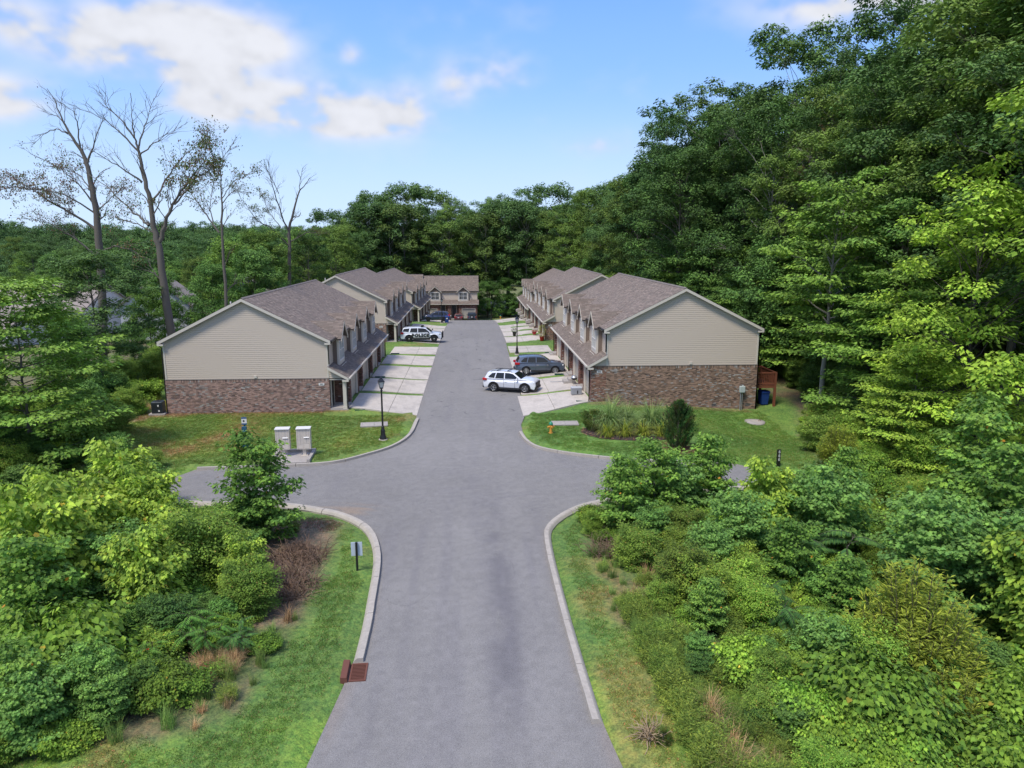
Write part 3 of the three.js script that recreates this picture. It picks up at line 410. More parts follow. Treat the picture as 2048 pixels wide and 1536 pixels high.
  const pier = (za, zb) => { const pb = new MB(s); pb.box(0, X1 - 0.01, B, 2.5, zb, za); part('brick_pier', pb, M.mortar); bk.wall('z', zb, za, Math.max(B, fl - 0.3), 2.5, X1, 1); bk.wall('x', 0, X1, Math.max(B, fl - 0.3), 2.5, za, 1); bk.wall('x', 0, X1, Math.max(B, fl - 0.3), 2.5, zb, -1); };
  const gar = (za, zb) => {   // opening from za down to zb
    const top = Math.min(fl + 2.12, 2.4), g = new THREE.Group(); g.name = 'garage_door'; root.add(g); (first ? sb : hb = new MB(s)).box(0.6, X1 - 0.01, top, 2.5, zb, za); if (!first) part('garage_header', hb, M.mortar); first = false; bk.wall('z', zb, za, top, 2.5, X1, 1); { const ib = new MB(s); ib.box(0.0, 0.6, fl - 0.3, 2.5, zb, za); part('garage_wall', ib, M.mortar); }
    for (let k = 0; k < 4; k++) { const h = (top - fl) / 4, mb = new MB(s), a = fl + k * h + 0.006, b = fl + (k + 1) * h - 0.006; mb.box(0.8, X1 - 0.14, a, b, zb + 0.02, za - 0.02); for (let c = 0; c < 4; c++) { const w = (za - zb - 0.04) / 4, c0 = zb + 0.02 + c * w; mb.box(X1 - 0.14, X1 - 0.125, a + 0.07, b - 0.07, c0 + 0.07, c0 + w - 0.07); } mb.build('door_panel', M.garage, g); }
    const f = new MB(s); f.box(X1 - 0.12, X1 + 0.03, fl - 0.02, top + 0.1, za - 0.06, za + 0.06); f.box(X1 - 0.12, X1 + 0.03, fl - 0.02, top + 0.1, zb - 0.06, zb + 0.06); f.box(X1 - 0.12, X1 + 0.03, top, top + 0.1, zb + 0.06, za - 0.06); f.build('frame', M.trim, g);
  };
  const entry = (za, zb, step) => {
    const d = new THREE.Group(); d.name = 'front_door'; root.add(d); const zm = (za + zb) / 2 + 0.2, fl2 = fl + (step ? 0.2 : 0.03);
    const mb = new MB(s); mb.box(0.02, 0.07, fl2, 2.35, zm - 0.46, zm + 0.46); for (const [a, b] of [[0.1, 0.85], [0.95, 1.75]]) for (const k of [-0.36, 0.04]) mb.box(0.07, 0.085, fl2 + a, fl2 + b, zm + k, zm + k + 0.32); mb.build('leaf', M.door, d);
    const f = new MB(s); for (const k of [-0.54, 0.46]) f.box(0.02, 0.1, fl2, 2.4, zm + k, zm + k + 0.08); f.build('frame', M.trim, d); const kn = new MB(s); kn.geo(new THREE.SphereGeometry(0.035, 8, 6), T(s * 0.12, fl2 + 0.95, zm + 0.36)); kn.s = 1; kn.build('handle', M.steel, d);
    bk.wall('z', zb, za, fl - 0.1, 2.45, 0.0, 1, (z) => Math.abs(z - zm) < 0.55);
    const st = new MB(s); st.box(0.0, X1 + (step ? -0.02 : 0.1), fl - 0.35, fl2, zb, za); if (step) { st.box(X1 - 0.02, X1 + 0.35, fl - 0.35, fl + 0.02 + 0.16, zb + 0.1, za - 0.1); st.box(X1 + 0.35, X1 + 0.66, fl - 0.35, fl + 0.06, zb + 0.1, za - 0.1); } part('porch_step', st, M.concretePlain);
  };
  for (let i = 0; i < n; i++) {
    const z = -i * UNIT, f = o.garageFirst ^ (o.alternate && i % 2);
    if (!f) { if (i > 0 || !openFront) pier(z, z - 0.32); entry(z - (i || !openFront ? 0.32 : 0), z - 2.05, o.step); pier(z - 2.05, z - 2.75); gar(z - 2.75, z - 5.6); pier(z - 5.6, z - UNIT); }
    else { pier(z, z - 0.55); gar(z - 0.55, z - 3.4); pier(z - 3.4, z - 4.0); entry(z - 4.0, z - 5.75, o.step); pier(z - 5.75, z - UNIT); }
  }
  bk.build(part('garage_header', sb, M.mortar));
  if (openFront) { const p = new MB(s); p.box(0.95, 1.19, fl - 0.2, 2.4, -0.24, 0.0); p.box(0.92, 1.22, fl - 0.2, fl + 0.12, -0.27, 0.03); p.box(0.92, 1.22, 2.28, 2.4, -0.27, 0.03); part('porch_post', p, M.trim); const sl = new MB(s); sl.box(0, 1.3, -0.4, fl - 0.05, -2.0, 0.06); part('porch_slab', sl, M.concretePlain); }
  // downspouts at the corners
  const spout = (pts) => { const d = new MB(s); d.geo(tube(pts, 0.042, 0.042, 6)); part('downspout', d, M.gutter); };
  spout([[0.36, 5.22, 0.2], [0.3, 5.1, 0.14], [0.07, 4.92, 0.1], [0.07, 3.6, 0.1]]);
  spout([[BACK - 0.32, 5.2, 0.1], [BACK - 0.3, 5.05, 0.06], [BACK - 0.09, 4.85, 0.02], [BACK - 0.09, B + 0.2, 0.02]]);
  spout([[1.5, 2.5, openFront ? -0.06 : 0.1], [1.44, 2.32, 0.07], [1.26, 2.2, 0.06], [1.26, fl, 0.06], [1.5, fl - 0.16, 0.1]].map((p) => openFront ? [p[0], p[1], p[2] - 0.18] : p));
  for (let i = 1; i <= n; i++) if (i % 2 === 0 || i === n) spout([[1.5, 2.5, -i * UNIT + 0.1], [1.2, 2.3, -i * UNIT + 0.1], [1.19, fl + 0.05, -i * UNIT + 0.1], [1.6, fl - 0.06, -i * UNIT + 0.1]]);
  if (o.plaque) { const mb = new MB(s); mb.box(o.plaque - 0.2, o.plaque + 0.2, 2.02, 2.2, 0.01, 0.04); part('number_plate', mb, M.white); const t = new TextGeometry(o.number, { font, size: 0.1, depth: 0.004, curveSegments: 2 }); t.computeBoundingBox(); const w = t.boundingBox.max.x; const tm = new MB(1); tm.geo(t, T(s * o.plaque - w / 2, 2.06, 0.042)); part('number', tm, M.black); }
  if (o.outlet != null) { const mb = new MB(s); mb.box(o.outlet - 0.1, o.outlet + 0.1, 2.62, 2.8, 0.02, 0.09); part('wall_vent', mb, M.trim); }
  return root;
}
M.concretePlain = std([0.44, 0.4, 0.36], 0.9, { map: concreteMap });
const font = await new FontLoader().loadAsync('fonts/droid/droid_sans_bold.typeface.json');
const brickA = [0.30, 0.2, 0.155], brickB = [0.26, 0.172, 0.115];
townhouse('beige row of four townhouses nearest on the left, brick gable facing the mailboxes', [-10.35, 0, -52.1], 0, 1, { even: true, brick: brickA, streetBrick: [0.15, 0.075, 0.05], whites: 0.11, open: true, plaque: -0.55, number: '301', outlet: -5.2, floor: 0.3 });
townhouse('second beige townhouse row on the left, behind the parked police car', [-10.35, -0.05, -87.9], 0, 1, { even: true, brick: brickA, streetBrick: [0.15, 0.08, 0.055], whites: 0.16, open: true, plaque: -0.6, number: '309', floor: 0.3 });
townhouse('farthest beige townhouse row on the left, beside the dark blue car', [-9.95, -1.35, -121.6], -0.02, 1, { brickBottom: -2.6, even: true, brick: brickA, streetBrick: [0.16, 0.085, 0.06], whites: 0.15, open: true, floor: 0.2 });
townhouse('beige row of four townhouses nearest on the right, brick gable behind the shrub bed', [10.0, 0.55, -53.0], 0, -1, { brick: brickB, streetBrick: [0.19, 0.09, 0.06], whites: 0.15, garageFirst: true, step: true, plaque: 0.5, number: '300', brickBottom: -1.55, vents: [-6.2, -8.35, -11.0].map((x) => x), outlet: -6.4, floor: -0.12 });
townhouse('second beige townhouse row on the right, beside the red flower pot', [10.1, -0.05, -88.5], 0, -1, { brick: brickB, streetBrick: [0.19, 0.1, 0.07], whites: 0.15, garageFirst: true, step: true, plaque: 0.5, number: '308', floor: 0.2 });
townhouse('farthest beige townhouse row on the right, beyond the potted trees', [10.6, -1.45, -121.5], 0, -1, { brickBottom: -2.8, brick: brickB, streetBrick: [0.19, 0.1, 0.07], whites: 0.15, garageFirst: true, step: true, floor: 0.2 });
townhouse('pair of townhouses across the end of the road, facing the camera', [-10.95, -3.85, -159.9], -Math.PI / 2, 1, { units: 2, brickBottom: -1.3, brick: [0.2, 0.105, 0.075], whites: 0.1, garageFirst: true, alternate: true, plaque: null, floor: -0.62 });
townhouse('slightly taller pair of townhouses left of the end of the road, mostly hidden', [-23.3, -3.5, -159.2], -Math.PI / 2, 1, { units: 2, brickBottom: -1.3, brick: [0.2, 0.105, 0.075], whites: 0.1, garageFirst: true, alternate: true, floor: -0.8 });
// ---------------------------------------------------------------- plants
class Leaves {
  constructor() { this.p = []; this.c = []; this.i = []; }
  // b base, d direction, n upper side; L long, W wide; shape kite, heart or lobed
  add(b, d, n, L, W, col, shape = 'kite', fold = 0.12, droop = 0.1) {
    let dl = Math.hypot(d[0], d[1], d[2]) || 1; d = [d[0] / dl, d[1] / dl, d[2] / dl];
    let s = [d[1] * n[2] - d[2] * n[1], d[2] * n[0] - d[0] * n[2], d[0] * n[1] - d[1] * n[0]]; const sl = Math.hypot(s[0], s[1], s[2]) || 1; s = [s[0] / sl, s[1] / sl, s[2] / sl];
    const u = [s[1] * d[2] - s[2] * d[1], s[2] * d[0] - s[0] * d[2], s[0] * d[1] - s[1] * d[0]], k = this.p.length / 3, P = this.p, C = this.c, I = this.i;
    const put = (a, w, f) => { const x = a * L, y = w * W, h = f * W - droop * L * a * a; P.push(b[0] + d[0] * x + s[0] * y + u[0] * h, b[1] + d[1] * x + s[1] * y + u[1] * h, b[2] + d[2] * x + s[2] * y + u[2] * h); C.push(col[0], col[1], col[2]); };
    if (shape === 'kite') { put(0, 0, 0); put(0.45, 0.5, fold); put(1, 0, 0); put(0.45, -0.5, fold); I.push(k, k + 1, k + 2, k, k + 2, k + 3); }
    else if (shape === 'heart') { put(0, 0, 0); put(1, 0, 0); for (const q of [1, -1]) { put(-0.08, 0.3 * q, fold); put(0.32, 0.5 * q, fold); } I.push(k, k + 2, k + 3, k, k + 3, k + 1, k, k + 5, k + 4, k, k + 1, k + 5); }
    else { put(0, 0, 0); put(1, 0, 0); for (const q of [1, -1]) { put(0.08, 0.32 * q, fold * 0.6); put(0.28, 0.58 * q, fold); put(0.45, 0.24 * q, fold * 0.5); put(0.72, 0.42 * q, fold * 0.9); put(0.76, 0.13 * q, fold * 0.3); } for (const o of [2, 7]) for (let j = 0; j < 4; j++) I.push(k, k + o + j, k + o + j + 1); I.push(k, k + 6, k + 1, k, k + 11, k + 1); }
  }
  geometry() { const g = new THREE.BufferGeometry(); g.setAttribute('position', new THREE.Float32BufferAttribute(this.p, 3)); g.setAttribute('color', new THREE.Float32BufferAttribute(this.c, 3)); g.setIndex(this.i); return g; }
}
const leafMat = (r, g, b, t = 0.35) => new THREE.MeshPhysicalMaterial({ color: lin(r * 1.95, g * 1.85, b * 1.8), roughness: 0.92, vertexColors: true, transmission: t, thickness: 0, specularIntensity: 0.4, side: THREE.DoubleSide });
const bark = { grey: std([0.13, 0.115, 0.095], 0.95), dark: std([0.07, 0.058, 0.046], 0.95), pale: std([0.27, 0.25, 0.215], 0.9), brown: std([0.10, 0.07, 0.05], 0.95) };
const bend = (a, b, sag, n, r, w) => { const o = []; for (let i = 0; i <= n; i++) { const t = i / n, j = i && i < n ? w : 0; o.push([lerp(a[0], b[0], t) + (r() - 0.5) * j, lerp(a[1], b[1], t) + sag * Math.sin(Math.PI * t) + (r() - 0.5) * j, lerp(a[2], b[2], t) + (r() - 0.5) * j]); } return o; };
const sample = (pts, t) => { const f = clamp(t) * (pts.length - 1), i = Math.min(pts.length - 2, Math.floor(f)), k = f - i; return [0, 1, 2].map((c) => lerp(pts[i][c], pts[i + 1][c], k)); };
const PROFILE = { oval: (t) => Math.pow(Math.sin(Math.PI * (0.12 + 0.80 * t)), 0.75), vase: (t) => 0.45 + 0.62 * Math.sin(Math.PI * (0.1 + 0.75 * t)), cone: (t) => Math.pow(1 - t, 0.7) * 0.95 + 0.08, low: (t) => Math.pow(Math.cos(t * 1.45), 0.8) + 0.05, round: (t) => Math.pow(Math.sin(Math.PI * (0.2 + 0.72 * t)), 0.6) };
function growTree(o) {   // { H, R, cb, limbs, subs, per, leaf, clump, profile, e0, e1, shape, cols, seed }
  const r = RNG(o.seed), tubes = [], tips = [], L = new Leaves(), prof = PROFILE[o.profile ?? 'oval'];
  const stems = o.stems ?? 1;
  for (let st = 0; st < stems; st++) {
    const a0 = st * 2.4 + r() * 6, lean = (o.lean ?? 0.03) + (st ? o.spread ?? 0.22 : 0), hs = o.H * (st ? 0.65 + 0.3 * r() : 1), top = [Math.cos(a0) * hs * lean, hs * 0.95, Math.sin(a0) * hs * lean], trunk = bend([st ? Math.cos(a0) * 0.1 : 0, -0.4, st ? Math.sin(a0) * 0.1 : 0], top, 0, 8, r, o.H * 0.012), rt = (o.trunk ?? o.H * 0.0105) * (st ? 0.7 : 1);
    tubes.push(tube(trunk, trunk.map((_, i) => rt * (i === 0 ? 1.3 : 1.02 - 0.92 * i / 8)), 0, o.near ? 6 : 7));
    const nl = Math.round(o.limbs / (st ? 1.5 : 1));
    for (let i = 0; i < nl; i++) {
      const f = (i + 0.3 + 0.6 * r()) / nl, t = lerp(o.cb, 0.985, Math.pow(f, 0.92)), p = sample(trunk, t * 0.99), az = i * 2.39996 + r() * 0.9, reach = o.R * (stems > 1 ? 0.75 : 1) * prof(f) * (0.66 + 0.5 * r()), el = lerp(o.e0 ?? 0.12, o.e1 ?? 1.0, f) + 0.25 * (r() - 0.5), len = reach / Math.max(0.42, Math.cos(el));
      const end = [p[0] + Math.cos(az) * Math.cos(el) * len, p[1] + Math.sin(el) * len, p[2] + Math.sin(az) * Math.cos(el) * len], limb = bend(p, end, (o.arch ?? 0.10) * len, 4, r, len * 0.07), rl = rt * lerp(0.42, 0.12, f) * (0.5 + 0.5 * reach / o.R);
      tubes.push(tube(limb, rl, rl * 0.25, 4)); tips.push([sample(limb, 1), [Math.cos(az), 0.3, Math.sin(az)], f, p[1] / o.H]);
      if (o.lobe) { // a rounded head of foliage at the end of each limb
        const R = o.lobe * (0.65 + 0.6 * r()), n = Math.round(o.subs * R * R / 2.2);
        for (let k = 0; k < n; k++) { const a = r() * 6.283, c = -0.35 + 1.35 * r(), h = Math.sqrt(Math.max(0, 1 - c * c)), q = R * (0.75 + 0.3 * r()), e2 = [end[0] + Math.cos(a) * h * q, end[1] + c * q * 0.8, end[2] + Math.sin(a) * h * q], b0 = sample(limb, 0.75 + 0.2 * r()); if (k % 2 === 0) tubes.push(tube([b0, e2], rl * 0.3, rl * 0.1, 3)); tips.push([e2, [Math.cos(a) * h, c, Math.sin(a) * h], f, e2[1] / o.H]); }
        continue;
      }
      for (let k = 0; k < o.subs; k++) {
        const s = 0.28 + 0.68 * (k + r()) / o.subs, q = sample(limb, s), az2 = az + (k % 2 ? 1 : -1) * (0.5 + 0.9 * r()), el2 = el * 0.6 + 0.5 * (r() - 0.35) * (o.flat ? 0.25 : 1), l2 = (reach * 0.42 + o.clump * 0.5) * (1.1 - 0.55 * s) * (0.7 + 0.6 * r());
        const e2 = [q[0] + Math.cos(az2) * Math.cos(el2) * l2, q[1] + Math.sin(el2) * l2, q[2] + Math.sin(az2) * Math.cos(el2) * l2];
        tubes.push(tube([q, sample([q, e2], 0.55), e2], rl * 0.4, rl * 0.12, 3)); tips.push([e2, [Math.cos(az2), 0.25, Math.sin(az2)], f, e2[1] / o.H]); if (l2 > o.clump * 1.3) tips.push([sample([q, e2], 0.5), [Math.cos(az2), 0.3, Math.sin(az2)], f, e2[1] / o.H]);
      }
    }
  }
  for (const [p, d, f] of tips) {
    const tone = 0.72 + 0.56 * r(), mixc = r(), fresh = r() < 0.22, n = Math.round(o.per * (0.6 + 0.8 * r())), R = o.clump * (0.7 + 0.6 * r()), fl = o.flat ?? 0.62;
    for (let k = 0; k < n; k++) {
      const a = r() * 6.283, c = r() * 2 - 1, q = Math.cbrt(r()) * R, h = Math.sqrt(1 - c * c), x = Math.cos(a) * h * q, y = c * q * fl, z = Math.sin(a) * h * q;
      const dir = [Math.cos(a) * 0.9 + d[0] * 0.5 + (r() - 0.5), (o.droop ?? -0.35) + 0.7 * (r() - 0.5), Math.sin(a) * 0.9 + d[2] * 0.5 + (r() - 0.5)], nr = [(r() - 0.5) * 1.1 + d[0] * 0.25, 1, (r() - 0.5) * 1.1 + d[2] * 0.25], l = o.leaf * (0.65 + 0.7 * r());
      const v = tone * (0.7 + 0.6 * r()), m = clamp(mixc * 0.6 + 0.5 * r() + (o.young && fresh ? o.young : 0)), c0 = o.cols[0], c1 = o.cols[1]; let col = [0, 1, 2].map((j) => lerp(c0[j], c1[j], m) * v); if (o.odd && r() < o.odd[0]) col = o.odd.slice(1).map((w) => w * v);
      L.add([p[0] + x, p[1] + y, p[2] + z], dir, nr, l, l * (o.wide ?? 0.62), col, o.shape, 0.12, o.curl ?? 0.12);
    }
  }
  return { bark: mergeGeometries(tubes), leaves: L.geometry() };
}
function plant(name, label, category, geo, barkMat, leafMaterial, group, names = ['trunk', 'crown']) {
  const root = new THREE.Group(); root.name = name; tag(root, label, category, group);
  if (geo.bark) mesh(names[0], geo.bark, barkMat, root); mesh(names[1], geo.leaves, leafMaterial, root); return root;
}
function place(proto, [x, z], { y, turn = 0, scale = 1, label, group, mat, sy } = {}) {   // a copy of a plant rooted in the ground
  const o = proto.clone(); o.userData = { ...proto.userData }; o.name = numbered(proto.name); o.position.set(x, y ?? groundY(x, z) - 0.05, z); o.rotation.y = turn; o.scale.set(scale, (sy ?? 1) * scale, scale);
  if (mat) o.children[o.children.length - 1].material = mat; if (label) o.userData.label = label; if (group) o.userData.group = group; scene.add(o); return o;
}
const ML = { forest: leafMat(1.1, 1.08, 1.05, 0.3), forestB: leafMat(1.5, 1.3, 0.95, 0.3), forestC: leafMat(0.98, 1.0, 0.98, 0.3), forestD: leafMat(1.25, 1.05, 0.8, 0.3), maplegrey: leafMat(0.42, 0.5, 0.95, 0.3), forestE: leafMat(0.78, 0.85, 0.75, 0.3), near: leafMat(1.06, 0.92, 0.72, 0.38), nearY: leafMat(1.08, 0.92, 0.78, 0.4), nearD: leafMat(0.78, 0.72, 0.55, 0.35), blades: leafMat(0.9, 0.9, 0.9, 0.3) };
const GREEN = [[0.036, 0.083, 0.022], [0.075, 0.135, 0.030]];
const P = {
  oak: plant('oak_tree', 'x', 'tree', growTree({ H: 24, R: 5.4, cb: 0.3, limbs: 34, subs: 9, lobe: 1.75, per: 50, leaf: 0.33, clump: 0.72, flat: 0.75, seed: 101, cols: GREEN }), bark.grey, ML.forest),
  hickory: plant('hickory_tree', 'x', 'tree', growTree({ H: 23, R: 5.0, cb: 0.33, limbs: 28, subs: 9, lobe: 1.9, per: 50, leaf: 0.34, clump: 0.75, flat: 0.75, seed: 202, profile: 'vase', e1: 1.15, cols: [[0.034, 0.080, 0.026], [0.066, 0.130, 0.034]] }), bark.grey, ML.forest),
  poplar: plant('poplar_tree', 'x', 'tree', growTree({ H: 27, R: 4.3, cb: 0.38, limbs: 34, subs: 9, lobe: 1.5, per: 48, leaf: 0.31, clump: 0.68, flat: 0.75, seed: 303, e0: 0.3, e1: 1.2, cols: [[0.042, 0.092, 0.026], [0.085, 0.155, 0.034]] }), bark.pale, ML.forest),
  oakOld: plant('old_oak_tree', 'x', 'tree', growTree({ H: 25, R: 6.2, cb: 0.34, limbs: 24, subs: 9, lobe: 2.1, per: 50, leaf: 0.34, clump: 0.8, flat: 0.75, seed: 113, profile: 'vase', trunk: 0.36, e0: 0.2, e1: 1.05, cols: GREEN }), bark.pale, ML.forest),
  understory: plant('understory_tree', 'x', 'tree', growTree({ H: 12, R: 3.9, cb: 0.06, limbs: 46, subs: 13, lobe: 1.2, per: 44, leaf: 0.26, clump: 0.6, flat: 0.7, seed: 404, profile: 'low', e1: 0.9, droop: -0.5, cols: [[0.036, 0.090, 0.022], [0.080, 0.155, 0.030]] }), bark.dark, ML.forest),
  slender: plant('slender_tree', 'x', 'tree', growTree({ H: 15, R: 3.4, cb: 0.36, limbs: 34, subs: 5, per: 50, leaf: 0.28, clump: 0.85, flat: 0.3, seed: 455, profile: 'oval', e0: 0.02, e1: 0.9, trunk: 0.2, cols: [[0.040, 0.100, 0.022], [0.090, 0.170, 0.030]] }), bark.pale, ML.forest),
  beech: plant('beech_tree', 'x', 'tree', growTree({ H: 11, R: 4.4, cb: 0.05, limbs: 46, subs: 7, per: 40, leaf: 0.26, clump: 0.85, flat: 0.2, seed: 505, profile: 'low', e0: 0.05, e1: 0.55, arch: 0.02, droop: -0.15, cols: [[0.070, 0.150, 0.024], [0.150, 0.240, 0.035]] }), bark.grey, ML.forest),
  maple: plant('maple_tree', 'x', 'tree', growTree({ H: 14, R: 4.6, cb: 0.07, limbs: 46, subs: 11, lobe: 1.2, per: 48, leaf: 0.25, clump: 0.55, flat: 0.75, seed: 606, profile: 'round', e1: 1.0, cols: [[0.105, 0.190, 0.022], [0.220, 0.320, 0.035]] }), bark.dark, ML.forest),
  backwood: plant('woodland_tree', 'x', 'tree', growTree({ H: 24, R: 5.0, cb: 0.36, limbs: 26, subs: 7, lobe: 1.9, per: 40, leaf: 0.44, clump: 0.9, flat: 0.75, seed: 707, cols: [[0.034, 0.078, 0.024], [0.068, 0.125, 0.030]] }), bark.pale, ML.forest),
  heart: plant('heart_leaf_sapling', 'x', 'sapling', growTree({ H: 4.0, R: 1.55, cb: 0.1, limbs: 17, subs: 6, per: 17, leaf: 0.165, wide: 0.9, clump: 0.34, flat: 0.9, stems: 4, spread: 0.24, seed: 808, profile: 'oval', e0: 0.5, e1: 1.2, shape: 'heart', young: 0.7, droop: -0.55, cols: [[0.075, 0.180, 0.034], [0.235, 0.370, 0.055]], odd: [0.006, 0.34, 0.3, 0.05], near: 1 }), bark.brown, ML.near),
  lobed: plant('tulip_tree_sapling', 'x', 'sapling', growTree({ H: 4.3, R: 1.75, cb: 0.1, limbs: 24, subs: 6, per: 15, leaf: 0.13, wide: 0.95, clump: 0.3, flat: 0.5, stems: 2, spread: 0.2, seed: 909, profile: 'low', e0: 0.35, e1: 1.1, shape: 'lobed', young: 0.7, droop: -0.45, cols: [[0.045, 0.130, 0.034], [0.135, 0.270, 0.050]], odd: [0.002, 0.36, 0.2, 0.03], near: 1 }), bark.grey, ML.near),
  lobed2: plant('sycamore_sapling', 'x', 'sapling', growTree({ H: 3.6, R: 1.9, cb: 0.06, limbs: 22, subs: 6, per: 16, leaf: 0.125, wide: 1.0, clump: 0.31, flat: 0.5, stems: 3, spread: 0.3, seed: 919, profile: 'round', e0: 0.25, e1: 1.0, shape: 'lobed', young: 0.6, droop: -0.4, cols: [[0.050, 0.140, 0.045], [0.120, 0.255, 0.065]], near: 1 }), bark.grey, ML.near),
  shrub: plant('leafy_shrub', 'x', 'shrub', growTree({ H: 2.0, R: 1.5, cb: 0.03, limbs: 22, subs: 7, per: 28, leaf: 0.095, clump: 0.3, stems: 4, spread: 0.35, seed: 929, profile: 'round', e0: 0.3, e1: 1.0, droop: -0.2, cols: [[0.055, 0.135, 0.028], [0.165, 0.285, 0.046]], odd: [0.02, 0.24, 0.22, 0.07], near: 1 }), bark.brown, ML.near),
  vine: plant('vine_mound', 'x', 'vine', growTree({ H: 1.35, R: 1.8, cb: 0.02, limbs: 20, subs: 7, per: 17, leaf: 0.12, wide: 0.95, clump: 0.34, stems: 4, spread: 0.5, seed: 939, profile: 'round', e0: 0.15, e1: 0.7, shape: 'heart', droop: -0.5, cols: [[0.050, 0.135, 0.024], [0.150, 0.275, 0.040]], odd: [0.006, 0.3, 0.28, 0.05], near: 1 }), bark.brown, ML.near),
};
for (const k in P) P[k].userData.label = '';
// sumac and mimosa: long leaves of paired leaflets
function frondPlant(o) {
  const r = RNG(o.seed), tubes = [], L = new Leaves();
  for (let s = 0; s < o.stems; s++) {
    const a = s * 2.4 + r(), h = o.H * (0.65 + 0.4 * r()), top = [Math.cos(a) * o.spread * (0.3 + r()), h, Math.sin(a) * o.spread * (0.3 + r())]; const st = bend([0, -0.3, 0], top, 0, 4, r, 0.08); tubes.push(tube(st, 0.035, 0.014, 5));
    for (let k = 0; k < o.fronds; k++) {
      const t = 0.62 + 0.38 * (k + 0.5) / o.fronds, b = sample(st, t), az = k * 2.39996 + r(), len = o.len * (0.7 + 0.5 * r()), el = 0.75 - 0.5 * (1 - (k / o.fronds)), path = [];
      for (let i = 0; i <= 6; i++) { const u = i / 6; path.push([b[0] + Math.cos(az) * len * u * Math.cos(el * (1 - u)), b[1] + len * (Math.sin(el) * u - o.sag * u * u), b[2] + Math.sin(az) * len * u * Math.cos(el * (1 - u))]); }
      tubes.push(tube(path, 0.008, 0.003, 3)); const tone = 0.75 + 0.5 * r(), red = o.red && s === 0 && k % 2 === 0 && k < 6;
      for (let i = 0; i < o.pairs; i++) { const u = 0.12 + 0.88 * (i + 0.5) / o.pairs, p = sample(path, u), q = sample(path, Math.min(1, u + 0.05)), f = [q[0] - p[0], q[1] - p[1], q[2] - p[2]], fl = Math.hypot(...f) || 1; for (const sd of [-1, 1]) { const out = [-Math.sin(az) * sd + f[0] / fl * 0.55, -0.25 + f[1] / fl * 0.3, Math.cos(az) * sd + f[2] / fl * 0.55], ll = o.leaflet * Math.sin(Math.PI * (0.15 + 0.75 * u)) * (0.85 + 0.3 * r()), v = tone * (0.8 + 0.4 * r()), m = r(); const col = red ? [0.55 * v, (0.06 + 0.1 * m) * v, 0.02] : [0, 1, 2].map((c) => lerp(o.cols[0][c], o.cols[1][c], m) * v); L.add(p, out, [0, 1, 0.01], ll, ll * o.slim, col, 'kite', 0.1, 0.25); } }
    }
  }
  return { bark: mergeGeometries(tubes), leaves: L.geometry() };
}
P.sumac = plant('sumac', '', 'shrub', frondPlant({ seed: 31, H: 1.7, stems: 6, spread: 0.8, fronds: 11, len: 0.85, pairs: 12, leaflet: 0.2, slim: 0.27, sag: 0.75, cols: [[0.04, 0.13, 0.03], [0.09, 0.22, 0.045]] }), bark.brown, ML.near, null, ['stems', 'foliage']);
P.sumacRed = plant('sumac', '', 'shrub', frondPlant({ seed: 37, H: 1.6, stems: 4, spread: 0.7, fronds: 10, len: 0.8, pairs: 12, leaflet: 0.19, slim: 0.27, sag: 0.75, red: true, cols: [[0.05, 0.15, 0.03], [0.1, 0.22, 0.045]] }), bark.brown, ML.near, null, ['stems', 'foliage']);
P.mimosa = plant('mimosa_sapling', '', 'sapling', frondPlant({ seed: 41, H: 1.9, stems: 4, spread: 1.0, fronds: 12, len: 1.1, pairs: 26, leaflet: 0.24, slim: 0.16, sag: 0.6, cols: [[0.035, 0.12, 0.05], [0.1, 0.24, 0.06]] }), bark.grey, ML.near, null, ['stems', 'foliage']);
// feathery, thin-leaved bush
function featherPlant(o) {
  const r = RNG(o.seed), tubes = [], L = new Leaves();
  for (let s = 0; s < o.stems; s++) {
    const a = r() * 6.283, rad = o.R * Math.sqrt(r()), h = o.H * (1 - 0.5 * (rad / o.R) ** 2) * (0.55 + 0.5 * r()), st = bend([Math.cos(a) * rad * 0.2, -0.2, Math.sin(a) * rad * 0.2], [Math.cos(a) * rad, h, Math.sin(a) * rad], 0.05, 4, r, 0.1); tubes.push(tube(st, 0.016, 0.005, 3));
    for (let k = 0; k < o.per; k++) { const t = 0.2 + 0.8 * r(), p = sample(st, t), az = r() * 6.283, q = 0.3 * (1.1 - t) + 0.06, v = 0.65 + 0.7 * r(), m = r(), base = [p[0] + Math.cos(az) * q * r(), p[1] + (r() - 0.5) * 0.25, p[2] + Math.sin(az) * q * r()]; const l = o.leaf * (0.6 + 0.8 * r()); L.add(base, [Math.cos(az), 0.55 + 0.8 * (r() - 0.4), Math.sin(az)], [r() - 0.5, 1, r() - 0.5], l, l * o.slim, [0, 1, 2].map((c) => lerp(o.cols[0][c], o.cols[1][c], m) * v), 'kite', 0.1, 0.2); }
  }
  return { bark: mergeGeometries(tubes), leaves: L.geometry() };
}
P.feather = plant('feathery_bush', '', 'bush', featherPlant({ seed: 51, H: 3.1, R: 1.35, stems: 170, per: 150, leaf: 0.13, slim: 0.24, cols: [[0.09, 0.15, 0.02], [0.23, 0.31, 0.045]] }), bark.brown, ML.near, null, ['stems', 'foliage']);
P.weed = plant('tall_weed', '', 'weed', featherPlant({ seed: 57, H: 1.3, R: 0.7, stems: 46, per: 44, leaf: 0.13, slim: 0.2, cols: [[0.06, 0.135, 0.03], [0.17, 0.26, 0.055]] }), bark.brown, ML.near, null, ['stems', 'foliage']);
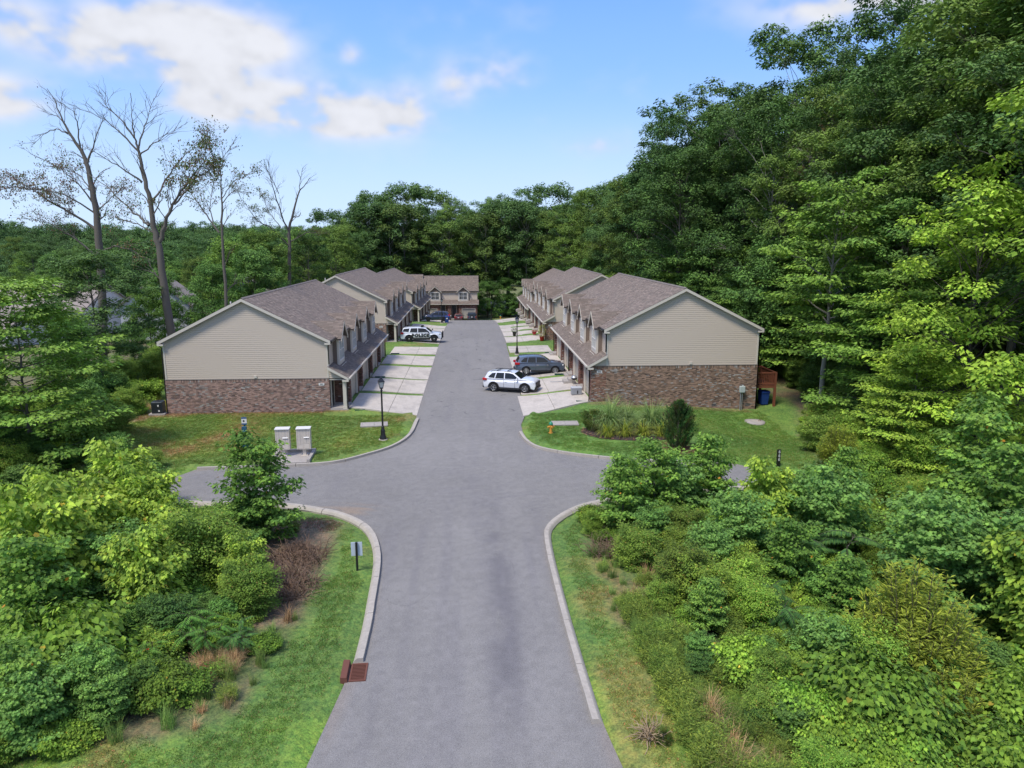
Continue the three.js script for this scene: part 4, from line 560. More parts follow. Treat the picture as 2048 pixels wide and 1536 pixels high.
function bladeClump(o) {   // arching grass blades
  const r = RNG(o.seed), L = new Leaves();
  for (let k = 0; k < o.n; k++) { const a = r() * 6.283, lean = o.lean * (0.15 + 0.85 * r()), len = o.H * (0.6 + 0.55 * r()), v = 0.6 + 0.8 * r(), m = r(), col = [0, 1, 2].map((c) => lerp(o.cols[0][c], o.cols[1][c], m) * v), b0 = [Math.cos(a * 3.1) * o.foot * r(), 0, Math.sin(a * 3.1) * o.foot * r()]; let p = b0, el = 1.5 - lean * 0.25; const N = 4; for (let i = 0; i < N; i++) { const w = o.w * (1 - i / N * 0.85), w2 = o.w * (1 - (i + 1) / N * 0.95); const q = [p[0] + Math.cos(a) * Math.cos(el) * len / N, p[1] + Math.sin(el) * len / N, p[2] + Math.sin(a) * Math.cos(el) * len / N]; const kx = -Math.sin(a), kz = Math.cos(a), id = L.p.length / 3; L.p.push(p[0] + kx * w, p[1], p[2] + kz * w, p[0] - kx * w, p[1], p[2] - kz * w, q[0] - kx * w2, q[1], q[2] - kz * w2, q[0] + kx * w2, q[1], q[2] + kz * w2); for (let j = 0; j < 4; j++) L.c.push(...col); L.i.push(id, id + 1, id + 2, id, id + 2, id + 3); p = q; el -= lean * (0.5 + 0.6 * i / N); } }
  return { leaves: L.geometry() };
}
P.pampas = plant('fountain_grass', '', 'ornamental grass', bladeClump({ seed: 61, n: 640, H: 2.75, lean: 1.5, foot: 0.3, w: 0.027, cols: [[0.07, 0.15, 0.05], [0.2, 0.31, 0.14]] }), null, ML.near, null, ['', 'blades']);
P.daylily = plant('daylily', '', 'plant', bladeClump({ seed: 67, n: 240, H: 1.0, lean: 1.75, foot: 0.2, w: 0.02, cols: [[0.07, 0.14, 0.02], [0.22, 0.27, 0.04]] }), null, ML.near, null, ['', 'blades']);
P.grassClump = plant('tall_grass_clump', '', 'grass', bladeClump({ seed: 71, n: 130, H: 0.95, lean: 0.6, foot: 0.3, w: 0.008, cols: [[0.06, 0.13, 0.026], [0.17, 0.25, 0.06]] }), null, ML.near, null, ['', 'blades']);
P.dryGrass = plant('dry_grass_clump', '', 'grass', bladeClump({ seed: 73, n: 110, H: 0.8, lean: 0.75, foot: 0.25, w: 0.008, cols: [[0.22, 0.15, 0.075], [0.40, 0.29, 0.16]] }), null, ML.near, null, ['', 'blades']);
// evergreens of the shrub bed
function conifer(o) {
  const r = RNG(o.seed), L = new Leaves(), tubes = [tube([[0, -0.2, 0], [0, o.H * 0.95, 0]], 0.09, 0.02, 5)];
  for (let i = 0; i < o.sprays; i++) { const h = o.H * (0.03 + 0.95 * Math.pow(r(), 1.15)), t = h / o.H, rr = o.R * (o.round ? Math.sqrt(Math.max(0.02, 1 - (2 * t - 0.9) ** 2)) : (t < 0.22 ? 0.72 + 1.27 * t : Math.pow((1 - t) / 0.78, 0.75))) * (o.round ? 0.75 + 0.4 * r() : 0.5 + 0.8 * r()), az = r() * 6.283, b = [Math.cos(az) * rr * 0.45, h - 0.1, Math.sin(az) * rr * 0.45], e = [Math.cos(az) * rr, h + o.up * rr, Math.sin(az) * rr], tone = 0.6 + 0.75 * r(), ts = [0, 1, 2].map((c) => lerp(o.cols[0][c], o.cols[1][c], r()) * tone); for (let k = 0; k < o.per; k++) { const u = 0.15 + 0.9 * r(), p = [lerp(b[0], e[0], u) + (r() - 0.5) * 0.16, lerp(b[1], e[1], u) + (r() - 0.5) * 0.14, lerp(b[2], e[2], u) + (r() - 0.5) * 0.16], v = 0.75 + 0.5 * r(), l = o.leaf * (0.6 + 0.7 * r()); L.add(p, [e[0] - b[0] + (r() - 0.5) * rr, (o.up + 0.35) * rr + 0.15 * r(), e[2] - b[2] + (r() - 0.5) * rr], [r() - 0.5, 1, r() - 0.5], l, l * 0.33, ts.map((c) => c * v)); } }
  return { bark: mergeGeometries(tubes), leaves: L.geometry() };
}
P.cedar = plant('cedar_tree', '', 'tree', conifer({ seed: 81, H: 2.95, R: 1.12, sprays: 330, per: 46, leaf: 0.13, up: 0.75, cols: [[0.022, 0.055, 0.018], [0.062, 0.125, 0.034]] }), bark.dark, ML.near);
P.ball = plant('round_shrub', '', 'shrub', conifer({ seed: 83, H: 1.15, R: 0.72, sprays: 170, per: 34, leaf: 0.08, up: 0.35, round: true, cols: [[0.03, 0.065, 0.014], [0.085, 0.13, 0.022]] }), bark.dark, ML.near);

// trees that are dying back: the big limbs first, then twigs, then what leaves are left
function bareTree(o) {   // limbs: lists of [x, y, z] points with a start radius
  const r = RNG(o.seed), tubes = [], L = new Leaves(), tips = [];
  const grow = (p, d, len, rad, depth) => { const e = [p[0] + d[0] * len, p[1] + d[1] * len, p[2] + d[2] * len], path = bend(p, e, len * 0.05, 3, r, len * 0.12); tubes.push(tube(path, rad, rad * 0.45, depth > 1 ? 3 : 4)); if (depth > 2 || rad < 0.012) { tips.push(e); return; } const n = 2 + (r() < 0.6 ? 1 : 0); for (let k = 0; k < n; k++) { const q = sample(path, 0.4 + 0.6 * (k + r()) / n), s = 0.9; const nd = [d[0] + (r() - 0.5) * s * 1.5, d[1] + (r() - 0.35) * s, d[2] + (r() - 0.5) * s * 1.5], l = Math.hypot(...nd); grow(q, nd.map((x) => x / l), len * (0.5 + 0.3 * r()), rad * 0.5, depth + 1); } };
  for (const [pts, r0, r1, twigs, leafy] of o.limbs) {
    const dense = []; for (let i = 0; i + 1 < pts.length; i++) for (let k = 0; k < 4; k++) { const t = k / 4; dense.push([0, 1, 2].map((c) => lerp(pts[i][c], pts[i + 1][c], t) + (k ? (r() - 0.5) * 0.14 : 0))); } dense.push(pts[pts.length - 1]); tubes.push(tube(dense, dense.map((_, i) => Math.max(r1 * 0.8, r0 * (r0 > 0.3 ? 0.88 : 0.72) * Math.pow(1 - i / dense.length, 1.25))), 0, r0 > 0.15 ? 8 : 5));
    const before = tips.length; for (let k = 0; k < twigs * 1.5; k++) { const t = 0.2 + 0.75 * (k + r()) / (twigs * 1.5), q = sample(dense, t), q2 = sample(dense, Math.min(1, t + 0.08)), f = [q2[0] - q[0], q2[1] - q[1], q2[2] - q[2]], fl = Math.hypot(...f) || 1, nd = [f[0] / fl + (r() - 0.5) * 1.9, f[1] / fl + (r() - 0.3) * 0.9, f[2] / fl + (r() - 0.5) * 1.9], l = Math.hypot(...nd); grow(q, nd.map((x) => x / l), (o.twig ?? 1.3) * (0.6 + 0.7 * r()) * (1.2 - 0.5 * t), Math.max(0.02, lerp(r0, r1, t) * 0.24), 1); }
    if (leafy) for (const e of tips.slice(before)) { const n = Math.round(leafy * (0.3 + 1.2 * r())), tone = 0.6 + 0.7 * r(); for (let k = 0; k < n; k++) { const q = [e[0] + (r() - 0.5) * 0.6, e[1] + (r() - 0.6) * 0.5, e[2] + (r() - 0.5) * 0.6], br = r(); const c = br < o.brown ? [0.11, 0.065, 0.035] : [0.06, 0.09, 0.025]; L.add(q, [r() - 0.5, -0.7 * r(), r() - 0.5], [r() - 0.5, 1, r() - 0.5], 0.18, 0.11, c.map((v) => v * tone * (0.7 + 0.6 * r()))); } }
  }
  return { bark: mergeGeometries(tubes), leaves: L.geometry() };
}
P.bareA = plant('dying_tree','','tree',bareTree({seed:11,twig:1.4,brown:0.3,limbs:[[[[0.06,-0.26,0],[0.4,4.44,0],[0.17,8.28,0],[0.07,11.57,0],[-0.28,13.37,0],[-0.39,16.02,0],[-0.72,17.92,0],[-0.88,19.41,0],[-1.1,20.36,0],[-1.17,21.95,0],[-1.08,23.7,0]],0.48,0.03,10,0],[[[-0.88,19.41,-0],[-0.49,21.01,-0.43],[-0.13,22.33,-0.79],[0.25,23.53,-1.12]],0.11,0.02,10,0],[[[-0.86,19.26,0],[-1.97,20.55,0.08],[-3.2,21.7,0.16],[-5,22.4,0.24]],0.12,0.02,9,0],[[[-1.1,20.33,-0],[-2.12,21.75,-0.24],[-3.27,22.86,-0.46],[-3.73,23.86,-0.62]],0.1,0.015,9,0],[[[-0.81,18.99,0],[0.08,19.69,0.11],[1.32,20.46,0.25],[2.86,21.15,0.42]],0.1,0.015,7,0],[[[0.13,12.22,0],[0.84,13.85,0.21],[1.55,15.16,0.38],[3.26,17.16,0.69],[4.64,18.57,0.92],[4.98,20.41,1.13]],0.26,0.03,18,12],[[[-0.19,15.23,-0],[0.51,16.8,-0.71],[1.49,18.55,-1.54],[2.76,20.05,-2.33],[3.86,20.59,-2.76]],0.13,0.02,12,6],[[[-0.63,13.49,-0],[-1.44,14.13,-0.51],[-2.29,14.64,-1],[-4.39,16.39,-2.38],[-6.72,17.73,-3.74],[-8.97,18.86,-5.02]],0.16,0.02,14,3],[[[-0.81,16.91,0],[-1.86,17.76,0.47],[-2.91,18.52,0.93],[-5.27,19.99,1.91]],0.12,0.02,8,0],[[[1.55,15.16,-0],[2.52,16.34,-0.34],[3.53,17.98,-0.78],[3.97,19.52,-1.14]],0.11,0.02,12,12],[[[-0.17,12.86,-0],[-1.68,13.65,-0.46],[-3.03,13.96,-0.82],[-4.19,14.24,-1.13]],0.1,0.02,8,10],[[[3.26,17.16,0],[3.99,17.4,0.36],[5.03,17.99,0.91]],0.09,0.02,10,14]]}),bark.grey,ML.forest);
P.bareB = plant('dying_tree','','tree',bareTree({seed:12,twig:1.5,brown:0.65,limbs:[[[[0.06,-0.36,0],[0.94,11.05,0],[0.99,14.63,0],[0.91,17.86,0],[0.67,19.96,0],[0.23,21.44,0],[-0.63,22.9,0],[-1.24,24.4,0],[-1.78,26.11,0],[-2.27,26.99,0]],0.5,0.03,8,0],[[[0.7,20.24,-0],[1.52,22.18,-0.06],[2.69,24.84,-0.15]],0.16,0.03,6,0],[[[0.19,21.53,0],[0.53,23.69,0.74],[0.47,24.82,1.13],[-0.93,25.93,1.62]],0.11,0.02,7,0.5],[[[0.9,13.86,-0],[-0.77,15.11,-0.05],[-3.33,16.62,-0.12],[-5.44,18.11,-0.19],[-6.96,19.04,-0.23]],0.2,0.02,22,14],[[[1.01,16.16,0],[-0.18,18.23,0.34],[-1.47,19.62,0.62],[-4.14,21.14,1.05]],0.13,0.02,10,2],[[[-0.99,23.81,-0],[-2,24.66,-0.5],[-2.81,24.79,-0.77]],0.09,0.02,5,0],[[[-0.82,22.9,0],[-1.78,23.35,0.15],[-2.91,22.84,0.28],[-4.05,21.82,0.44]],0.1,0.02,7,0],[[[1.07,15.4,0],[-1.28,17.24,1.14],[-4.73,17.84,2.38],[-6.38,17.41,2.89]],0.13,0.02,22,14],[[[0.63,11.35,0],[-1.58,13.38,0.07],[-3.57,14.62,0.13],[-5.3,14.81,0.16]],0.15,0.02,14,6],[[[1.21,15.78,0],[2.76,16.97,0.44],[4.29,18.06,0.86]],0.1,0.02,12,9],[[[0.91,11.69,0],[2.52,12.41,0.28],[4.4,11.93,0.58],[5.76,10.95,0.82]],0.14,0.02,10,6],[[[0.93,17.2,-0],[-0.55,19.07,-1.09],[-2.32,19.99,-1.97],[-4.62,20.21,-2.88]],0.1,0.02,14,10]]}),bark.grey,ML.forest);
P.bareC = plant('dying_tree','','tree',bareTree({seed:13,twig:1.2,brown:0.35,limbs:[[[[0.17,-0.37,0],[0.42,6.97,0],[0.55,14,0],[0.74,17.08,0],[0.82,19.4,0],[0.56,20.43,0]],0.3,0.07,6,2],[[[0.64,20.2,0],[0.3,20.76,0.17],[0.07,22.06,0.51],[-0.27,23.13,0.81]],0.1,0.02,12,10],[[[0.82,19.4,0],[1.27,20.91,0.14],[2.41,22.13,0.28]],0.08,0.02,8,1],[[[0.24,13.66,-0],[-0.73,14.96,-0.32],[-1.72,16.45,-0.68],[-3.55,18.63,-1.25],[-4.83,21.33,-1.86]],0.14,0.02,16,6],[[[-0.26,14.72,-0],[-0.71,15.88,-0.58],[-0.56,18.31,-1.66],[-0.32,20.19,-2.52]],0.09,0.02,12,8],[[[0.74,16.46,0],[1.62,17.27,0.41],[2.23,17.7,0.66],[3.32,17.37,0.94]],0.08,0.02,9,3],[[[0.72,16.89,-0],[1.96,18.56,-0.05],[3.45,19.27,-0.09],[4.43,19.51,-0.12]],0.07,0.015,10,8]]}),bark.grey,ML.forest);
P.bareD = plant('dying_tree','','tree',bareTree({seed:14,twig:1.5,brown:0.15,limbs:[[[[-0.02,-0.38,0],[0.69,11.63,0],[0.9,15.29,0],[1.78,18.05,0],[2.63,20.51,0],[3.62,21.56,0],[4.3,22.4,0]],0.36,0.05,5,0],[[[2.62,20.3,0],[2.93,22.04,0.38],[3.45,23.64,0.73]],0.09,0.02,5,0],[[[0.86,14.64,0],[0.31,16.21,0.61],[-0.37,20.29,2.15],[-0.59,22.37,2.93],[-0.6,24.51,3.72]],0.2,0.03,16,0],[[[-0.31,20.15,0],[-1.09,22.37,0.5],[-1.77,23.88,0.86]],0.09,0.02,9,0],[[[0.88,12.5,0],[-1.39,15.35,1.51],[-2.98,16.2,2.22],[-4.37,18.87,3.44],[-5.34,21.17,4.47]],0.15,0.02,16,14],[[[-0.31,15.35,-0],[-1.97,17.48,-0.28],[-2.85,20.28,-0.58]],0.1,0.02,12,14],[[[1.42,16.78,0],[2.5,16.92,0.31],[2.75,17.49,0.42]],0.1,0.06,0,0],[[[0.78,13.21,-0],[3.24,14.65,-0.15],[5.39,14.29,-0.24]],0.12,0.02,10,10]]}),bark.grey,ML.forest);
// ---------------------------------------------------------------- what grows where
const rp = RNG(2024), HGT = { oak: 24, oakOld: 25, hickory: 23, poplar: 27, understory: 12, slender: 15, beech: 11, maple: 14, backwood: 24, heart: 4.2, lobed: 4.4, lobed2: 3.7, shrub: 2.2, vine: 1.7, sumac: 2.2, sumacRed: 2.1, mimosa: 2.6, feather: 3.1, weed: 1.35, cedar: 2.95 };
function near(kind, x, z, top, label, mat, turn) { const g = groundY(x, z) - 0.05, s = (top - g) / HGT[kind]; return place(P[kind], [x, z], { label, mat, turn: turn ?? rp() * 6.28, scale: s }); }
// left of the road
near('lobed', -8.9, -28.6, 4.55, 'dark green sapling standing alone at the kerb, in front of the mailboxes', ML.nearD, 1.0);
for (const [k, x, z, t, l, m] of [
  ['heart', -15.3, -30, 3.15, 'yellow-green large-leaved sapling at the far top of the left thicket', ML.nearY], ['heart', -13.6, -28.6, 2.75, 'bright large-leaved sapling in the crest of the left thicket, beside its yellowest leaves', ML.near], ['heart', -14.8, -26.2, 2.9, 'large-leaved sapling at the left thicket\'s middle, with a pale growing tip', ML.nearY],
  ['lobed2', -15.6, -33.0, 1.9, 'sapling in the left thicket touching the end of the side road', ML.near], ['heart', -12.4, -27.6, 2.2, 'large-leaved sapling at the right shoulder of the left thicket', ML.near], ['heart', -15.0, -23.6, 3.5, 'tall pale sapling rising at the left edge of the picture', ML.near],
  ['lobed', -13.4, -21.4, 3.4, 'dense sapling low on the left edge of the picture, above the orange sumac', ML.near], ['heart', -10.6, -22.6, 2.75, 'large-leaved sapling with pale top in the centre of the left thicket', ML.nearY], ['shrub', -9.9, -24.6, 2.3, 'small-leaved grey-green bush draped over the right half of the left thicket', ML.near],
  ['heart', -8.1, -23.9, 2.0, 'yellow-green sapling at the thicket edge next to the dead brush', ML.nearY], ['lobed', -17.9, -36, 2.5, 'sapling behind the left thicket, against the mown lawn', ML.near], ['heart', -18.0, -30, 2.3, 'sapling at the far left behind the thicket, beside the dark tree', ML.nearD],
  ['lobed2', -8.6, -25.6, 1.6, 'dark round bush between the lone sapling and the dead brush', ML.nearD], ['lobed', -11.6, -17.2, 2.2, 'broad lobed-leaved sapling at the lower left edge of the picture', ML.nearY], ['lobed2', -10.9, -16.9, 1.6, 'bright lobed sapling low in the left corner, above the weeds', ML.near],
  ['sumac', -8.2, -20.2, 1.7, 'green sumac with drooping fronds in front of the left thicket', ML.near], ['sumac', -8.9, -21.0, 1.7, 'tall sumac just behind the orange-leaved one', ML.near], ['sumacRed', -9.5, -19.5, 1.3, 'sumac with a few bright orange leaves', ML.near], ['mimosa', -7.2, -20.4, 1.2, 'blue-green mimosa with feathery fronds beside the grass slope', ML.near],
  ['vine', -9.6, -18.4, 0.9, 'leafy vine mound below the sumacs', ML.near], ['shrub', -8.6, -18.6, 0.6, 'bronze-tinged bush at the foot of the grass slope, left of the storm drain', ML.nearY], ['shrub', -11.8, -16.8, 0.6, 'weedy bush in the lower left corner', ML.near], ['shrub', -7.6, -22.6, 1.5, 'dark shrub at the right foot of the left thicket', ML.nearD],
  ['lobed2', -12.3, -24.0, 2.2, 'leafy bush filling the hollow of the left thicket', ML.near], ['heart', -17.2, -27.0, 2.6, 'sapling at the left picture edge under the dark tree', ML.near], ['shrub', -17.6, -39.0, 0.9, 'small bush at the end of the left side road', ML.near], ['vine', -12.2, -19.2, 1.7, 'vine-covered mound in front of the tall saplings on the left', ML.near],
  ['lobed2', -19.8, -40.2, 1.6, 'bush at the left border of the mown lawn', ML.near], ['shrub', -22.8, -46.5, 1.5, 'rust-tinged bush beside the lawn, below the air conditioner', ML.nearY], ['shrub', -24.4, -52, 1.6, 'bush behind the air conditioner', ML.near], ['vine', -25.6, -57, 1.5, 'leafy mound in the dip left of the first townhouse row', ML.near],
]) near(k, x, z, t, l, m);
near('beech', -24.9, -40.8, 10.4, 'bright green tree at the left edge, dark below, nearest of the trees beside the lawn', ML.forest, 2);
place(P.oak, [-30.3, -60.5], { label: 'grey-green tree in front of the pale far houses', mat: ML.forestC, turn: 4, scale: 0.66, sy: 0.66 });
near('understory', -29.2, -53.5, 6.2, 'low dark tree between the two trees at the left of the lawn', ML.forestE, 2.2);
near('shrub', -27.4, -64, 2.2, 'bush on the bank behind the nearest left-hand row', ML.nearY); near('shrub', -29.5, -70, 2.0, 'bush on the sunny bank below the chain-link fence', ML.near); near('lobed2', -26.6, -50.2, 2.4, 'thick bush on the bank above the air conditioner', ML.nearD);
near('understory', -27.2, -37.5, 6.9, 'dark low tree in the shade at the left edge', ML.forestE, 1);
near('understory', -36, -52, 7.4, 'tree at the far left edge behind the bright one', ML.forest, 5);
// right of the road
for (const [k, x, z, t, l, m] of [
  ['lobed', 6.3, -28.5, 3.5, 'leafy sapling at the corner, leftmost of the right-hand thicket', ML.near], ['lobed', 7.9, -29.6, 3.75, 'tall lobed-leaved sapling, second from the corner in the right-hand thicket', ML.near], ['lobed2', 9.3, -30.4, 2.3, 'thin sapling with large leaves between the two tallest by the right side road', ML.nearY],
  ['lobed', 10.8, -31, 3.6, 'tall sapling with a pointed top in front of the cedar', ML.near], ['lobed2', 13.6, -31.6, 1.4, 'pale sapling hiding the end of the right side road', ML.nearY], ['lobed', 15.4, -30.2, 1.5, 'sapling in front of the black address sign', ML.near], ['lobed2', 10.3, -26, 2.4, 'wide bush with round pale leaves in the middle of the right-hand thicket', ML.near],
  ['mimosa', 13.4, -26, 2.1, 'mimosa with yellow-green fronds in the right-hand thicket', ML.nearY], ['lobed', 11.4, -23.6, 2.5, 'dark leafy sapling in the heart of the right-hand thicket', ML.nearD], ['lobed2', 8.6, -24.4, 1.9, 'bushy sapling beside the weeds on the right', ML.near], ['lobed', 17.4, -26, 2.5, 'sapling under the big trees at the right', ML.near],
  ['lobed', 22.4, -30, 5.2, 'tall grey-green sapling at the right picture edge, in front of the layered tree', ML.near], ['lobed', 20.4, -25.2, 4.6, 'tall vine-draped sapling at the right picture edge', ML.nearD], ['lobed', 7.4, -20.7, 1.9, 'yellow-green sapling nearest the grass verge on the right', ML.nearY], ['heart', 17.4, -19.6, 2.9, 'large heart-leaved sapling at the right edge beside the yellow bush', ML.nearD],
  ['feather', 12.7, -18.5, 3.3, 'feathery yellow bush, the tallest yellow plant on the right', ML.near], ['feather', 12.4, -16.4, 1.3, 'small feathery yellow bush low on the right', ML.nearY], ['feather', 10.9, -18.2, 1.3, 'feathery yellow tuft leaning left of the tall yellow bush', ML.near], ['feather', 20.2, -37.6, 2.4, 'pale yellow bush at the border of the right-hand lawn', ML.near],
  ['lobed2', 9.9, -18.5, 1.5, 'round-leaved bush left of the yellow one', ML.near], ['vine', 10.6, -16.6, 1.3, 'blue-green vine mound low on the right', ML.nearD], ['mimosa', 9.8, -21.4, 1.5, 'dark fern-like mimosa in the shade of the right-hand thicket', ML.nearD], ['vine', 13.2, -14.6, 0.5, 'heart-leaved vine at the lower right edge', ML.near],
  ['sumac', 10.4, -13.0, 0.9, 'sumac with star of fronds in the lower right corner', ML.nearY], ['vine', 8.6, -14.1, 0.6, 'bright vine carpet at the bottom right', ML.nearY], ['shrub', 7.4, -16.5, 0.8, 'bright green bush among the tall weeds on the right', ML.nearY], ['shrub', 6.3, -21.9, 1.0, 'loose bush behind the grass verge on the right', ML.near], ['shrub', 8.2, -17.6, 0.9, 'blue-green bush with a red leaf at the weeds\' edge', ML.nearD],
  ['lobed', 12.6, -21.9, 1.9, 'dark lobed sapling left of the tall yellow bush', ML.nearD], ['lobed2', 16.4, -23, 3.0, 'leafy sapling behind the tall yellow bush', ML.near], ['shrub', 6.0, -25.6, 1.3, 'brownish bush at the thicket edge beside the verge', ML.nearY], ['heart', 12.0, -28.4, 2.6, 'pale-topped sapling with round leaves behind the wide bush', ML.near],
  ['lobed', 18.4, -33.2, 2.3, 'sapling at the far right of the side road', ML.near], ['shrub', 21.4, -42, 1.3, 'small bush among dead leaves beside the right-hand lawn', ML.nearY], ['shrub', 24.2, -47.6, 1.0, 'leafy bush at the foot of the pale trunk on the right', ML.near],
  ['lobed2', 18.4, -21.4, 2.9, 'vine-hung sapling at the lower right edge', ML.nearD], ['vine', 15.0, -16.4, 0.5, 'vine mound in the lower right corner', ML.near], ['lobed2', 14.8, -27.2, 2.6, 'dense bush below the layered tree', ML.near],
]) near(k, x, z, t, l, m);
near('beech', 24.6, -38.4, 6.8, 'layered yellow-green tree at the right, lit on top, over the thicket', ML.forestB, 0.6);
near('maple', 27.6, -38.0, 12.8, 'bright yellow-green maple at the right picture edge', ML.forest, 2.2);
near('maple', 31.4, -35.5, 17, 'yellow-green tree cut by the right picture edge', ML.forestC, 0.4);
near('slender', 28.4, -47.2, 14.2, 'grey-green tree beside the bright maple', ML.forest, 3);
near('slender', 25.4, -50.6, 15.6, 'slender tree with a bare pale trunk behind the wooden deck', ML.forestB, 1.4);
near('beech', 27.4, -44.6, 10.5, 'layered tree with drooping boughs left of the bright maple', ML.forestC, 4);
near('beech', 32, -60, 16, 'broad light green tree behind the nearest right-hand townhouses', ML.forestC, 2.8);
near('understory', 30.5, -55.5, 8.5, 'low spreading tree in the shade behind the wooden deck', ML.forestC, 5);
// dying trees on the left
place(P.bareA, [-25.57, -62], { y: 0, label: 'tall dying tree with a thick dark trunk rising behind the nearest left-hand roof' });
place(P.bareB, [-37.6, -75], { y: -0.6, label: 'dying tree with brown leaves, leftmost of the tall bare ones' });
place(P.bareC, [-25.2, -75], { y: -0.6, label: 'slim half-bare tree just right of the thick dying trunk' });
place(P.bareD, [-27.4, -110], { y: -1.2, label: 'distant dying tree with two bare forked tops' });
{ const d = place(P.bareC, [30.2, -64], { y: groundY(30.2, -64), label: 'dead tree with pale bare branches among the green ones on the right-hand hill', scale: 0.9, turn: 2 }); d.children[0].material = bark.pale; d.name = 'dead_tree'; }
// the wood on the hill to the right, tree by tree
const kinds = ['oak', 'hickory', 'poplar', 'oakOld'], tints = [ML.forest, ML.forestB, ML.forestC, ML.forestD, ML.forestE, ML.forest];
let planted = 0;
function stand(x, z, k, h, label, group, tint) { const s = h / HGT[k] * (0.92 + 0.16 * rp()); place(P[k], [x, z], { turn: rp() * 6.28, scale: s, sy: 0.95 + 0.1 * rp(), label, group, mat: tint ?? tints[Math.floor(rp() * 6)] }); planted++; }
for (let z = -42; z > -172; z -= 6.0) {
  const x0 = z > -52 ? 33 : z > -64 ? 30.5 : z > -82 ? 28.5 : z > -146 ? 25.5 : 21;
  for (let row = 0; row < 4; row++) { const x = x0 + row * 6.2 + (rp() - 0.5) * 3.2, zz = z + (rp() - 0.5) * 4; if (row > 1 && z < -110) continue; stand(x, zz, kinds[Math.floor(rp() * 4)], row ? 20 + 5 * rp() : 17 + 5 * rp(), row ? 'tall dark green tree in the wood on the hill to the right' : 'dark green tree at the front of the wood behind the right-hand townhouses', row ? 'tall trees of the wood on the right-hand hill' : 'front trees of the wood behind the right-hand townhouses'); }
  if (z < -60) for (let k = 0; k < 2; k++) stand(x0 - 1.6 + 2.2 * k + rp() * 1.4, z + 3 * k + rp() * 2, rp() < 0.55 ? 'understory' : 'beech', 7 + 5 * rp(), 'low leafy tree under the edge of the right-hand wood', 'low trees along the edge of the right-hand wood', rp() < 0.5 ? ML.forestC : ML.forest);
}
for (const [x, z, k, h] of [[37.5, -48, 'oak', 27], [42, -54, 'poplar', 28], [45, -46, 'oakOld', 29], [39, -42, 'hickory', 25], [49, -60, 'oak', 28]]) stand(x, z, k, h, 'very tall tree at the upper right corner of the picture', 'tallest trees at the upper right', ML.forestB);
// the wood across the end of the road
for (let x = -35; x < 24; x += 4.9) for (let row = 0; row < 3; row++) stand(x + (rp() - 0.5) * 3, -176 - row * 8 - rp() * 4 - (x > 2 && x < 20 ? -4 : 0), rp() < 0.7 ? 'backwood' : 'poplar', (x < -30 ? 19 : 23.5) + 4.5 * rp() - (row ? 0 : 3), 'tall tree in the wood across the end of the road', 'trees of the wood across the end of the road');
for (let x = -26; x < 24; x += x < 0 ? 4.4 : 2.6) stand(x + rp() * 2, -172 - rp() * 2 - (x < 2 ? 4 : 0), 'understory', 5 + 4 * rp(), 'low leafy tree behind the houses at the end of the road', 'low trees behind the end of the road', ML.forestC);
stand(15.5, -158, 'understory', 5.2, 'round bush-like tree at the corner of the farthest right-hand houses', null, ML.forestB);
// trees behind the left-hand rows
for (const [x, z, h] of [[-30, -86, 9], [-28, -97, 11], [-33, -101, 12], [-30, -108, 12.5], [-25.5, -116, 13], [-35, -118, 13.5], [-28, -128, 14.5], [-36, -134, 14], [-25, -138, 15.5], [-33, -146, 16], [-41, -146, 13.5], [-28, -156, 17], [-37, -160, 15.5], [-26, -166, 19], [-47, -152, 13], [-52, -142, 11], [-55, -160, 13]]) stand(x, z, rp() < 0.5 ? 'oak' : 'understory', h, 'green tree behind the left-hand townhouse rows', 'trees behind the left-hand townhouse rows');
for (const [x, z, h] of [[-43, -64, 6.5], [-52, -76, 7.5], [-58, -70, 7], [-40, -74, 6], [-60, -90, 8], [-72, -96, 6], [-71, -124, 9], [-82, -132, 9], [-62, -150, 10.5], [-76, -146, 10], [-92, -140, 10], [-88, -165, 11], [-69, -172, 12], [-104, -160, 11], [-56, -180, 13], [-41.5, -100, 9], [-36, -83, 7], [-33, -72, 4.5], [-62, -118, 7.5]]) stand(x, z, 'understory', h, 'green tree among the far houses at the left', 'trees among the far houses on the left', rp() < 0.5 ? ML.forestB : ML.forestC);
{ const r = RNG(313); for (let k = 0; k < 34; k++) { const z = -175 - 130 * r(), x = -38 - (60 + 0.25 * (-z)) * r() - 8; stand(x, z, r() < 0.6 ? 'oak' : 'understory', 10.5 + 4.5 * r(), 'single tree standing out of the woods beyond the far houses on the left', 'single trees before the far hills on the left'); } }
// woods too far to tell the trees apart
{
  const far = growTree({ H: 18, R: 7, cb: 0.1, limbs: 14, subs: 4, per: 30, leaf: 0.95, clump: 1.9, seed: 7171, profile: 'round', cols: [[0.034, 0.078, 0.026], [0.066, 0.125, 0.032]] }), list = [], r = RNG(99), q = new THREE.Object3D();
  for (let k = 0; k < 5200; k++) { const z = -205 - 560 * r(), x = -620 + 1100 * r(); if (z > -230 && x > -45 && x < 60) continue; if (Math.abs(x / z) > 1.15 || (x > 120 && z > -330)) continue; const s = 0.34 + 0.5 * r() * r() + 0.3 * sstep(-350, -520, z); q.position.set(x, groundY(x, z) - 1, z); q.rotation.y = r() * 6.28; q.scale.set(s, s * (0.8 + 0.4 * r()), s); q.updateMatrix(); list.push(q.matrix.clone()); }
  const im = new THREE.InstancedMesh(far.leaves, ML.forest, list.length); list.forEach((m, i) => { im.setMatrixAt(i, m); const v = 0.75 + 0.5 * r(); im.setColorAt(i, lin(v, v * (0.95 + 0.1 * r()), v)); }); im.name = 'distant_woods'; tag(im, 'woods on the far hills, too far to tell single trees', 'woods', null, 'stuff'); im.castShadow = im.receiveShadow = true; scene.add(im);
}
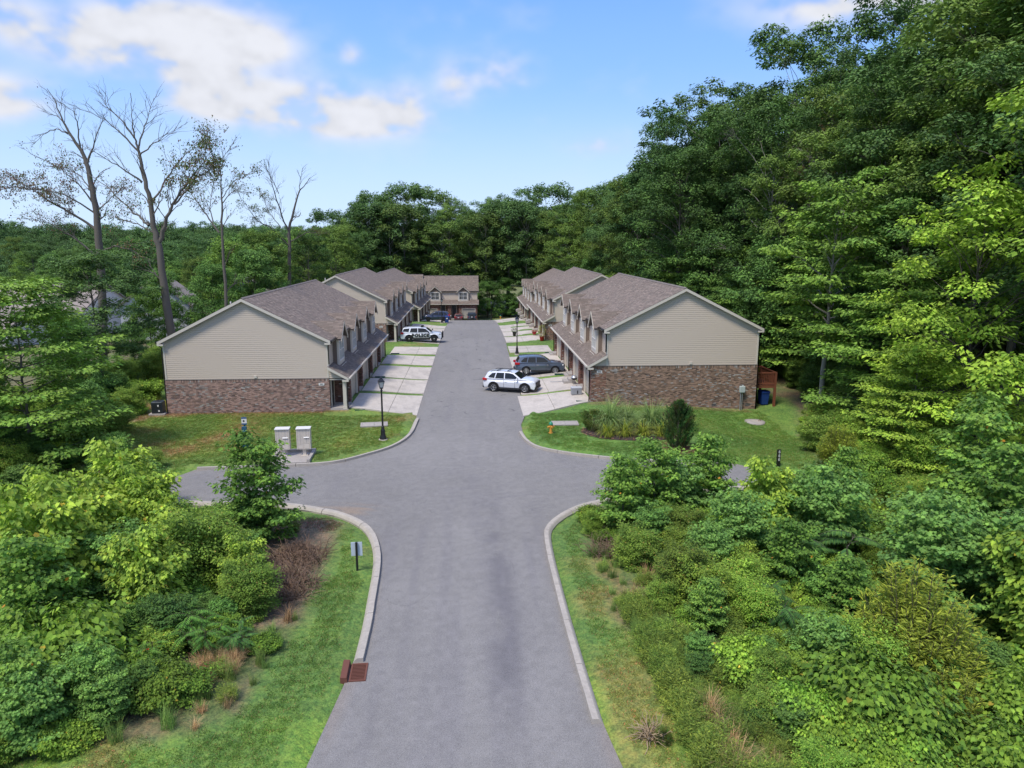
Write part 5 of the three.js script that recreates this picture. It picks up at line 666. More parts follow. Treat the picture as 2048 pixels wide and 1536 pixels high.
// ground cover nobody could count
function scatter(name, label, category, geo, mat, list, tint = 0.3) { const im = new THREE.InstancedMesh(geo, mat, list.length), q = new THREE.Object3D(), r = RNG(list.length); list.forEach(([x, z, s, y], i) => { q.position.set(x, (y ?? groundY(x, z)) - 0.04, z); q.rotation.set(0, r() * 6.28, 0); q.scale.set(s, s * (0.8 + 0.4 * r()), s); q.updateMatrix(); im.setMatrixAt(i, q.matrix); const v = 1 - tint + 2 * tint * r(); im.setColorAt(i, lin(v * (0.92 + 0.2 * r()), v, v * 0.95)); }); im.name = numbered(name); im.castShadow = im.receiveShadow = true; tag(im, label, category, null, 'stuff'); scene.add(im); return im; }
{
  const r = RNG(555), under = [[], [], []], tall = [], weeds = [], dry = [], woods = [];
  for (let k = 0; k < 52000; k++) {
    const x = -34 + 64 * r(), z = -78 + 74 * r(), l = brushL(x, z), q = brushR(x, z); if (!l && !q) continue; if (z > -34 && roadD(x, z) < 0.8) continue; if (x < -8.5 && x > -23 && z < -52 && z > -113) continue; if (x > -8.6 && x < -5.4 && z < -22.6 && z > -29.5) continue;
    if (q && x > 24 && z < -52) { if (woods.length < 500 && x > 28) woods.push([x, z, 0.3 + 0.5 * r()]); continue; }
    const w = 1.6 + 0.8 * vnoise(x, z, 9), edge = l ? (brushL(x + w, z) ? 1 : 0) : (brushR(x - w, z) ? 1 : 0), t = r(), kind = Math.min(2, Math.floor(3 * vnoise(x / 2.2, z / 2.2, 44) + 0.9 * (r() - 0.5)));
    if (!edge) { if (t < 0.22) tall.push([x, z, 0.35 + 0.35 * r()]); else if (t < 0.30) weeds.push([x, z, 0.25 + 0.35 * r()]); else if (t < 0.35) dry.push([x, z, 0.5 + 0.4 * r()]); else if (t < 0.375) under[Math.max(0, kind)].push([x, z, 0.2 + 0.25 * r()]); }
    else { if (t < 0.115) under[Math.max(0, kind)].push([x, z, 0.35 + 0.55 * r() * r()]); else if (t < 0.125) weeds.push([x, z, 0.4 + 0.5 * r()]); else if (t < 0.135) tall.push([x, z, 0.6 + 0.5 * r()]); else if (t < 0.137) dry.push([x, z, 0.6 + 0.5 * r()]); }
  }
  for (let k = 0; k < 240; k++) { const z = -13 - 9.5 * r(), x = 5.5 + 1.9 * r() * r() + (-13 - z) * -0.05; (r() < 0.45 ? weeds : tall).push([x, z, 0.35 + 0.4 * r()]); }
  for (let k = 0; k < 9; k++) dry.push([5.6 + 0.9 * r(), -14.2 - 2.4 * r(), 0.8 + 0.3 * r()]);
  for (let k = 0; k < 26; k++) dry.push([-6.5 - 0.7 * r() - 0.05 * k, -20.3 + 1.6 * r() + 0.02 * k, 0.5 + 0.4 * r()]);
  for (let k = 0; k < 420; k++) woods.push([26 + 30 * r(), -46 - 120 * r(), 0.4 + 0.6 * r()]);
  [[P.shrub, ML.near, 'small-leaved'], [P.vine, ML.near, 'heart-leaved'], [P.lobed2, ML.nearD, 'dark lobed-leaved']].forEach(([p, m, n], i) => scatter('undergrowth', n + ' low undergrowth between the saplings on both sides of the road', 'undergrowth', p.children[1].geometry, m, under[i].map((q) => i === 2 ? [q[0], q[1], q[2] * 0.6] : q), 0.4));
  scatter('undergrowth', 'dark undergrowth on the floor of the right-hand wood', 'undergrowth', P.shrub.children[1].geometry, ML.nearD, woods);
  scatter('tall_grass', 'tall green grass along the edges of the thickets', 'grass', P.grassClump.children[0].geometry, ML.blades, tall);
  scatter('weeds', 'feathery green weeds among the tall grass', 'weeds', P.weed.children[1].geometry, ML.near, weeds);
  scatter('dry_grass', 'tufts of dry straw-coloured grass in the thickets', 'grass', P.dryGrass.children[0].geometry, ML.blades, dry);
  const L = new Leaves(), g = RNG(9); for (let k = 0; k < 230; k++) { const x = (g() - 0.5) * 0.62, z = (g() - 0.5) * 0.62, a = g() * 6.28, v = 0.6 + 0.8 * g(), y = g() < 0.1; L.add([x, -0.01, z], [Math.cos(a) * 0.8, 0.5 + g(), Math.sin(a) * 0.8], [-Math.sin(a), 0.2, Math.cos(a)], 0.05 + 0.05 * g(), 0.014, y ? [0.26 * v, 0.2 * v, 0.08 * v] : [0.085 * v, 0.165 * v, 0.028 * v], 'kite', 0, 0.2); }
  const lawn = [], tint = [], geo = L.geometry(); const q = new THREE.Object3D();
  for (let x = -24; x < 22; x += 0.5) for (let z = -52.4; z < -8; z += 0.5) { if (brushL(x - 0.3, z) || brushR(x + 0.3, z) || roadD(x, z) < 0.62) continue; const X = x + (r() - 0.5) * 0.3, Z = z + (r() - 0.5) * 0.3, d = roadD(X, Z); if (d < 0.6 || (z < -50.6 && Math.abs(x) < 10.4)) continue; if (X < -9 && X > -12 && Z > -42.4 && Z < -39.2) continue; if (X > 7 && X < 14.2 && Z < -42.9 && Z > -47.6) continue; const c = cover(X, Z); q.position.set(X, groundY(X, Z), Z); q.rotation.y = r() * 6.28; const s = 0.75 + 0.5 * r(); q.scale.set(1, s, 1); q.updateMatrix(); lawn.push(q.matrix.clone()); tint.push([c[0] / 0.085, c[1] / 0.15, c[2] / 0.03].map((v) => clamp(v, 0.4, 3.2))); }
  const im = new THREE.InstancedMesh(geo, ML.blades, lawn.length); lawn.forEach((m, i) => { im.setMatrixAt(i, m); im.setColorAt(i, lin(...tint[i])); }); im.name = 'lawn_grass'; im.castShadow = im.receiveShadow = true; tag(im, 'short mown grass of the lawns and verges', 'grass', null, 'stuff'); scene.add(im);
}
// ---------------------------------------------------------------- vehicles
const CM = { tyre: std([0.012, 0.012, 0.013], 0.85), alloy: std([0.5, 0.51, 0.52], 0.3, { metalness: 0.7 }), blackRim: std([0.02, 0.02, 0.022], 0.5), clad: std([0.016, 0.016, 0.017], 0.6), glass: new THREE.MeshPhysicalMaterial({ color: lin(0.012, 0.015, 0.017), roughness: 0.04, specularIntensity: 1, ior: 1.55 }), lamp: std([0.75, 0.76, 0.78], 0.12), red: std([0.45, 0.012, 0.015], 0.18), seam: std([0.02, 0.02, 0.02], 0.8), chrome: std([0.65, 0.66, 0.68], 0.15, { metalness: 0.9 }), plate: std([0.6, 0.62, 0.62], 0.4) };
const paint = (r, g, b) => new THREE.MeshPhysicalMaterial({ color: lin(r, g, b), roughness: 0.38, clearcoat: 1, clearcoatRoughness: 0.06, metalness: 0.1 });
function car(name, label, category, pos, turn, c) {
  const t = thing(name, label, category, pos, turn), W = c.W, wr = c.wr ?? 0.35, xf = c.wheels[0], xr = c.wheels[1], ar = wr * 1.17;
  const sh = new THREE.Shape(), lo = c.clear ?? 0.27, arch = (x) => { for (let i = 0; i <= 10; i++) { const a = Math.PI * i / 10; sh.lineTo(x - ar * Math.cos(a), Math.max(lo, wr + ar * Math.sin(a))); } };
  sh.moveTo(-c.L / 2 + 0.12, lo + 0.06); arch(xr); arch(xf); sh.lineTo(c.L / 2 - 0.16, lo); for (const p of c.nose) sh.lineTo(...p); for (const p of c.tail) sh.lineTo(...p); sh.closePath();
  const bev = 0.07, taper = (x, y) => { const k = Math.max(0, Math.abs(x) - c.L * 0.33) / (c.L * 0.17); return (1 - 0.13 * k * k) * (y > c.belt - 0.22 ? 1 - 0.10 * (y - c.belt + 0.22) / 0.22 : 1) * (y < 0.42 ? 0.97 : 1); };
  const shape = (s, depth, f, b) => { const g = new THREE.ExtrudeGeometry(s, { depth: depth - 2 * b, bevelEnabled: b > 0, bevelThickness: b, bevelSize: b * 0.5, bevelOffset: -b * 0.5, bevelSegments: 3, steps: 1 }); g.translate(0, 0, -(depth - 2 * b) / 2); const P = g.attributes.position; for (let i = 0; i < P.count; i++) P.setZ(i, P.getZ(i) * f(P.getX(i), P.getY(i))); g.deleteAttribute('uv'); g.deleteAttribute('normal'); return toCreasedNormals(mergeVertices(g, 1e-4), 0.6); };
  mesh('body', shape(sh, W, taper, bev), c.paint, t);
  const cs = new THREE.Shape(); c.cabin.forEach((p, i) => i ? cs.lineTo(...p) : cs.moveTo(...p)); cs.closePath(); const tum = c.tumble ?? 0.2, ft = (x, y) => 0.93 * (1 - tum * clamp((y - c.belt) / (c.H - c.belt)));
  mesh('cabin', shape(cs, W, ft, 0.05), c.roofPaint ?? c.paint, t);
  const side = (x, y, k, o) => [x, y, k * (W / 2 * ft(x, y) + o)];
  for (const poly of c.windows) for (const k of [-1, 1]) { const mb = new MB(); for (let i = 1; i + 1 < poly.length; i++) mb.tri(side(...poly[0], k, 0.007), side(...poly[i], k, 0.007), side(...poly[i + 1], k, 0.007)); mb.build('side_window', CM.glass, t); }
  const screen = (a, b, name, w) => { const nx = b[1] - a[1], ny = a[0] - b[0], l = Math.hypot(nx, ny) * Math.sign(nx * (a[0] + b[0]) || 1), o = 0.016, q = (p, k) => [p[0] + nx / l * o, p[1] + ny / l * o * Math.sign(1), k * W / 2 * ft(...p) * w]; const mb = new MB(); mb.quad(q(a, -1), q(a, 1), q(b, 1), q(b, -1)); mb.build(name, CM.glass, t); };
  screen(c.wind[0], c.wind[1], 'windscreen', 0.9); screen(c.rear[0], c.rear[1], 'rear_window', 0.84);
  for (const x of [xf, xr]) for (const k of [-1, 1]) {
    const w = new THREE.Group(); w.name = 'wheel'; w.position.set(x, wr, k * (W / 2 - 0.1)); t.add(w);
    const ty = new MB(); ty.geo(new THREE.LatheGeometry([[wr * 0.66, -0.11], [wr * 0.93, -0.115], [wr, -0.08], [wr, 0.08], [wr * 0.93, 0.115], [wr * 0.66, 0.11]].map(([a, b]) => new THREE.Vector2(a, b)), 22), T(0, 0, 0, Math.PI / 2)); ty.build('tyre', CM.tyre, w);
    const rm = new MB(); rm.geo(new THREE.CylinderGeometry(wr * 0.66, wr * 0.66, 0.02, 20), T(0, 0, k * 0.05, Math.PI / 2)); rm.build('brake_disc', CM.blackRim, w);
    const sp = new MB(); sp.geo(new THREE.TorusGeometry(wr * 0.64, 0.018, 5, 22), T(0, 0, k * 0.095)); for (let i = 0; i < (c.spokes ?? 5); i++) { const a = i / (c.spokes ?? 5) * 2 * Math.PI, q = wr * 0.62; sp.bar([0, 0, k * 0.095], [Math.cos(a) * q, Math.sin(a) * q, k * 0.09], 0.055, 0.03); } sp.geo(new THREE.CylinderGeometry(c.cap ?? 0.05, c.cap ?? 0.05, 0.03, 10), T(0, 0, k * 0.11, Math.PI / 2)); sp.build('rim', c.rim ?? CM.alloy, w);
    if (c.capMat) { const cp = new MB(); cp.geo(new THREE.CylinderGeometry(0.075, 0.085, 0.03, 12), T(0, 0, k * 0.125, Math.PI / 2)); cp.build('hub_cap', c.capMat, w); }
    const wl = new MB(); wl.box(x - ar + 0.02, x + ar - 0.02, wr - 0.02, wr + ar * 0.84, k > 0 ? W / 2 - 0.34 : -W / 2 + 0.3, k > 0 ? W / 2 - 0.3 : -W / 2 + 0.34); wl.build('wheel_well', CM.clad, t);
    if (c.clad) { const n = 14, mb = new MB(); for (let i = 0; i < n; i++) { const P = (a, r, o) => [x - r * Math.cos(a), Math.max(lo, wr + r * Math.sin(a)), k * (W / 2 * taper(x, 0.5) + o)], a0 = Math.PI * i / n, a1 = Math.PI * (i + 1) / n, r0 = ar - 0.005, r1 = ar + 0.075; mb.quad(P(a0, r0, 0.012), P(a1, r0, 0.012), P(a1, r1, 0.012), P(a0, r1, 0.012)).quad(P(a0, r1, -0.03), P(a0, r1, 0.012), P(a1, r1, 0.012), P(a1, r1, -0.03)).quad(P(a0, r0, -0.1), P(a0, r0, 0.012), P(a1, r0, 0.012), P(a1, r0, -0.1)); } mb.build('wheel_arch', CM.clad, t); }
  }
  for (const k of [-1, 1]) {
    const z0 = W / 2 * 0.985, sl = new MB(); sl.box(xr + ar + 0.03, xf - ar - 0.03, lo - 0.02, lo + (c.sill ?? 0.12), k > 0 ? z0 - 0.1 : -z0 - 0.018, k > 0 ? z0 + 0.018 : -z0 + 0.1); sl.build('sill', CM.clad, t);
    for (const x of c.seams) { const s = new MB(); s.box(x - 0.008, x + 0.008, lo + 0.14, c.belt - 0.06, k > 0 ? W / 2 - 0.02 : -W / 2 - 0.004, k > 0 ? W / 2 + 0.004 : -W / 2 + 0.02); s.build('door_seam', CM.seam, t); const h = new MB(); h.box(x + 0.07, x + 0.27, c.belt - 0.2, c.belt - 0.165, k > 0 ? W / 2 - 0.03 : -W / 2 - 0.022, k > 0 ? W / 2 + 0.022 : -W / 2 + 0.03); h.build('door_handle', c.handle ?? c.paint, t); }
    const m = new MB(); m.geo(new RoundedBoxGeometry(0.12, 0.17, 0.22, 2, 0.05), T(c.mirror, c.belt + 0.06, k * (W / 2 + 0.06))); m.build('mirror', c.mirrorMat ?? c.paint, t);
    const hl = c.head, hm = new MB(); hm.geo(new RoundedBoxGeometry(hl[2], hl[3], 0.3, 2, 0.04), T(hl[0], hl[1], k * (W / 2 * 0.74), 0, k * -0.25, -0.12)); hm.build('headlight', c.headMat ?? CM.lamp, t);
    const tl = c.tailLamp, tm = new MB(); tm.geo(new RoundedBoxGeometry(tl[2], tl[3], tl[4] ?? 0.3, 2, 0.04), T(tl[0], tl[1], k * (W / 2 * (tl[5] ?? 0.80)))); tm.build('tail_light', CM.red, t);
  }
  const part = (n, f, m) => { const mb = new MB(); f(mb); mb.build(n, m, t); };
  part('grille', (m) => m.geo(new RoundedBoxGeometry(0.1, c.grille[1], W * 0.62, 2, 0.03), T(c.L / 2 + (c.grille[2] ?? -0.06), c.grille[0], 0)), CM.clad);
  part('front_bumper', (m) => m.geo(new RoundedBoxGeometry(0.16, 0.2, W * 0.82, 2, 0.05), T(c.L / 2 - 0.07, lo + 0.1, 0)), CM.clad);
  part('rear_bumper', (m) => m.geo(new RoundedBoxGeometry(0.2, 0.22, W * 0.86, 2, 0.06), T(-c.L / 2 + 0.08, lo + 0.14, 0)), CM.clad);
  part('number_plate', (m) => m.box(-c.L / 2 - 0.012, -c.L / 2 + 0.1, c.plateY ?? 0.82, (c.plateY ?? 0.82) + 0.14, -0.16, 0.16), CM.plate);
  return t;
}
const suv = { W: 1.86, L: 4.6, H: 1.69, belt: 1.06, wheels: [1.38, -1.31], wr: 0.36, seams: [0.52, -0.42], mirror: 0.72, head: [2.02, 0.86, 0.34, 0.14], tailLamp: [-2.1, 1.02, 0.36, 0.2], grille: [0.68, 0.34], nose: [[2.22, 0.42], [2.26, 0.62], [2.2, 0.86], [2.08, 0.98], [1.5, 1.09], [1.02, 1.13]], tail: [[-1.95, 1.12], [-2.18, 1.08], [-2.26, 0.86], [-2.24, 0.5]], cabin: [[1.12, 1.06], [0.42, 1.56], [0.1, 1.645], [-0.5, 1.685], [-1.3, 1.66], [-1.86, 1.58], [-2.14, 1.06]], wind: [[1.04, 1.13], [0.44, 1.55]], rear: [[-2.1, 1.14], [-1.9, 1.52]], windows: [[[0.86, 1.12], [0.36, 1.5], [-0.02, 1.57], [-0.34, 1.58], [-0.34, 1.11]], [[-0.42, 1.11], [-0.42, 1.58], [-1.05, 1.57], [-1.18, 1.12]], [[-1.26, 1.13], [-1.14, 1.56], [-1.45, 1.53], [-1.78, 1.24], [-1.72, 1.16]]] };
{ // white car turning off the road into a driveway
  const t = car('parked_car', 'white compact SUV with roof bars, half on the road and half on a driveway', 'car', [3.28, 0.03, -59.25], -0.356, { ...suv, paint: paint(0.74, 0.76, 0.79), clad: true, spokes: 5 });
  t.rotation.z = 0.012; const rk = (n, f, m = CM.clad) => { const mb = new MB(); f(mb); mb.build(n, m, t); };
  for (const k of [-1, 1]) rk('roof_rail', (m) => m.geo(tube([[0.25, 1.62, k * 0.62], [0.1, 1.7, k * 0.63], [-1.45, 1.71, k * 0.63], [-1.62, 1.63, k * 0.62]], 0.022, 0.022, 6)));
  for (const x of [-0.15, -1.05]) rk('roof_bar', (m) => m.box(x - 0.035, x + 0.035, 1.72, 1.75, -0.66, 0.66)); rk('fog_light', (m) => { for (const k of [-1, 1]) m.box(2.16, 2.24, 0.5, 0.68, k * 0.66 - 0.06, k * 0.66 + 0.06); });
}
car('parked_car', 'slate blue-grey SUV parked nose-in on the right-hand driveway behind the white one', 'car', [6.2, 0.22, -66.2], 0.03, { ...suv, L: 4.68, paint: paint(0.075, 0.098, 0.135), spokes: 10, handle: CM.chrome, tailLamp: [-2.12, 1.02, 0.46, 0.2], clad: false, sill: 0.1 });
{ // police car
  const t = car('police_car', 'white police SUV with POLICE on its black-bottomed doors, nose to the road', 'police car', [-6.2, 0.17, -89.2], 0, { ...suv, W: 2.0, L: 5.05, H: 1.76, belt: 1.1, wheels: [1.58, -1.45], wr: 0.39, rim: CM.blackRim, capMat: CM.chrome, clad: true, paint: paint(0.66, 0.69, 0.74), seams: [0.62, -0.45], mirror: 0.92, mirrorMat: CM.clad, handle: CM.clad, head: [2.2, 0.94, 0.36, 0.13], headMat: CM.glass, tailLamp: [-2.3, 1.06, 0.36, 0.26], grille: [0.76, 0.4], sill: 0.26, nose: [[2.46, 0.44], [2.5, 0.7], [2.46, 0.95], [2.3, 1.06], [1.7, 1.14], [1.2, 1.18]], tail: [[-2.2, 1.16], [-2.42, 1.12], [-2.5, 0.9], [-2.48, 0.5]], cabin: [[1.3, 1.1], [0.62, 1.62], [0.3, 1.72], [-0.5, 1.75], [-1.6, 1.73], [-2.16, 1.64], [-2.4, 1.1]], wind: [[1.22, 1.18], [0.64, 1.61]], rear: [[-2.36, 1.2], [-2.2, 1.58]], windows: [[[1.04, 1.18], [0.56, 1.56], [0.2, 1.64], [-0.36, 1.66], [-0.36, 1.16]], [[-0.44, 1.16], [-0.44, 1.66], [-1.22, 1.65], [-1.36, 1.18]], [[-1.5, 1.2], [-1.38, 1.64], [-2.08, 1.58], [-2.22, 1.26]]] });
  const pp = (n, f, m = CM.clad) => { const mb = new MB(); f(mb); mb.build(n, m, t); };
  for (const k of [1, -1]) { pp('lower_stripe', (m) => m.box(-1.0, 1.08, 0.42, 0.585, k > 0 ? 0.98 : -1.009, k > 0 ? 1.009 : -0.98)); const g = new TextGeometry('POLICE', { font, size: 0.36, depth: 0.012, curveSegments: 3, bevelEnabled: true, bevelThickness: 0.002, bevelSize: 0.022, bevelSegments: 1 }); g.computeBoundingBox(); const w = g.boundingBox.max.x; pp('lettering', (m) => m.geo(g, T(k > 0 ? -1.15 : 1.0, 0.62, k * 1.0, 0, k > 0 ? 0 : Math.PI, 0, 2.15 / w, 1, 1))); pp('small_lettering', (m) => m.box(-0.9, 0.95, 0.5, 0.535, k > 0 ? 1.0 : -1.013, k > 0 ? 1.013 : -1.0), CM.plate); }
  pp('light_bar', (m) => m.geo(new RoundedBoxGeometry(0.34, 0.1, 1.2, 2, 0.04), T(0.12, 1.82, 0)), CM.glass); pp('push_bumper', (m) => { for (const k of [-0.36, 0.36]) m.geo(new RoundedBoxGeometry(0.12, 0.78, 0.09, 2, 0.03), T(2.6, 0.82, k)); m.geo(tube([[2.62, 1.15, -0.5], [2.62, 1.15, 0.5]], 0.045, 0.045, 8)); m.geo(tube([[2.62, 0.62, -0.5], [2.62, 0.62, 0.5]], 0.045, 0.045, 8)); }); pp('spot_lamp', (m) => { for (const k of [-1, 1]) m.geo(new THREE.SphereGeometry(0.09, 10, 8), T(1.3, 1.3, k * 0.95)); });
}
car('parked_car', 'dark blue SUV with its nose at the garage of the farthest left-hand row', 'car', [-6.0, -1.17, -124.0], Math.PI + 0.02, { ...suv, L: 4.9, W: 1.92, paint: paint(0.018, 0.032, 0.085), spokes: 5, rim: CM.blackRim, clad: true });
car('parked_car', 'dark red car seen from behind, in front of the end houses', 'car', [-2.75, hr(-155.1) + 0.02, -155.1], Math.PI / 2 - 0.03, { ...suv, H: 1.6, paint: paint(0.11, 0.018, 0.02), rim: CM.blackRim, tailLamp: [-2.16, 1.0, 0.2, 0.16, 0.4, 0.72] });
{
  const t = car('parked_car', 'dark off-road car with a spare wheel on its tailgate, before the right-hand end garage', 'car', [0.0, hr(-155.3) + 0.02, -155.3], Math.PI / 2, { ...suv, W: 1.88, L: 4.3, H: 1.85, belt: 1.16, tumble: 0.07, wr: 0.4, wheels: [1.3, -1.2], clear: 0.4, paint: paint(0.022, 0.03, 0.045), rim: CM.blackRim, clad: true, mirror: 0.7, head: [2.0, 0.95, 0.1, 0.2], grille: [0.95, 0.36], tailLamp: [-2.1, 1.0, 0.14, 0.22, 0.16, 0.86], nose: [[2.08, 0.5], [2.1, 1.0], [2.0, 1.14], [0.9, 1.2]], tail: [[-2.04, 1.2], [-2.1, 1.1], [-2.1, 0.5]], cabin: [[0.86, 1.16], [0.56, 1.78], [0.4, 1.85], [-1.9, 1.85], [-2.0, 1.78], [-2.06, 1.16]], wind: [[0.84, 1.22], [0.58, 1.74]], rear: [[-2.06, 1.24], [-2.01, 1.72]], windows: [[[0.66, 1.24], [0.46, 1.74], [-0.3, 1.75], [-0.3, 1.24]], [[-0.42, 1.24], [-0.42, 1.75], [-1.05, 1.75], [-1.05, 1.24]], [[-1.18, 1.24], [-1.18, 1.75], [-1.88, 1.75], [-1.94, 1.24]]] });
  const m = new MB(); m.geo(new THREE.CylinderGeometry(0.4, 0.4, 0.22, 20), T(-2.24, 1.02, 0, 0, 0, Math.PI / 2)); m.build('spare_wheel', CM.tyre, t); const r = new MB(); r.geo(new THREE.CylinderGeometry(0.2, 0.2, 0.03, 14), T(-2.365, 1.02, 0, 0, 0, Math.PI / 2)); r.build('spare_rim', CM.alloy, t);
}
{ // pale car at the far houses, mostly hidden by trees
  car('parked_car', 'pale car outside the far houses, glimpsed between the trees at the left', 'car', [-46.5, groundY(-46.5, -88) + 0.02, -88], 0.5, { ...suv, paint: paint(0.6, 0.62, 0.64) });
}

// ---------------------------------------------------------------- street furniture and small things
const lathe = (pts, n = 14) => new THREE.LatheGeometry(pts.map(([r, y]) => new THREE.Vector2(r, y)), n);
function streetLamp(label, [x, y, z], h = 4.1) {
  const t = thing('street_lamp', label, 'street lamp', [x, y, z], 0.3, 'black post lanterns along the road'), p = (n, f, m = M.black) => { const mb = new MB(); f(mb); mb.build(n, m, t); };
  p('footing', (m) => m.geo(lathe([[0, -0.2], [0.27, -0.2], [0.27, 0.05], [0, 0.05]])), M.kerb);
  p('base', (m) => m.geo(lathe([[0.0, 0.05], [0.22, 0.05], [0.22, 0.12], [0.19, 0.17], [0.2, 0.22], [0.15, 0.3], [0.13, 0.55], [0.15, 0.58], [0.11, 0.66], [0.085, 0.78], [0.1, 0.8], [0.1, 0.84], [0.06, 0.88]])));
  p('post', (m) => m.geo(lathe([[0.06, 0.86], [0.052, h - 0.95], [0.075, h - 0.94], [0.075, h - 0.9], [0.05, h - 0.86], [0.06, h - 0.78]], 12)));
  const L = h - 0.78, q = (w, y) => [[-w, y, w], [w, y, w], [w, y, -w], [-w, y, -w]];
  p('lantern_frame', (m) => { const a = q(0.09, L + 0.06), b = q(0.165, L + 0.42); for (let i = 0; i < 4; i++) m.bar(a[i], b[i], 0.022, 0.022); m.box(-0.1, 0.1, L, L + 0.06, -0.1, 0.1); m.box(-0.185, 0.185, L + 0.42, L + 0.45, -0.185, 0.185); m.hexa([...q(0.19, L + 0.45), ...q(0.085, L + 0.62)]); m.box(-0.06, 0.06, L + 0.62, L + 0.68, -0.06, 0.06); m.geo(new THREE.SphereGeometry(0.045, 10, 8), T(0, L + 0.73, 0)); });
  for (let i = 0; i < 4; i++) p('lantern_pane', (m) => { const a = q(0.085, L + 0.07), b = q(0.155, L + 0.415), j = (i + 1) % 4; m.quad(a[i], a[j], b[j], b[i]); }, M.frost);
  return t;
}
M.frost = new THREE.MeshPhysicalMaterial({ color: lin(0.7, 0.73, 0.72), roughness: 0.5, transmission: 0.6, thickness: 0 });
streetLamp('black lantern post on the left lawn beside the kerb', [-5.62, 0.08, -44.2], 4.05);
streetLamp('black lantern post on the grass strip between the right-hand driveways', [4.9, 0.1, -78.4], 4.2);
streetLamp('black lantern post beside the dark blue car', [-4.95, hr(-120.5) + 0.08, -120.5], 4.2);
streetLamp('black lantern post at the end of the road, before the wood', [4.3, hr(-160) + 0.1, -160], 4.4);
function hydrant(label, pos) {
  const t = thing('fire_hydrant', label, 'fire hydrant', pos, 0.4), p = (n, g, m) => { const mb = new MB(); g(mb); mb.build(n, m, t); };
  p('barrel', (m) => m.geo(lathe([[0, -0.1], [0.15, -0.1], [0.15, 0.04], [0.1, 0.06], [0.1, 0.5], [0.13, 0.52], [0.13, 0.56], [0, 0.56]])), M.hydrantYellow);
  p('bonnet', (m) => m.geo(lathe([[0.14, 0.56], [0.14, 0.6], [0.12, 0.68], [0.06, 0.74], [0.03, 0.75], [0.03, 0.8], [0, 0.8]])), M.hydrantGreen);
  for (const a of [0, Math.PI / 2, Math.PI]) p('outlet', (m) => m.geo(new THREE.CylinderGeometry(0.065, 0.065, 0.2, 10), T(Math.cos(a) * 0.14, 0.42, Math.sin(a) * 0.14, 0, -a, Math.PI / 2)), M.hydrantYellow);
}
hydrant('yellow fire hydrant with a green cap on the lawn by the right-hand kerb', [5.02, 0.08, -45.2]);
hydrant('small yellow fire hydrant far off on the grass at the end of the road', [6.0, hr(-150) + 0.15, -151.2]);
// cluster mailboxes on their slab
{
  const pad = thing('mailbox_slab', 'concrete slab with a raised rim under the two mailbox units', 'slab', [-10.35, 0, -40.85], 0.04), p = (n, x0, x1, y0, y1, z0, z1) => { const m = new MB(); m.box(x0, x1, y0, y1, z0, z1); m.build(n, M.concretePlain, pad); };
  p('slab', -0.95, 0.95, -0.1, 0.1, -0.8, 1.25); p('rim', -1.12, 1.12, -0.1, 0.26, -1.0, -0.8); p('rim', -1.12, -0.95, -0.1, 0.24, -0.798, 1.2); p('rim', 0.95, 1.12, -0.1, 0.24, -0.798, 1.2);
  for (const [x, n, lab] of [[-10.93, 0, 'left one of the two beige cluster mailbox units'], [-9.75, 1, 'right one of the two beige cluster mailbox units']]) {
    const t = thing('cluster_mailbox', lab, 'mailbox', [x, 0.1, -41.0 - n * 0.05], 0.06, 'cluster mailboxes beside the side road'), q = (nm, f, m = M.mailbox) => { const mb = new MB(); f(mb); return mb.build(nm, m, t); };
    q('pedestal', (m) => { m.box(-0.09, 0.09, 0.03, 0.4, -0.09, 0.09); m.box(-0.2, 0.2, 0, 0.03, -0.2, 0.2); });
    q('cabinet', (m) => m.box(-0.39, 0.39, 0.4, 1.6, -0.22, 0.2)); q('hood', (m) => m.hexa([[-0.41, 1.6, 0.27], [0.41, 1.6, 0.27], [0.41, 1.6, -0.24], [-0.41, 1.6, -0.24], [-0.41, 1.635, 0.27], [0.41, 1.635, 0.27], [0.41, 1.66, -0.24], [-0.41, 1.66, -0.24]]), M.white);
    q('side_rail', (m) => { for (const k of [-0.36, 0.36]) m.box(k - 0.025, k + 0.025, 0.42, 1.6, 0.2, 0.225); });
    for (const k of [-1, 1]) for (let i = 0; i < 11; i++) { const y = 1.5 - i * 0.082; if (k > 0 && (i === 5)) { q('mail_slot', (m) => m.hexa([[0.02, y, 0.26], [0.32, y, 0.26], [0.32, y, 0.2], [0.02, y, 0.2], [0.02, y + 0.03, 0.24], [0.32, y + 0.03, 0.24], [0.32, y + 0.05, 0.2], [0.02, y + 0.05, 0.2]]), M.white); continue; } if (k > 0 && (i > 9)) continue; const d = q('mailbox_door', (m) => m.box(k > 0 ? 0.02 : -0.32, k > 0 ? 0.32 : -0.02, y, y + 0.068, 0.2, 0.212)); const lk = new MB(); lk.box((k > 0 ? 0.17 : -0.17) - 0.012, (k > 0 ? 0.17 : -0.17) + 0.012, y + 0.03, y + 0.048, 0.212, 0.218); lk.build('lock', M.dark, d); }
    for (const k of [-1, 1]) q('parcel_door', (m) => m.box(k > 0 ? 0.02 : -0.32, k > 0 ? 0.32 : -0.02, 0.45, k > 0 ? 0.73 : 0.64, 0.2, 0.212));
  }
}
function box(name, label, cat, mat, pos, turn, dims, extra) { const t = thing(name, label, cat, pos, turn); extra(t, (n, f, m = mat) => { const mb = new MB(); f(mb); return mb.build(n, m, t); }); return t; }
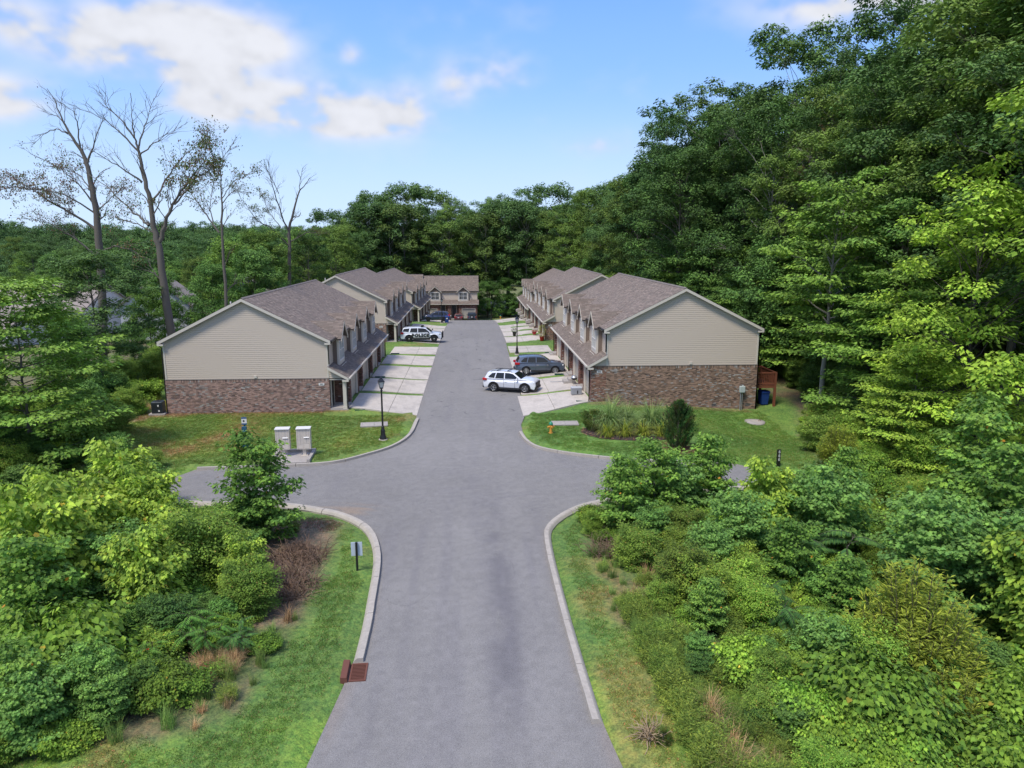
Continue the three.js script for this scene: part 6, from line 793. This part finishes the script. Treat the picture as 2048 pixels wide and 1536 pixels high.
for (const [x, z, lab] of [[-6.65, -47.85, 'concrete utility cover in the grass behind the left lantern post'], [6.25, -47.6, 'concrete utility cover in the grass behind the hydrant']]) box('utility_cover', lab, 'utility cover', M.concretePlain, [x, groundY(x, z) + 0.02, z], x < 0 ? 0.12 : -0.02, 0, (t, p) => { p('frame', (m) => { m.box(-0.9, 0.9, -0.1, 0.06, 0.44, 0.54); m.box(-0.9, 0.9, -0.1, 0.06, -0.54, -0.44); m.box(-0.9, -0.8, -0.1, 0.06, -0.438, 0.438); m.box(0.8, 0.9, -0.1, 0.06, -0.438, 0.438); }); p('lid', (m) => m.box(-0.79, -0.01, -0.1, 0.05, -0.43, 0.43)); p('lid', (m) => m.box(0.01, 0.79, -0.1, 0.05, -0.43, 0.43)); });
box('manhole', 'round concrete manhole on the right-hand lawn', 'manhole', M.concretePlain, [20.4, groundY(20.4, -50.0) + 0.02, -50.0], 0, 0, (t, p) => { p('ring', (m) => m.geo(lathe([[0, -0.2], [0.72, -0.2], [0.72, 0.07], [0.4, 0.09], [0, 0.09]], 28))); p('lid', (m) => m.geo(lathe([[0.3, 0.09], [0.3, 0.1], [0, 0.1]], 20), T(0.12, 0, 0)), M.kerb); p('lifting_eye', (m) => m.geo(new THREE.TorusGeometry(0.07, 0.02, 5, 10), T(0.32, 0.12, 0.1)), M.rust); });
// signs
box('road_sign', 'white sign seen from behind on a black post by the left kerb', 'sign', M.black, [-4.42, 0.05, -25.8], 0.05, 0, (t, p) => { p('post', (m) => m.box(-0.04, 0.04, -0.3, 1.15, -0.04, 0.04)); p('panel', (m) => m.geo(new RoundedBoxGeometry(0.42, 0.55, 0.02, 2, 0.008), T(0, 0.86, -0.055)), std([0.5, 0.56, 0.62], 0.4)); });
box('address_sign', 'narrow black sign with white digits at the end of the right side road', 'sign', M.black, [17.05, groundY(17.05, -38.1), -38.1], 0.25, 0, (t, p) => { p('post', (m) => m.box(-0.1, 0.1, -0.2, 1.0, -0.05, 0.05)); [['6', 0.84], ['6', 0.62], ['6', 0.4]].forEach(([c, y]) => { const g = new TextGeometry(c, { font, size: 0.17, depth: 0.006, curveSegments: 3 }); p('digit', (m) => m.geo(g, T(-0.065, y - 0.05, 0.051)), M.white); }); });
box('pet_waste_station', 'blue pet waste station on the left lawn behind the lone sapling', 'pet station', std([0.02, 0.09, 0.15], 0.5), [-13.55, groundY(-13.55, -42.6), -42.6], 0.05, 0, (t, p) => { p('post', (m) => m.box(-0.05, 0.05, -0.2, 1.95, -0.05, 0.05), M.greenPlastic); p('bag_box', (m) => m.geo(new RoundedBoxGeometry(0.28, 0.4, 0.14, 2, 0.02), T(0, 1.2, 0.12))); p('bin', (m) => m.geo(new RoundedBoxGeometry(0.4, 0.6, 0.3, 2, 0.03), T(0, 0.5, 0.2))); p('sign_panel', (m) => m.box(-0.15, 0.15, 1.5, 1.95, 0.052, 0.065), M.white); p('pictogram', (m) => m.geo(new THREE.CylinderGeometry(0.06, 0.06, 0.004, 12), T(-0.02, 1.72, 0.067, Math.PI / 2)), M.dark); p('blue_band', (m) => { m.box(-0.15, 0.15, 1.86, 1.95, 0.066, 0.07); m.box(-0.15, 0.15, 1.5, 1.58, 0.066, 0.07); }, std([0.02, 0.08, 0.2], 0.5)); });
// storm drain: rusty hood and grate with open slots
box('storm_drain', 'rusty iron storm drain with a slotted grate at the end of the left kerb', 'storm drain', M.rust, [-3.5, 0.012, -19.22], 0.05, 0, (t, p) => { p('hood', (m) => m.hexa([[-0.36, -0.1, 0.46], [-0.14, -0.1, 0.46], [-0.14, -0.1, -0.46], [-0.36, -0.1, -0.46], [-0.36, 0.15, 0.46], [-0.18, 0.14, 0.46], [-0.18, 0.14, -0.46], [-0.36, 0.15, -0.46]])); p('frame', (m) => { m.box(-0.13, -0.08, -0.05, 0.02, -0.44, 0.44); m.box(0.3, 0.35, -0.05, 0.02, -0.44, 0.44); m.box(-0.078, 0.298, -0.05, 0.02, 0.39, 0.44); m.box(-0.078, 0.298, -0.05, 0.02, -0.44, -0.39); }); p('pit', (m) => m.box(-0.08, 0.3, -0.02, -0.006, -0.39, 0.39), M.dark); for (let k = 0; k < 11; k++) p('grate_bar', (m) => m.box(-0.078, 0.298, -0.005, 0.02, -0.36 + k * 0.07, -0.335 + k * 0.07)); });
// air conditioner
box('air_conditioner', 'dark air conditioner on a pad at the left corner of the nearest left-hand row', 'air conditioner', std([0.03, 0.042, 0.048], 0.5), [-22.5, groundY(-22.5, -51.9) + 0.03, -52.0], 0.06, 0, (t, p) => { p('pad', (m) => m.box(-0.55, 0.55, -0.1, 0.08, -0.5, 0.5), M.concretePlain); p('housing', (m) => m.geo(new RoundedBoxGeometry(0.76, 0.84, 0.74, 2, 0.05), T(0, 0.5, 0))); for (let k = 0; k < 9; k++) p('louvre', (m) => m.box(-0.34, 0.34, 0.16 + k * 0.08, 0.18 + k * 0.08, 0.37, 0.385), M.dark); p('fan_guard', (m) => { for (const r of [0.1, 0.2, 0.3]) m.geo(new THREE.TorusGeometry(r, 0.012, 4, 20), T(0, 0.925, 0, Math.PI / 2)); }, M.dark); p('label_plate', (m) => m.box(0.06, 0.16, 0.6, 0.72, 0.386, 0.392), M.white); p('label_plate', (m) => m.box(0.1, 0.2, 0.22, 0.34, 0.386, 0.392), M.white); p('gas_pipe', (m) => m.geo(tube([[0.52, 0.05, 0], [0.52, 0.9, 0], [0.44, 1.0, 0]], 0.02, 0.02, 5)), std([0.45, 0.36, 0.04], 0.5)); });
// electric meter post beside the right gable
box('meter_post', 'pale meter box on a grey conduit before the right-hand brick gable', 'meter', M.steel, [20.35, groundY(20.35, -52.7), -52.72], 0, 0, (t, p) => { p('conduit', (m) => { m.geo(tube([[-0.06, -0.2, 0], [-0.06, 1.4, 0]], 0.045, 0.045, 8)); m.geo(tube([[0.07, -0.2, 0], [0.07, 1.4, 0]], 0.03, 0.03, 8)); }); p('meter_box', (m) => m.geo(new RoundedBoxGeometry(0.42, 0.5, 0.24, 2, 0.05), T(0.03, 1.6, 0)), std([0.42, 0.47, 0.44], 0.45)); p('weather_head', (m) => m.geo(new THREE.SphereGeometry(0.06, 8, 6), T(0.08, 1.88, 0)), std([0.42, 0.47, 0.44], 0.45)); });
// wooden deck and the blue bin below it
{
  const y0 = groundY(22.6, -54.4), t = thing('wooden_deck', 'red-brown wooden deck with railings behind the right-hand brick gable', 'deck', [21.62, y0, -53.4], 0), H = 1.62, p = (n, f) => { const m = new MB(); f(m); m.build(n, M.wood, t); };
  for (const [x, z] of [[1.62, -0.1], [1.62, -2.9]]) p('post', (m) => m.box(x - 0.08, x + 0.08, -0.4, H + 1.0, z - 0.08, z + 0.08));
  p('joist', (m) => m.box(0, 1.7, H - 0.24, H - 0.04, -0.12, -0.06)); p('joist', (m) => m.box(0, 1.7, H - 0.24, H - 0.04, -2.96, -2.9)); p('joist', (m) => m.box(1.64, 1.7, H - 0.24, H - 0.04, -2.89, -0.13));
  for (let k = 0; k < 12; k++) p('deck_board', (m) => m.box(0.01 + k * 0.142, 0.14 + k * 0.142, H - 0.038, H, -2.98, -0.04));
  for (const z of [-0.1, -2.9]) { p('rail', (m) => m.box(0, 1.54, H + 0.9, H + 0.98, z - 0.05, z + 0.05)); p('rail', (m) => m.box(0, 1.54, H + 0.08, H + 0.14, z - 0.03, z + 0.03)); for (let k = 0; k < 11; k++) p('baluster', (m) => m.box(0.06 + k * 0.135, 0.1 + k * 0.135, H + 0.14, H + 0.9, z - 0.02, z + 0.02)); }
  p('rail', (m) => m.box(1.57, 1.67, H + 0.9, H + 0.98, -2.82, -0.18)); p('rail', (m) => m.box(1.59, 1.65, H + 0.08, H + 0.14, -2.82, -0.18)); for (let k = 0; k < 18; k++) p('baluster', (m) => m.box(1.6, 1.64, H + 0.14, H + 0.9, -2.76 + k * 0.145, -2.72 + k * 0.145));
}
function bin(label, pos, turn, s = 1) { const t = thing('wheeled_bin', label, 'bin', pos, turn), p = (n, f, m = M.blueBin) => { const mb = new MB(); f(mb); mb.build(n, m, t); }; p('body', (m) => m.hexa([[-0.24, 0.06, 0.24], [0.24, 0.06, 0.24], [0.24, 0.06, -0.24], [-0.24, 0.06, -0.24], [-0.31, 0.98, 0.33], [0.31, 0.98, 0.33], [0.31, 0.98, -0.31], [-0.31, 0.98, -0.31]])); p('rim', (m) => m.box(-0.33, 0.33, 0.94, 1.0, 0.331, 0.36)); p('lid', (m) => m.hexa([[-0.34, 1.0, 0.37], [0.34, 1.0, 0.37], [0.34, 1.0, -0.38], [-0.34, 1.0, -0.38], [-0.3, 1.08, 0.3], [0.3, 1.08, 0.3], [0.32, 1.06, -0.36], [-0.32, 1.06, -0.36]])); for (const k of [-1, 1]) p('wheel', (m) => m.geo(new THREE.CylinderGeometry(0.12, 0.12, 0.06, 12), T(k * 0.26, 0.12, -0.24, 0, 0, Math.PI / 2)), CM.tyre); p('handle', (m) => m.geo(tube([[-0.24, 0.98, -0.4], [0.24, 0.98, -0.4]], 0.02, 0.02, 6))); t.scale.setScalar(s); return t; }
bin('blue wheeled bin under the wooden deck', [22.6, groundY(22.6, -54.0), -54.0], 0.1, 1.05);
{ const b = bin('blue wheeled bin with a white label behind the dark blue car', [-4.15, hr(-121) + 0.05, -121.0], 0.1, 1.1); const m = new MB(); m.box(-0.12, 0.1, 0.62, 0.8, 0.325, 0.335); m.build('sticker', M.white, b); }
// things on the right-hand steps and driveways
box('storage_chest', 'grey chest on the first right-hand driveway beside the garage', 'chest', std([0.26, 0.27, 0.29], 0.5), [8.15, 0.40, -55.55], 0.05, 0, (t, p) => { p('body', (m) => m.geo(new RoundedBoxGeometry(0.8, 0.5, 0.5, 2, 0.04), T(0, 0.26, 0))); p('lid', (m) => m.geo(new RoundedBoxGeometry(0.84, 0.1, 0.54, 2, 0.03), T(0, 0.56, 0)), std([0.5, 0.52, 0.54], 0.4)); p('latch', (m) => m.box(0.02, 0.1, 0.1, 0.36, 0.25, 0.265), M.dark); });
box('concrete_step', 'pale concrete step at the second right-hand entry', 'step', M.concretePlain, [8.3, 0.4, -60.6], 0, 0, (t, p) => { p('lower_step', (m) => m.box(-0.55, 0.4, -0.1, 0.18, -0.55, 0.55)); p('upper_step', (m) => m.box(-0.15, 0.4, 0.18, 0.36, -0.55, 0.55)); });
box('garden_pole', 'long thin pole lying on the second right-hand driveway', 'pole', M.steel, [7.55, 0.36, -61.0], 0.1, 0, (t, p) => { p('shaft', (m) => m.geo(tube([[-0.9, 0.03, 0.1], [0.5, 0.03, -0.05]], 0.022, 0.022, 6))); p('grip', (m) => m.geo(tube([[0.5, 0.03, -0.05], [0.8, 0.05, -0.02]], 0.035, 0.03, 6)), M.dark); });
box('grill', 'small dark barbecue beside the second right-hand entry', 'barbecue', M.dark, [8.55, 0.42, -59.6], 0.2, 0, (t, p) => { p('bowl', (m) => m.geo(lathe([[0.02, 0.34], [0.2, 0.4], [0.26, 0.52], [0.26, 0.56]], 14))); p('lid', (m) => m.geo(lathe([[0.27, 0.56], [0.22, 0.68], [0.08, 0.76], [0, 0.77]], 14)), M.steel); for (let k = 0; k < 3; k++) p('leg', (m) => m.geo(tube([[Math.cos(k * 2.1) * 0.12, 0.42, Math.sin(k * 2.1) * 0.12], [Math.cos(k * 2.1) * 0.22, 0, Math.sin(k * 2.1) * 0.22]], 0.014, 0.014, 5))); });
for (const [x, y, z, tn, lab] of [[8.25, 0.33, -53.15, 0.0, 'green splash block at the front corner of the first right-hand garage'], [-8.2, 0.12, -52.15, 0.5, 'dark green drain spout at the foot of the left porch post'], [7.9, 0.36, -64.4, 0, 'green splash block beside the slate blue-grey car'], [8.3, 0.35, -77.2, 0, 'dark splash block on the grass strip by the right-hand lantern post'], [-8.25, 0.3, -64.2, 0, 'dark splash block between the second and third left-hand driveways'], [-8.3, 0.3, -77.9, 0, 'dark splash block at the far end of the nearest left-hand row']]) box('splash_block', lab, 'splash block', M.greenPlastic, [x, y, z], tn, 0, (t, p) => { p('trough', (m) => m.hexa([[-0.45, 0, 0.12], [0.45, 0, 0.18], [0.45, 0, -0.18], [-0.45, 0, -0.12], [-0.45, 0.04, 0.12], [0.45, 0.03, 0.18], [0.45, 0.03, -0.18], [-0.45, 0.04, -0.12]])); p('lip', (m) => { m.bar([-0.45, 0.06, 0.12], [0.45, 0.05, 0.18], 0.03, 0.06); m.bar([-0.45, 0.06, -0.12], [0.45, 0.05, -0.18], 0.03, 0.06); }); });
// potted plants of the second right-hand row
const potLeaves = (seed, n, H, R, cols) => { const r = RNG(seed), L = new Leaves(); for (let k = 0; k < n; k++) { const a = r() * 6.28, h = H * r(), q = R * Math.sqrt(r()) * (0.5 + 0.6 * Math.sin(Math.PI * h / H)), v = 0.6 + 0.8 * r(), m = r(); L.add([Math.cos(a) * q, h, Math.sin(a) * q], [Math.cos(a), 0.5 * r() - 0.1, Math.sin(a)], [r() - 0.5, 1, r() - 0.5], 0.14, 0.08, [0, 1, 2].map((c) => lerp(cols[0][c], cols[1][c], m) * v)); } return L.geometry(); };
function pot(label, pos, potMat, R, H, leaves, y) { const t = thing('potted_plant', label, 'potted plant', pos, 0), m = new MB(); m.geo(lathe([[0, 0], [R * 0.7, 0], [R, H], [R * 1.08, H], [R * 1.08, H * 0.9], [R * 0.9, H * 0.88], [0, H * 0.88]], 16)); m.build('pot', potMat, t); const l = mesh('foliage', leaves, ML.near, t); l.position.y = y ?? H * 0.85; return t; }
const redPot = std([0.42, 0.015, 0.02], 0.3);
pot('red flower pot with a tall yellow-green plant at the corner of the second right-hand row', [8.55, 0.2, -87.9], redPot, 0.3, 0.55, potLeaves(3, 420, 1.5, 0.4, [[0.08, 0.16, 0.03], [0.3, 0.32, 0.05]]));
pot('bowl of red flowers by the second right-hand garage', [8.1, 0.3, -93.6], redPot, 0.3, 0.34, potLeaves(5, 160, 0.3, 0.34, [[0.35, 0.02, 0.04], [0.06, 0.13, 0.03]]));
pot('dark pot with a small bush on the right-hand grass strip', [5.55, 0.05, -94.3], M.dark, 0.26, 0.5, potLeaves(7, 240, 0.55, 0.34, [[0.03, 0.07, 0.02], [0.07, 0.12, 0.04]]));
pot('white pot with a bush at the end houses, left of the red car', [-5.3, hr(-157.4) + 0.1, -157.6], M.white, 0.3, 0.5, potLeaves(9, 300, 0.8, 0.5, [[0.03, 0.07, 0.02], [0.06, 0.12, 0.03]]));
pot('pot of pink flowers at the left garage of the end houses', [-10.2, hr(-157.4) + 0.1, -157.4], redPot, 0.3, 0.4, potLeaves(11, 360, 1.0, 0.7, [[0.05, 0.1, 0.03], [0.35, 0.2, 0.16]]));
// the shrub bed with its mulch
{
  const pts = [[7.2, -45.9], [7.35, -44.6], [8.3, -43.55], [10, -43.2], [12.1, -43.35], [13.4, -44.3], [13.7, -46], [12.6, -47.2], [10, -47.5], [8.4, -47.3]].map(([x, z]) => V(x, 0, z)), C = new THREE.CatmullRomCurve3(pts, true).getPoints(40), mb = new MB(), r = RNG(4), c = [10.5, groundY(10.5, -45.3) + 0.14, -45.3];
  for (let i = 0; i < 40; i++) { const a = C[i], b = C[i + 1]; const p = (q, k) => [lerp(c[0], q.x, k), k === 1 ? groundY(q.x, q.z) + 0.015 : groundY(q.x, q.z) + 0.11 + 0.04 * r(), lerp(c[2], q.z, k)]; mb.tint = [1, 1, 1]; mb.tri(c, p(a, 0.8), p(b, 0.8)); const pa = p(a, 0.9), pb = p(b, 0.9), qa = p(a, 1), qb = p(b, 1); mb.quad(p(a, 0.8), pa, pb, p(b, 0.8)).quad(pa, qa, qb, pb); }
  mb.c = []; tag(mesh('mulch_bed', mb.geometry(), M.mulch), 'dark mulch bed under the shrubs before the right-hand brick gable', 'flower bed', null, 'structure');
  const ch = new MB(); for (let k = 0; k < 1700; k++) { const i = Math.floor(r() * 40), q = Math.sqrt(r()) * 1.04, x = lerp(10.5, C[i].x, q), z = lerp(-45.3, C[i].z, q), a = r() * 6.28, y = groundY(x, z) + 0.13 - 0.1 * sstep(0.85, 1.04, q), l = 0.05 + 0.06 * r(), w = 0.02, v = 0.5 + r(), edge = q > 0.9; ch.tint = edge ? [0.22 * v, 0.12 * v, 0.075 * v] : [0.07 * v, 0.045 * v, 0.037 * v]; const d = [Math.cos(a) * l, 0.03 * r(), Math.sin(a) * l], e = [-Math.sin(a) * w, 0.01, Math.cos(a) * w]; ch.quad([x - d[0] - e[0], y, z - d[2] - e[2]], [x + d[0] - e[0], y + d[1], z + d[2] - e[2]], [x + d[0] + e[0], y + d[1] + e[1], z + d[2] + e[2]], [x - d[0] + e[0], y + e[1], z - d[2] + e[2]]); }
  tag(ch.build('bark_chips', new THREE.MeshStandardMaterial({ color: 0xffffff, roughness: 1, vertexColors: true }), scene), 'loose bark chips on the shrub bed', 'mulch', null, 'stuff');
}
const bed = (k, x, z, s, label, mat, sy) => place(P[k], [x, z], { y: groundY(x, z) + 0.04, turn: rp() * 6, scale: s, label, mat, sy });
bed('cedar', 12.2, -41.2, 0.98, 'dark cedar standing alone on the lawn between the shrub bed and the side road', ML.near);
bed('ball', 7.85, -45.4, 1.2, 'round dark shrub at the left end of the shrub bed', ML.near); bed('ball', 10.2, -47.0, 0.95, 'round shrub at the back of the bed, between the two tall grasses', ML.nearY);
bed('pampas', 8.95, -45.3, 0.92, 'tall fountain grass, left one in the shrub bed', ML.near); bed('pampas', 10.2, -46.0, 0.68, 'smaller fountain grass in the middle of the shrub bed', ML.near); bed('pampas', 11.75, -45.7, 0.84, 'tall fountain grass, right one in the shrub bed', ML.near);
[[8.45, 'first'], [9.6, 'second'], [10.75, 'third'], [11.9, 'fourth']].forEach(([x, n], i) => bed('daylily', x, -43.95 + 0.05 * Math.sin(i * 3), 1.15 + 0.1 * (i % 2), n + ' yellowish daylily from the left along the front of the shrub bed', ML.near));
// dead brush by the left kerb, and a withered plant by the right one
function deadBrush(seed, n, R, H) { const r = RNG(seed), g = []; for (let k = 0; k < n; k++) { const a = r() * 6.28, q = R * Math.sqrt(r()), b = [Math.cos(a) * q, -0.05, Math.sin(a) * q], l = H * (0.5 + 0.8 * r()), az = r() * 6.28, el = 0.15 + 1.1 * r(); const e = [b[0] + Math.cos(az) * Math.cos(el) * l, b[1] + Math.sin(el) * l * 0.8, b[2] + Math.sin(az) * Math.cos(el) * l]; g.push(tube(bend(b, e, 0.08, 4, r, 0.12), 0.02, 0.006, 3)); } return mergeGeometries(g); }
const deadMat = std([0.215, 0.14, 0.095], 1), deadMat2 = std([0.42, 0.31, 0.19], 1);
for (const [x, z, R, n, lab] of [[-6.9, -24.5, 1.25, 520, 'pile of dead brown brush between the left thicket and the grass verge'], [-6.9, -27.0, 1.1, 330, 'thinner dead brush behind the brown brush pile on the left'], [5.3, -26.8, 0.7, 170, 'dead twigs at the front of the right-hand thicket']]) { const t = thing('dead_brush', lab, 'brushwood', [x, groundY(x, z), z]); mesh('twigs', deadBrush(n, n, R, 0.85), deadMat, t); }
{ const t = thing('withered_plant', 'withered straw-coloured plant on the right verge at the bottom of the picture', 'plant', [4.35, groundY(4.35, -15.9), -15.9]); mesh('stalks', deadBrush(77, 60, 0.14, 0.62), deadMat2, t); const u = place(P.ball, [4.62, -15.7], { label: 'small dark green tuft beside the withered plant', scale: 0.34 }); u.name = 'small_shrub'; }
// ---------------------------------------------------------------- houses far off at the left
function farHouse(label, [x, z], turn, w, d, h, rise, wallMat, roofMat) {
  const y = groundY(x, z), t = thing('far_house', label, 'house', [x, y, z], turn), p = (n, f, m) => { const mb = new MB(); f(mb); return mb.build(n, m, t); }, o = 0.4;
  p('wall', (m) => { m.box(-w / 2, w / 2, -2, h, -d / 2, d / 2); for (const k of [-1, 1]) m.tri([-w / 2, h, k * d / 2], [w / 2, h, k * d / 2], [0, h + rise, k * d / 2]); }, wallMat);
  p('roof', (m) => { for (const k of [-1, 1]) { const sl = rise / (w / 2), xe = k * (w / 2 + o), ye = h - sl * o; m.hexa([[xe, ye, d / 2 + o], [0, h + rise, d / 2 + o], [0, h + rise, -d / 2 - o], [xe, ye, -d / 2 - o], [xe, ye + 0.18, d / 2 + o], [0, h + rise + 0.2, d / 2 + o], [0, h + rise + 0.2, -d / 2 - o], [xe, ye + 0.18, -d / 2 - o]]); } }, roofMat);
  for (let i = 0; i < Math.floor(d / 5); i++) for (const yy of h > 4.5 ? [1, 3.6] : [1]) { const zc = -d / 2 + 2.5 + i * 5; const f = p('window', (m) => m.box(w / 2, w / 2 + 0.06, yy, yy + 1.4, zc - 0.7, zc + 0.7), M.white); const g = new MB(); g.box(w / 2 + 0.06, w / 2 + 0.07, yy + 0.08, yy + 1.32, zc - 0.62, zc + 0.62); g.build('pane', CM.glass, f); }
  for (const k of [-1, 1]) { const f = p('window', (m) => m.box(k * w / 4 - 0.5, k * w / 4 + 0.5, h - 1.8, h - 0.5, d / 2, d / 2 + 0.06), M.white); const g = new MB(); g.box(k * w / 4 - 0.42, k * w / 4 + 0.42, h - 1.72, h - 0.58, d / 2 + 0.06, d / 2 + 0.07); g.build('pane', CM.glass, f); }
}
const paleWall = std([0.50, 0.52, 0.55], 0.7), whiteWall = std([0.62, 0.62, 0.6], 0.7), tanRoof = std([0.27, 0.23, 0.2], 0.95);
farHouse('pale grey gabled house beyond the trees, left of the thick dying trunk', [-46.5, -112], 0.25, 9, 13, 5.2, 3.6, paleWall, tanRoof);
farHouse('long low house with a brown roof at the far left', [-70, -121], 1.35, 11, 26, 4.4, 3.4, whiteWall, tanRoof);
farHouse('white house half hidden by the trees at the left edge', [-66, -104], 1.2, 9, 16, 2.6, 2.4, whiteWall, tanRoof);
farHouse('small grey house seen through the trees right of the thick dying trunk', [-38, -124], 0.2, 9, 12, 5.4, 3.4, paleWall, tanRoof);
{ // chain-link fence by the far houses
  const a = [-44.8, -83], b = [-50.5, -112], n = 12, t = thing('chain_link_fence', 'dark chain-link fence along the far houses at the left', 'fence', [a[0], 0, a[1]]); const P_ = (k) => { const x = lerp(a[0], b[0], k / n), z = lerp(a[1], b[1], k / n); return [x - a[0], groundY(x, z), z - a[1]]; };
  for (let k = 0; k <= n; k++) { const p = P_(k), m = new MB(); m.geo(tube([[p[0], p[1] - 0.3, p[2]], [p[0], p[1] + 1.5, p[2]]], 0.035, 0.035, 5)); m.build('post', M.black, t); if (k < n) { const q = P_(k + 1), r = new MB(); r.bar([p[0], p[1] + 1.46, p[2]], [q[0], q[1] + 1.46, q[2]], 0.04, 0.04); r.build('rail', M.black, t); const w = new MB(); for (let i = 1; i < 16; i++) { const u = i / 16, s = [lerp(p[0], q[0], u), lerp(p[1], q[1], u), lerp(p[2], q[2], u)]; w.bar([s[0], s[1], s[2]], [s[0], s[1] + 1.45, s[2]], 0.012, 0.012); } tag(w.build('mesh_wire', M.black, t), null, null, null, 'stuff'); } }
}
renderer.render(scene, camera);
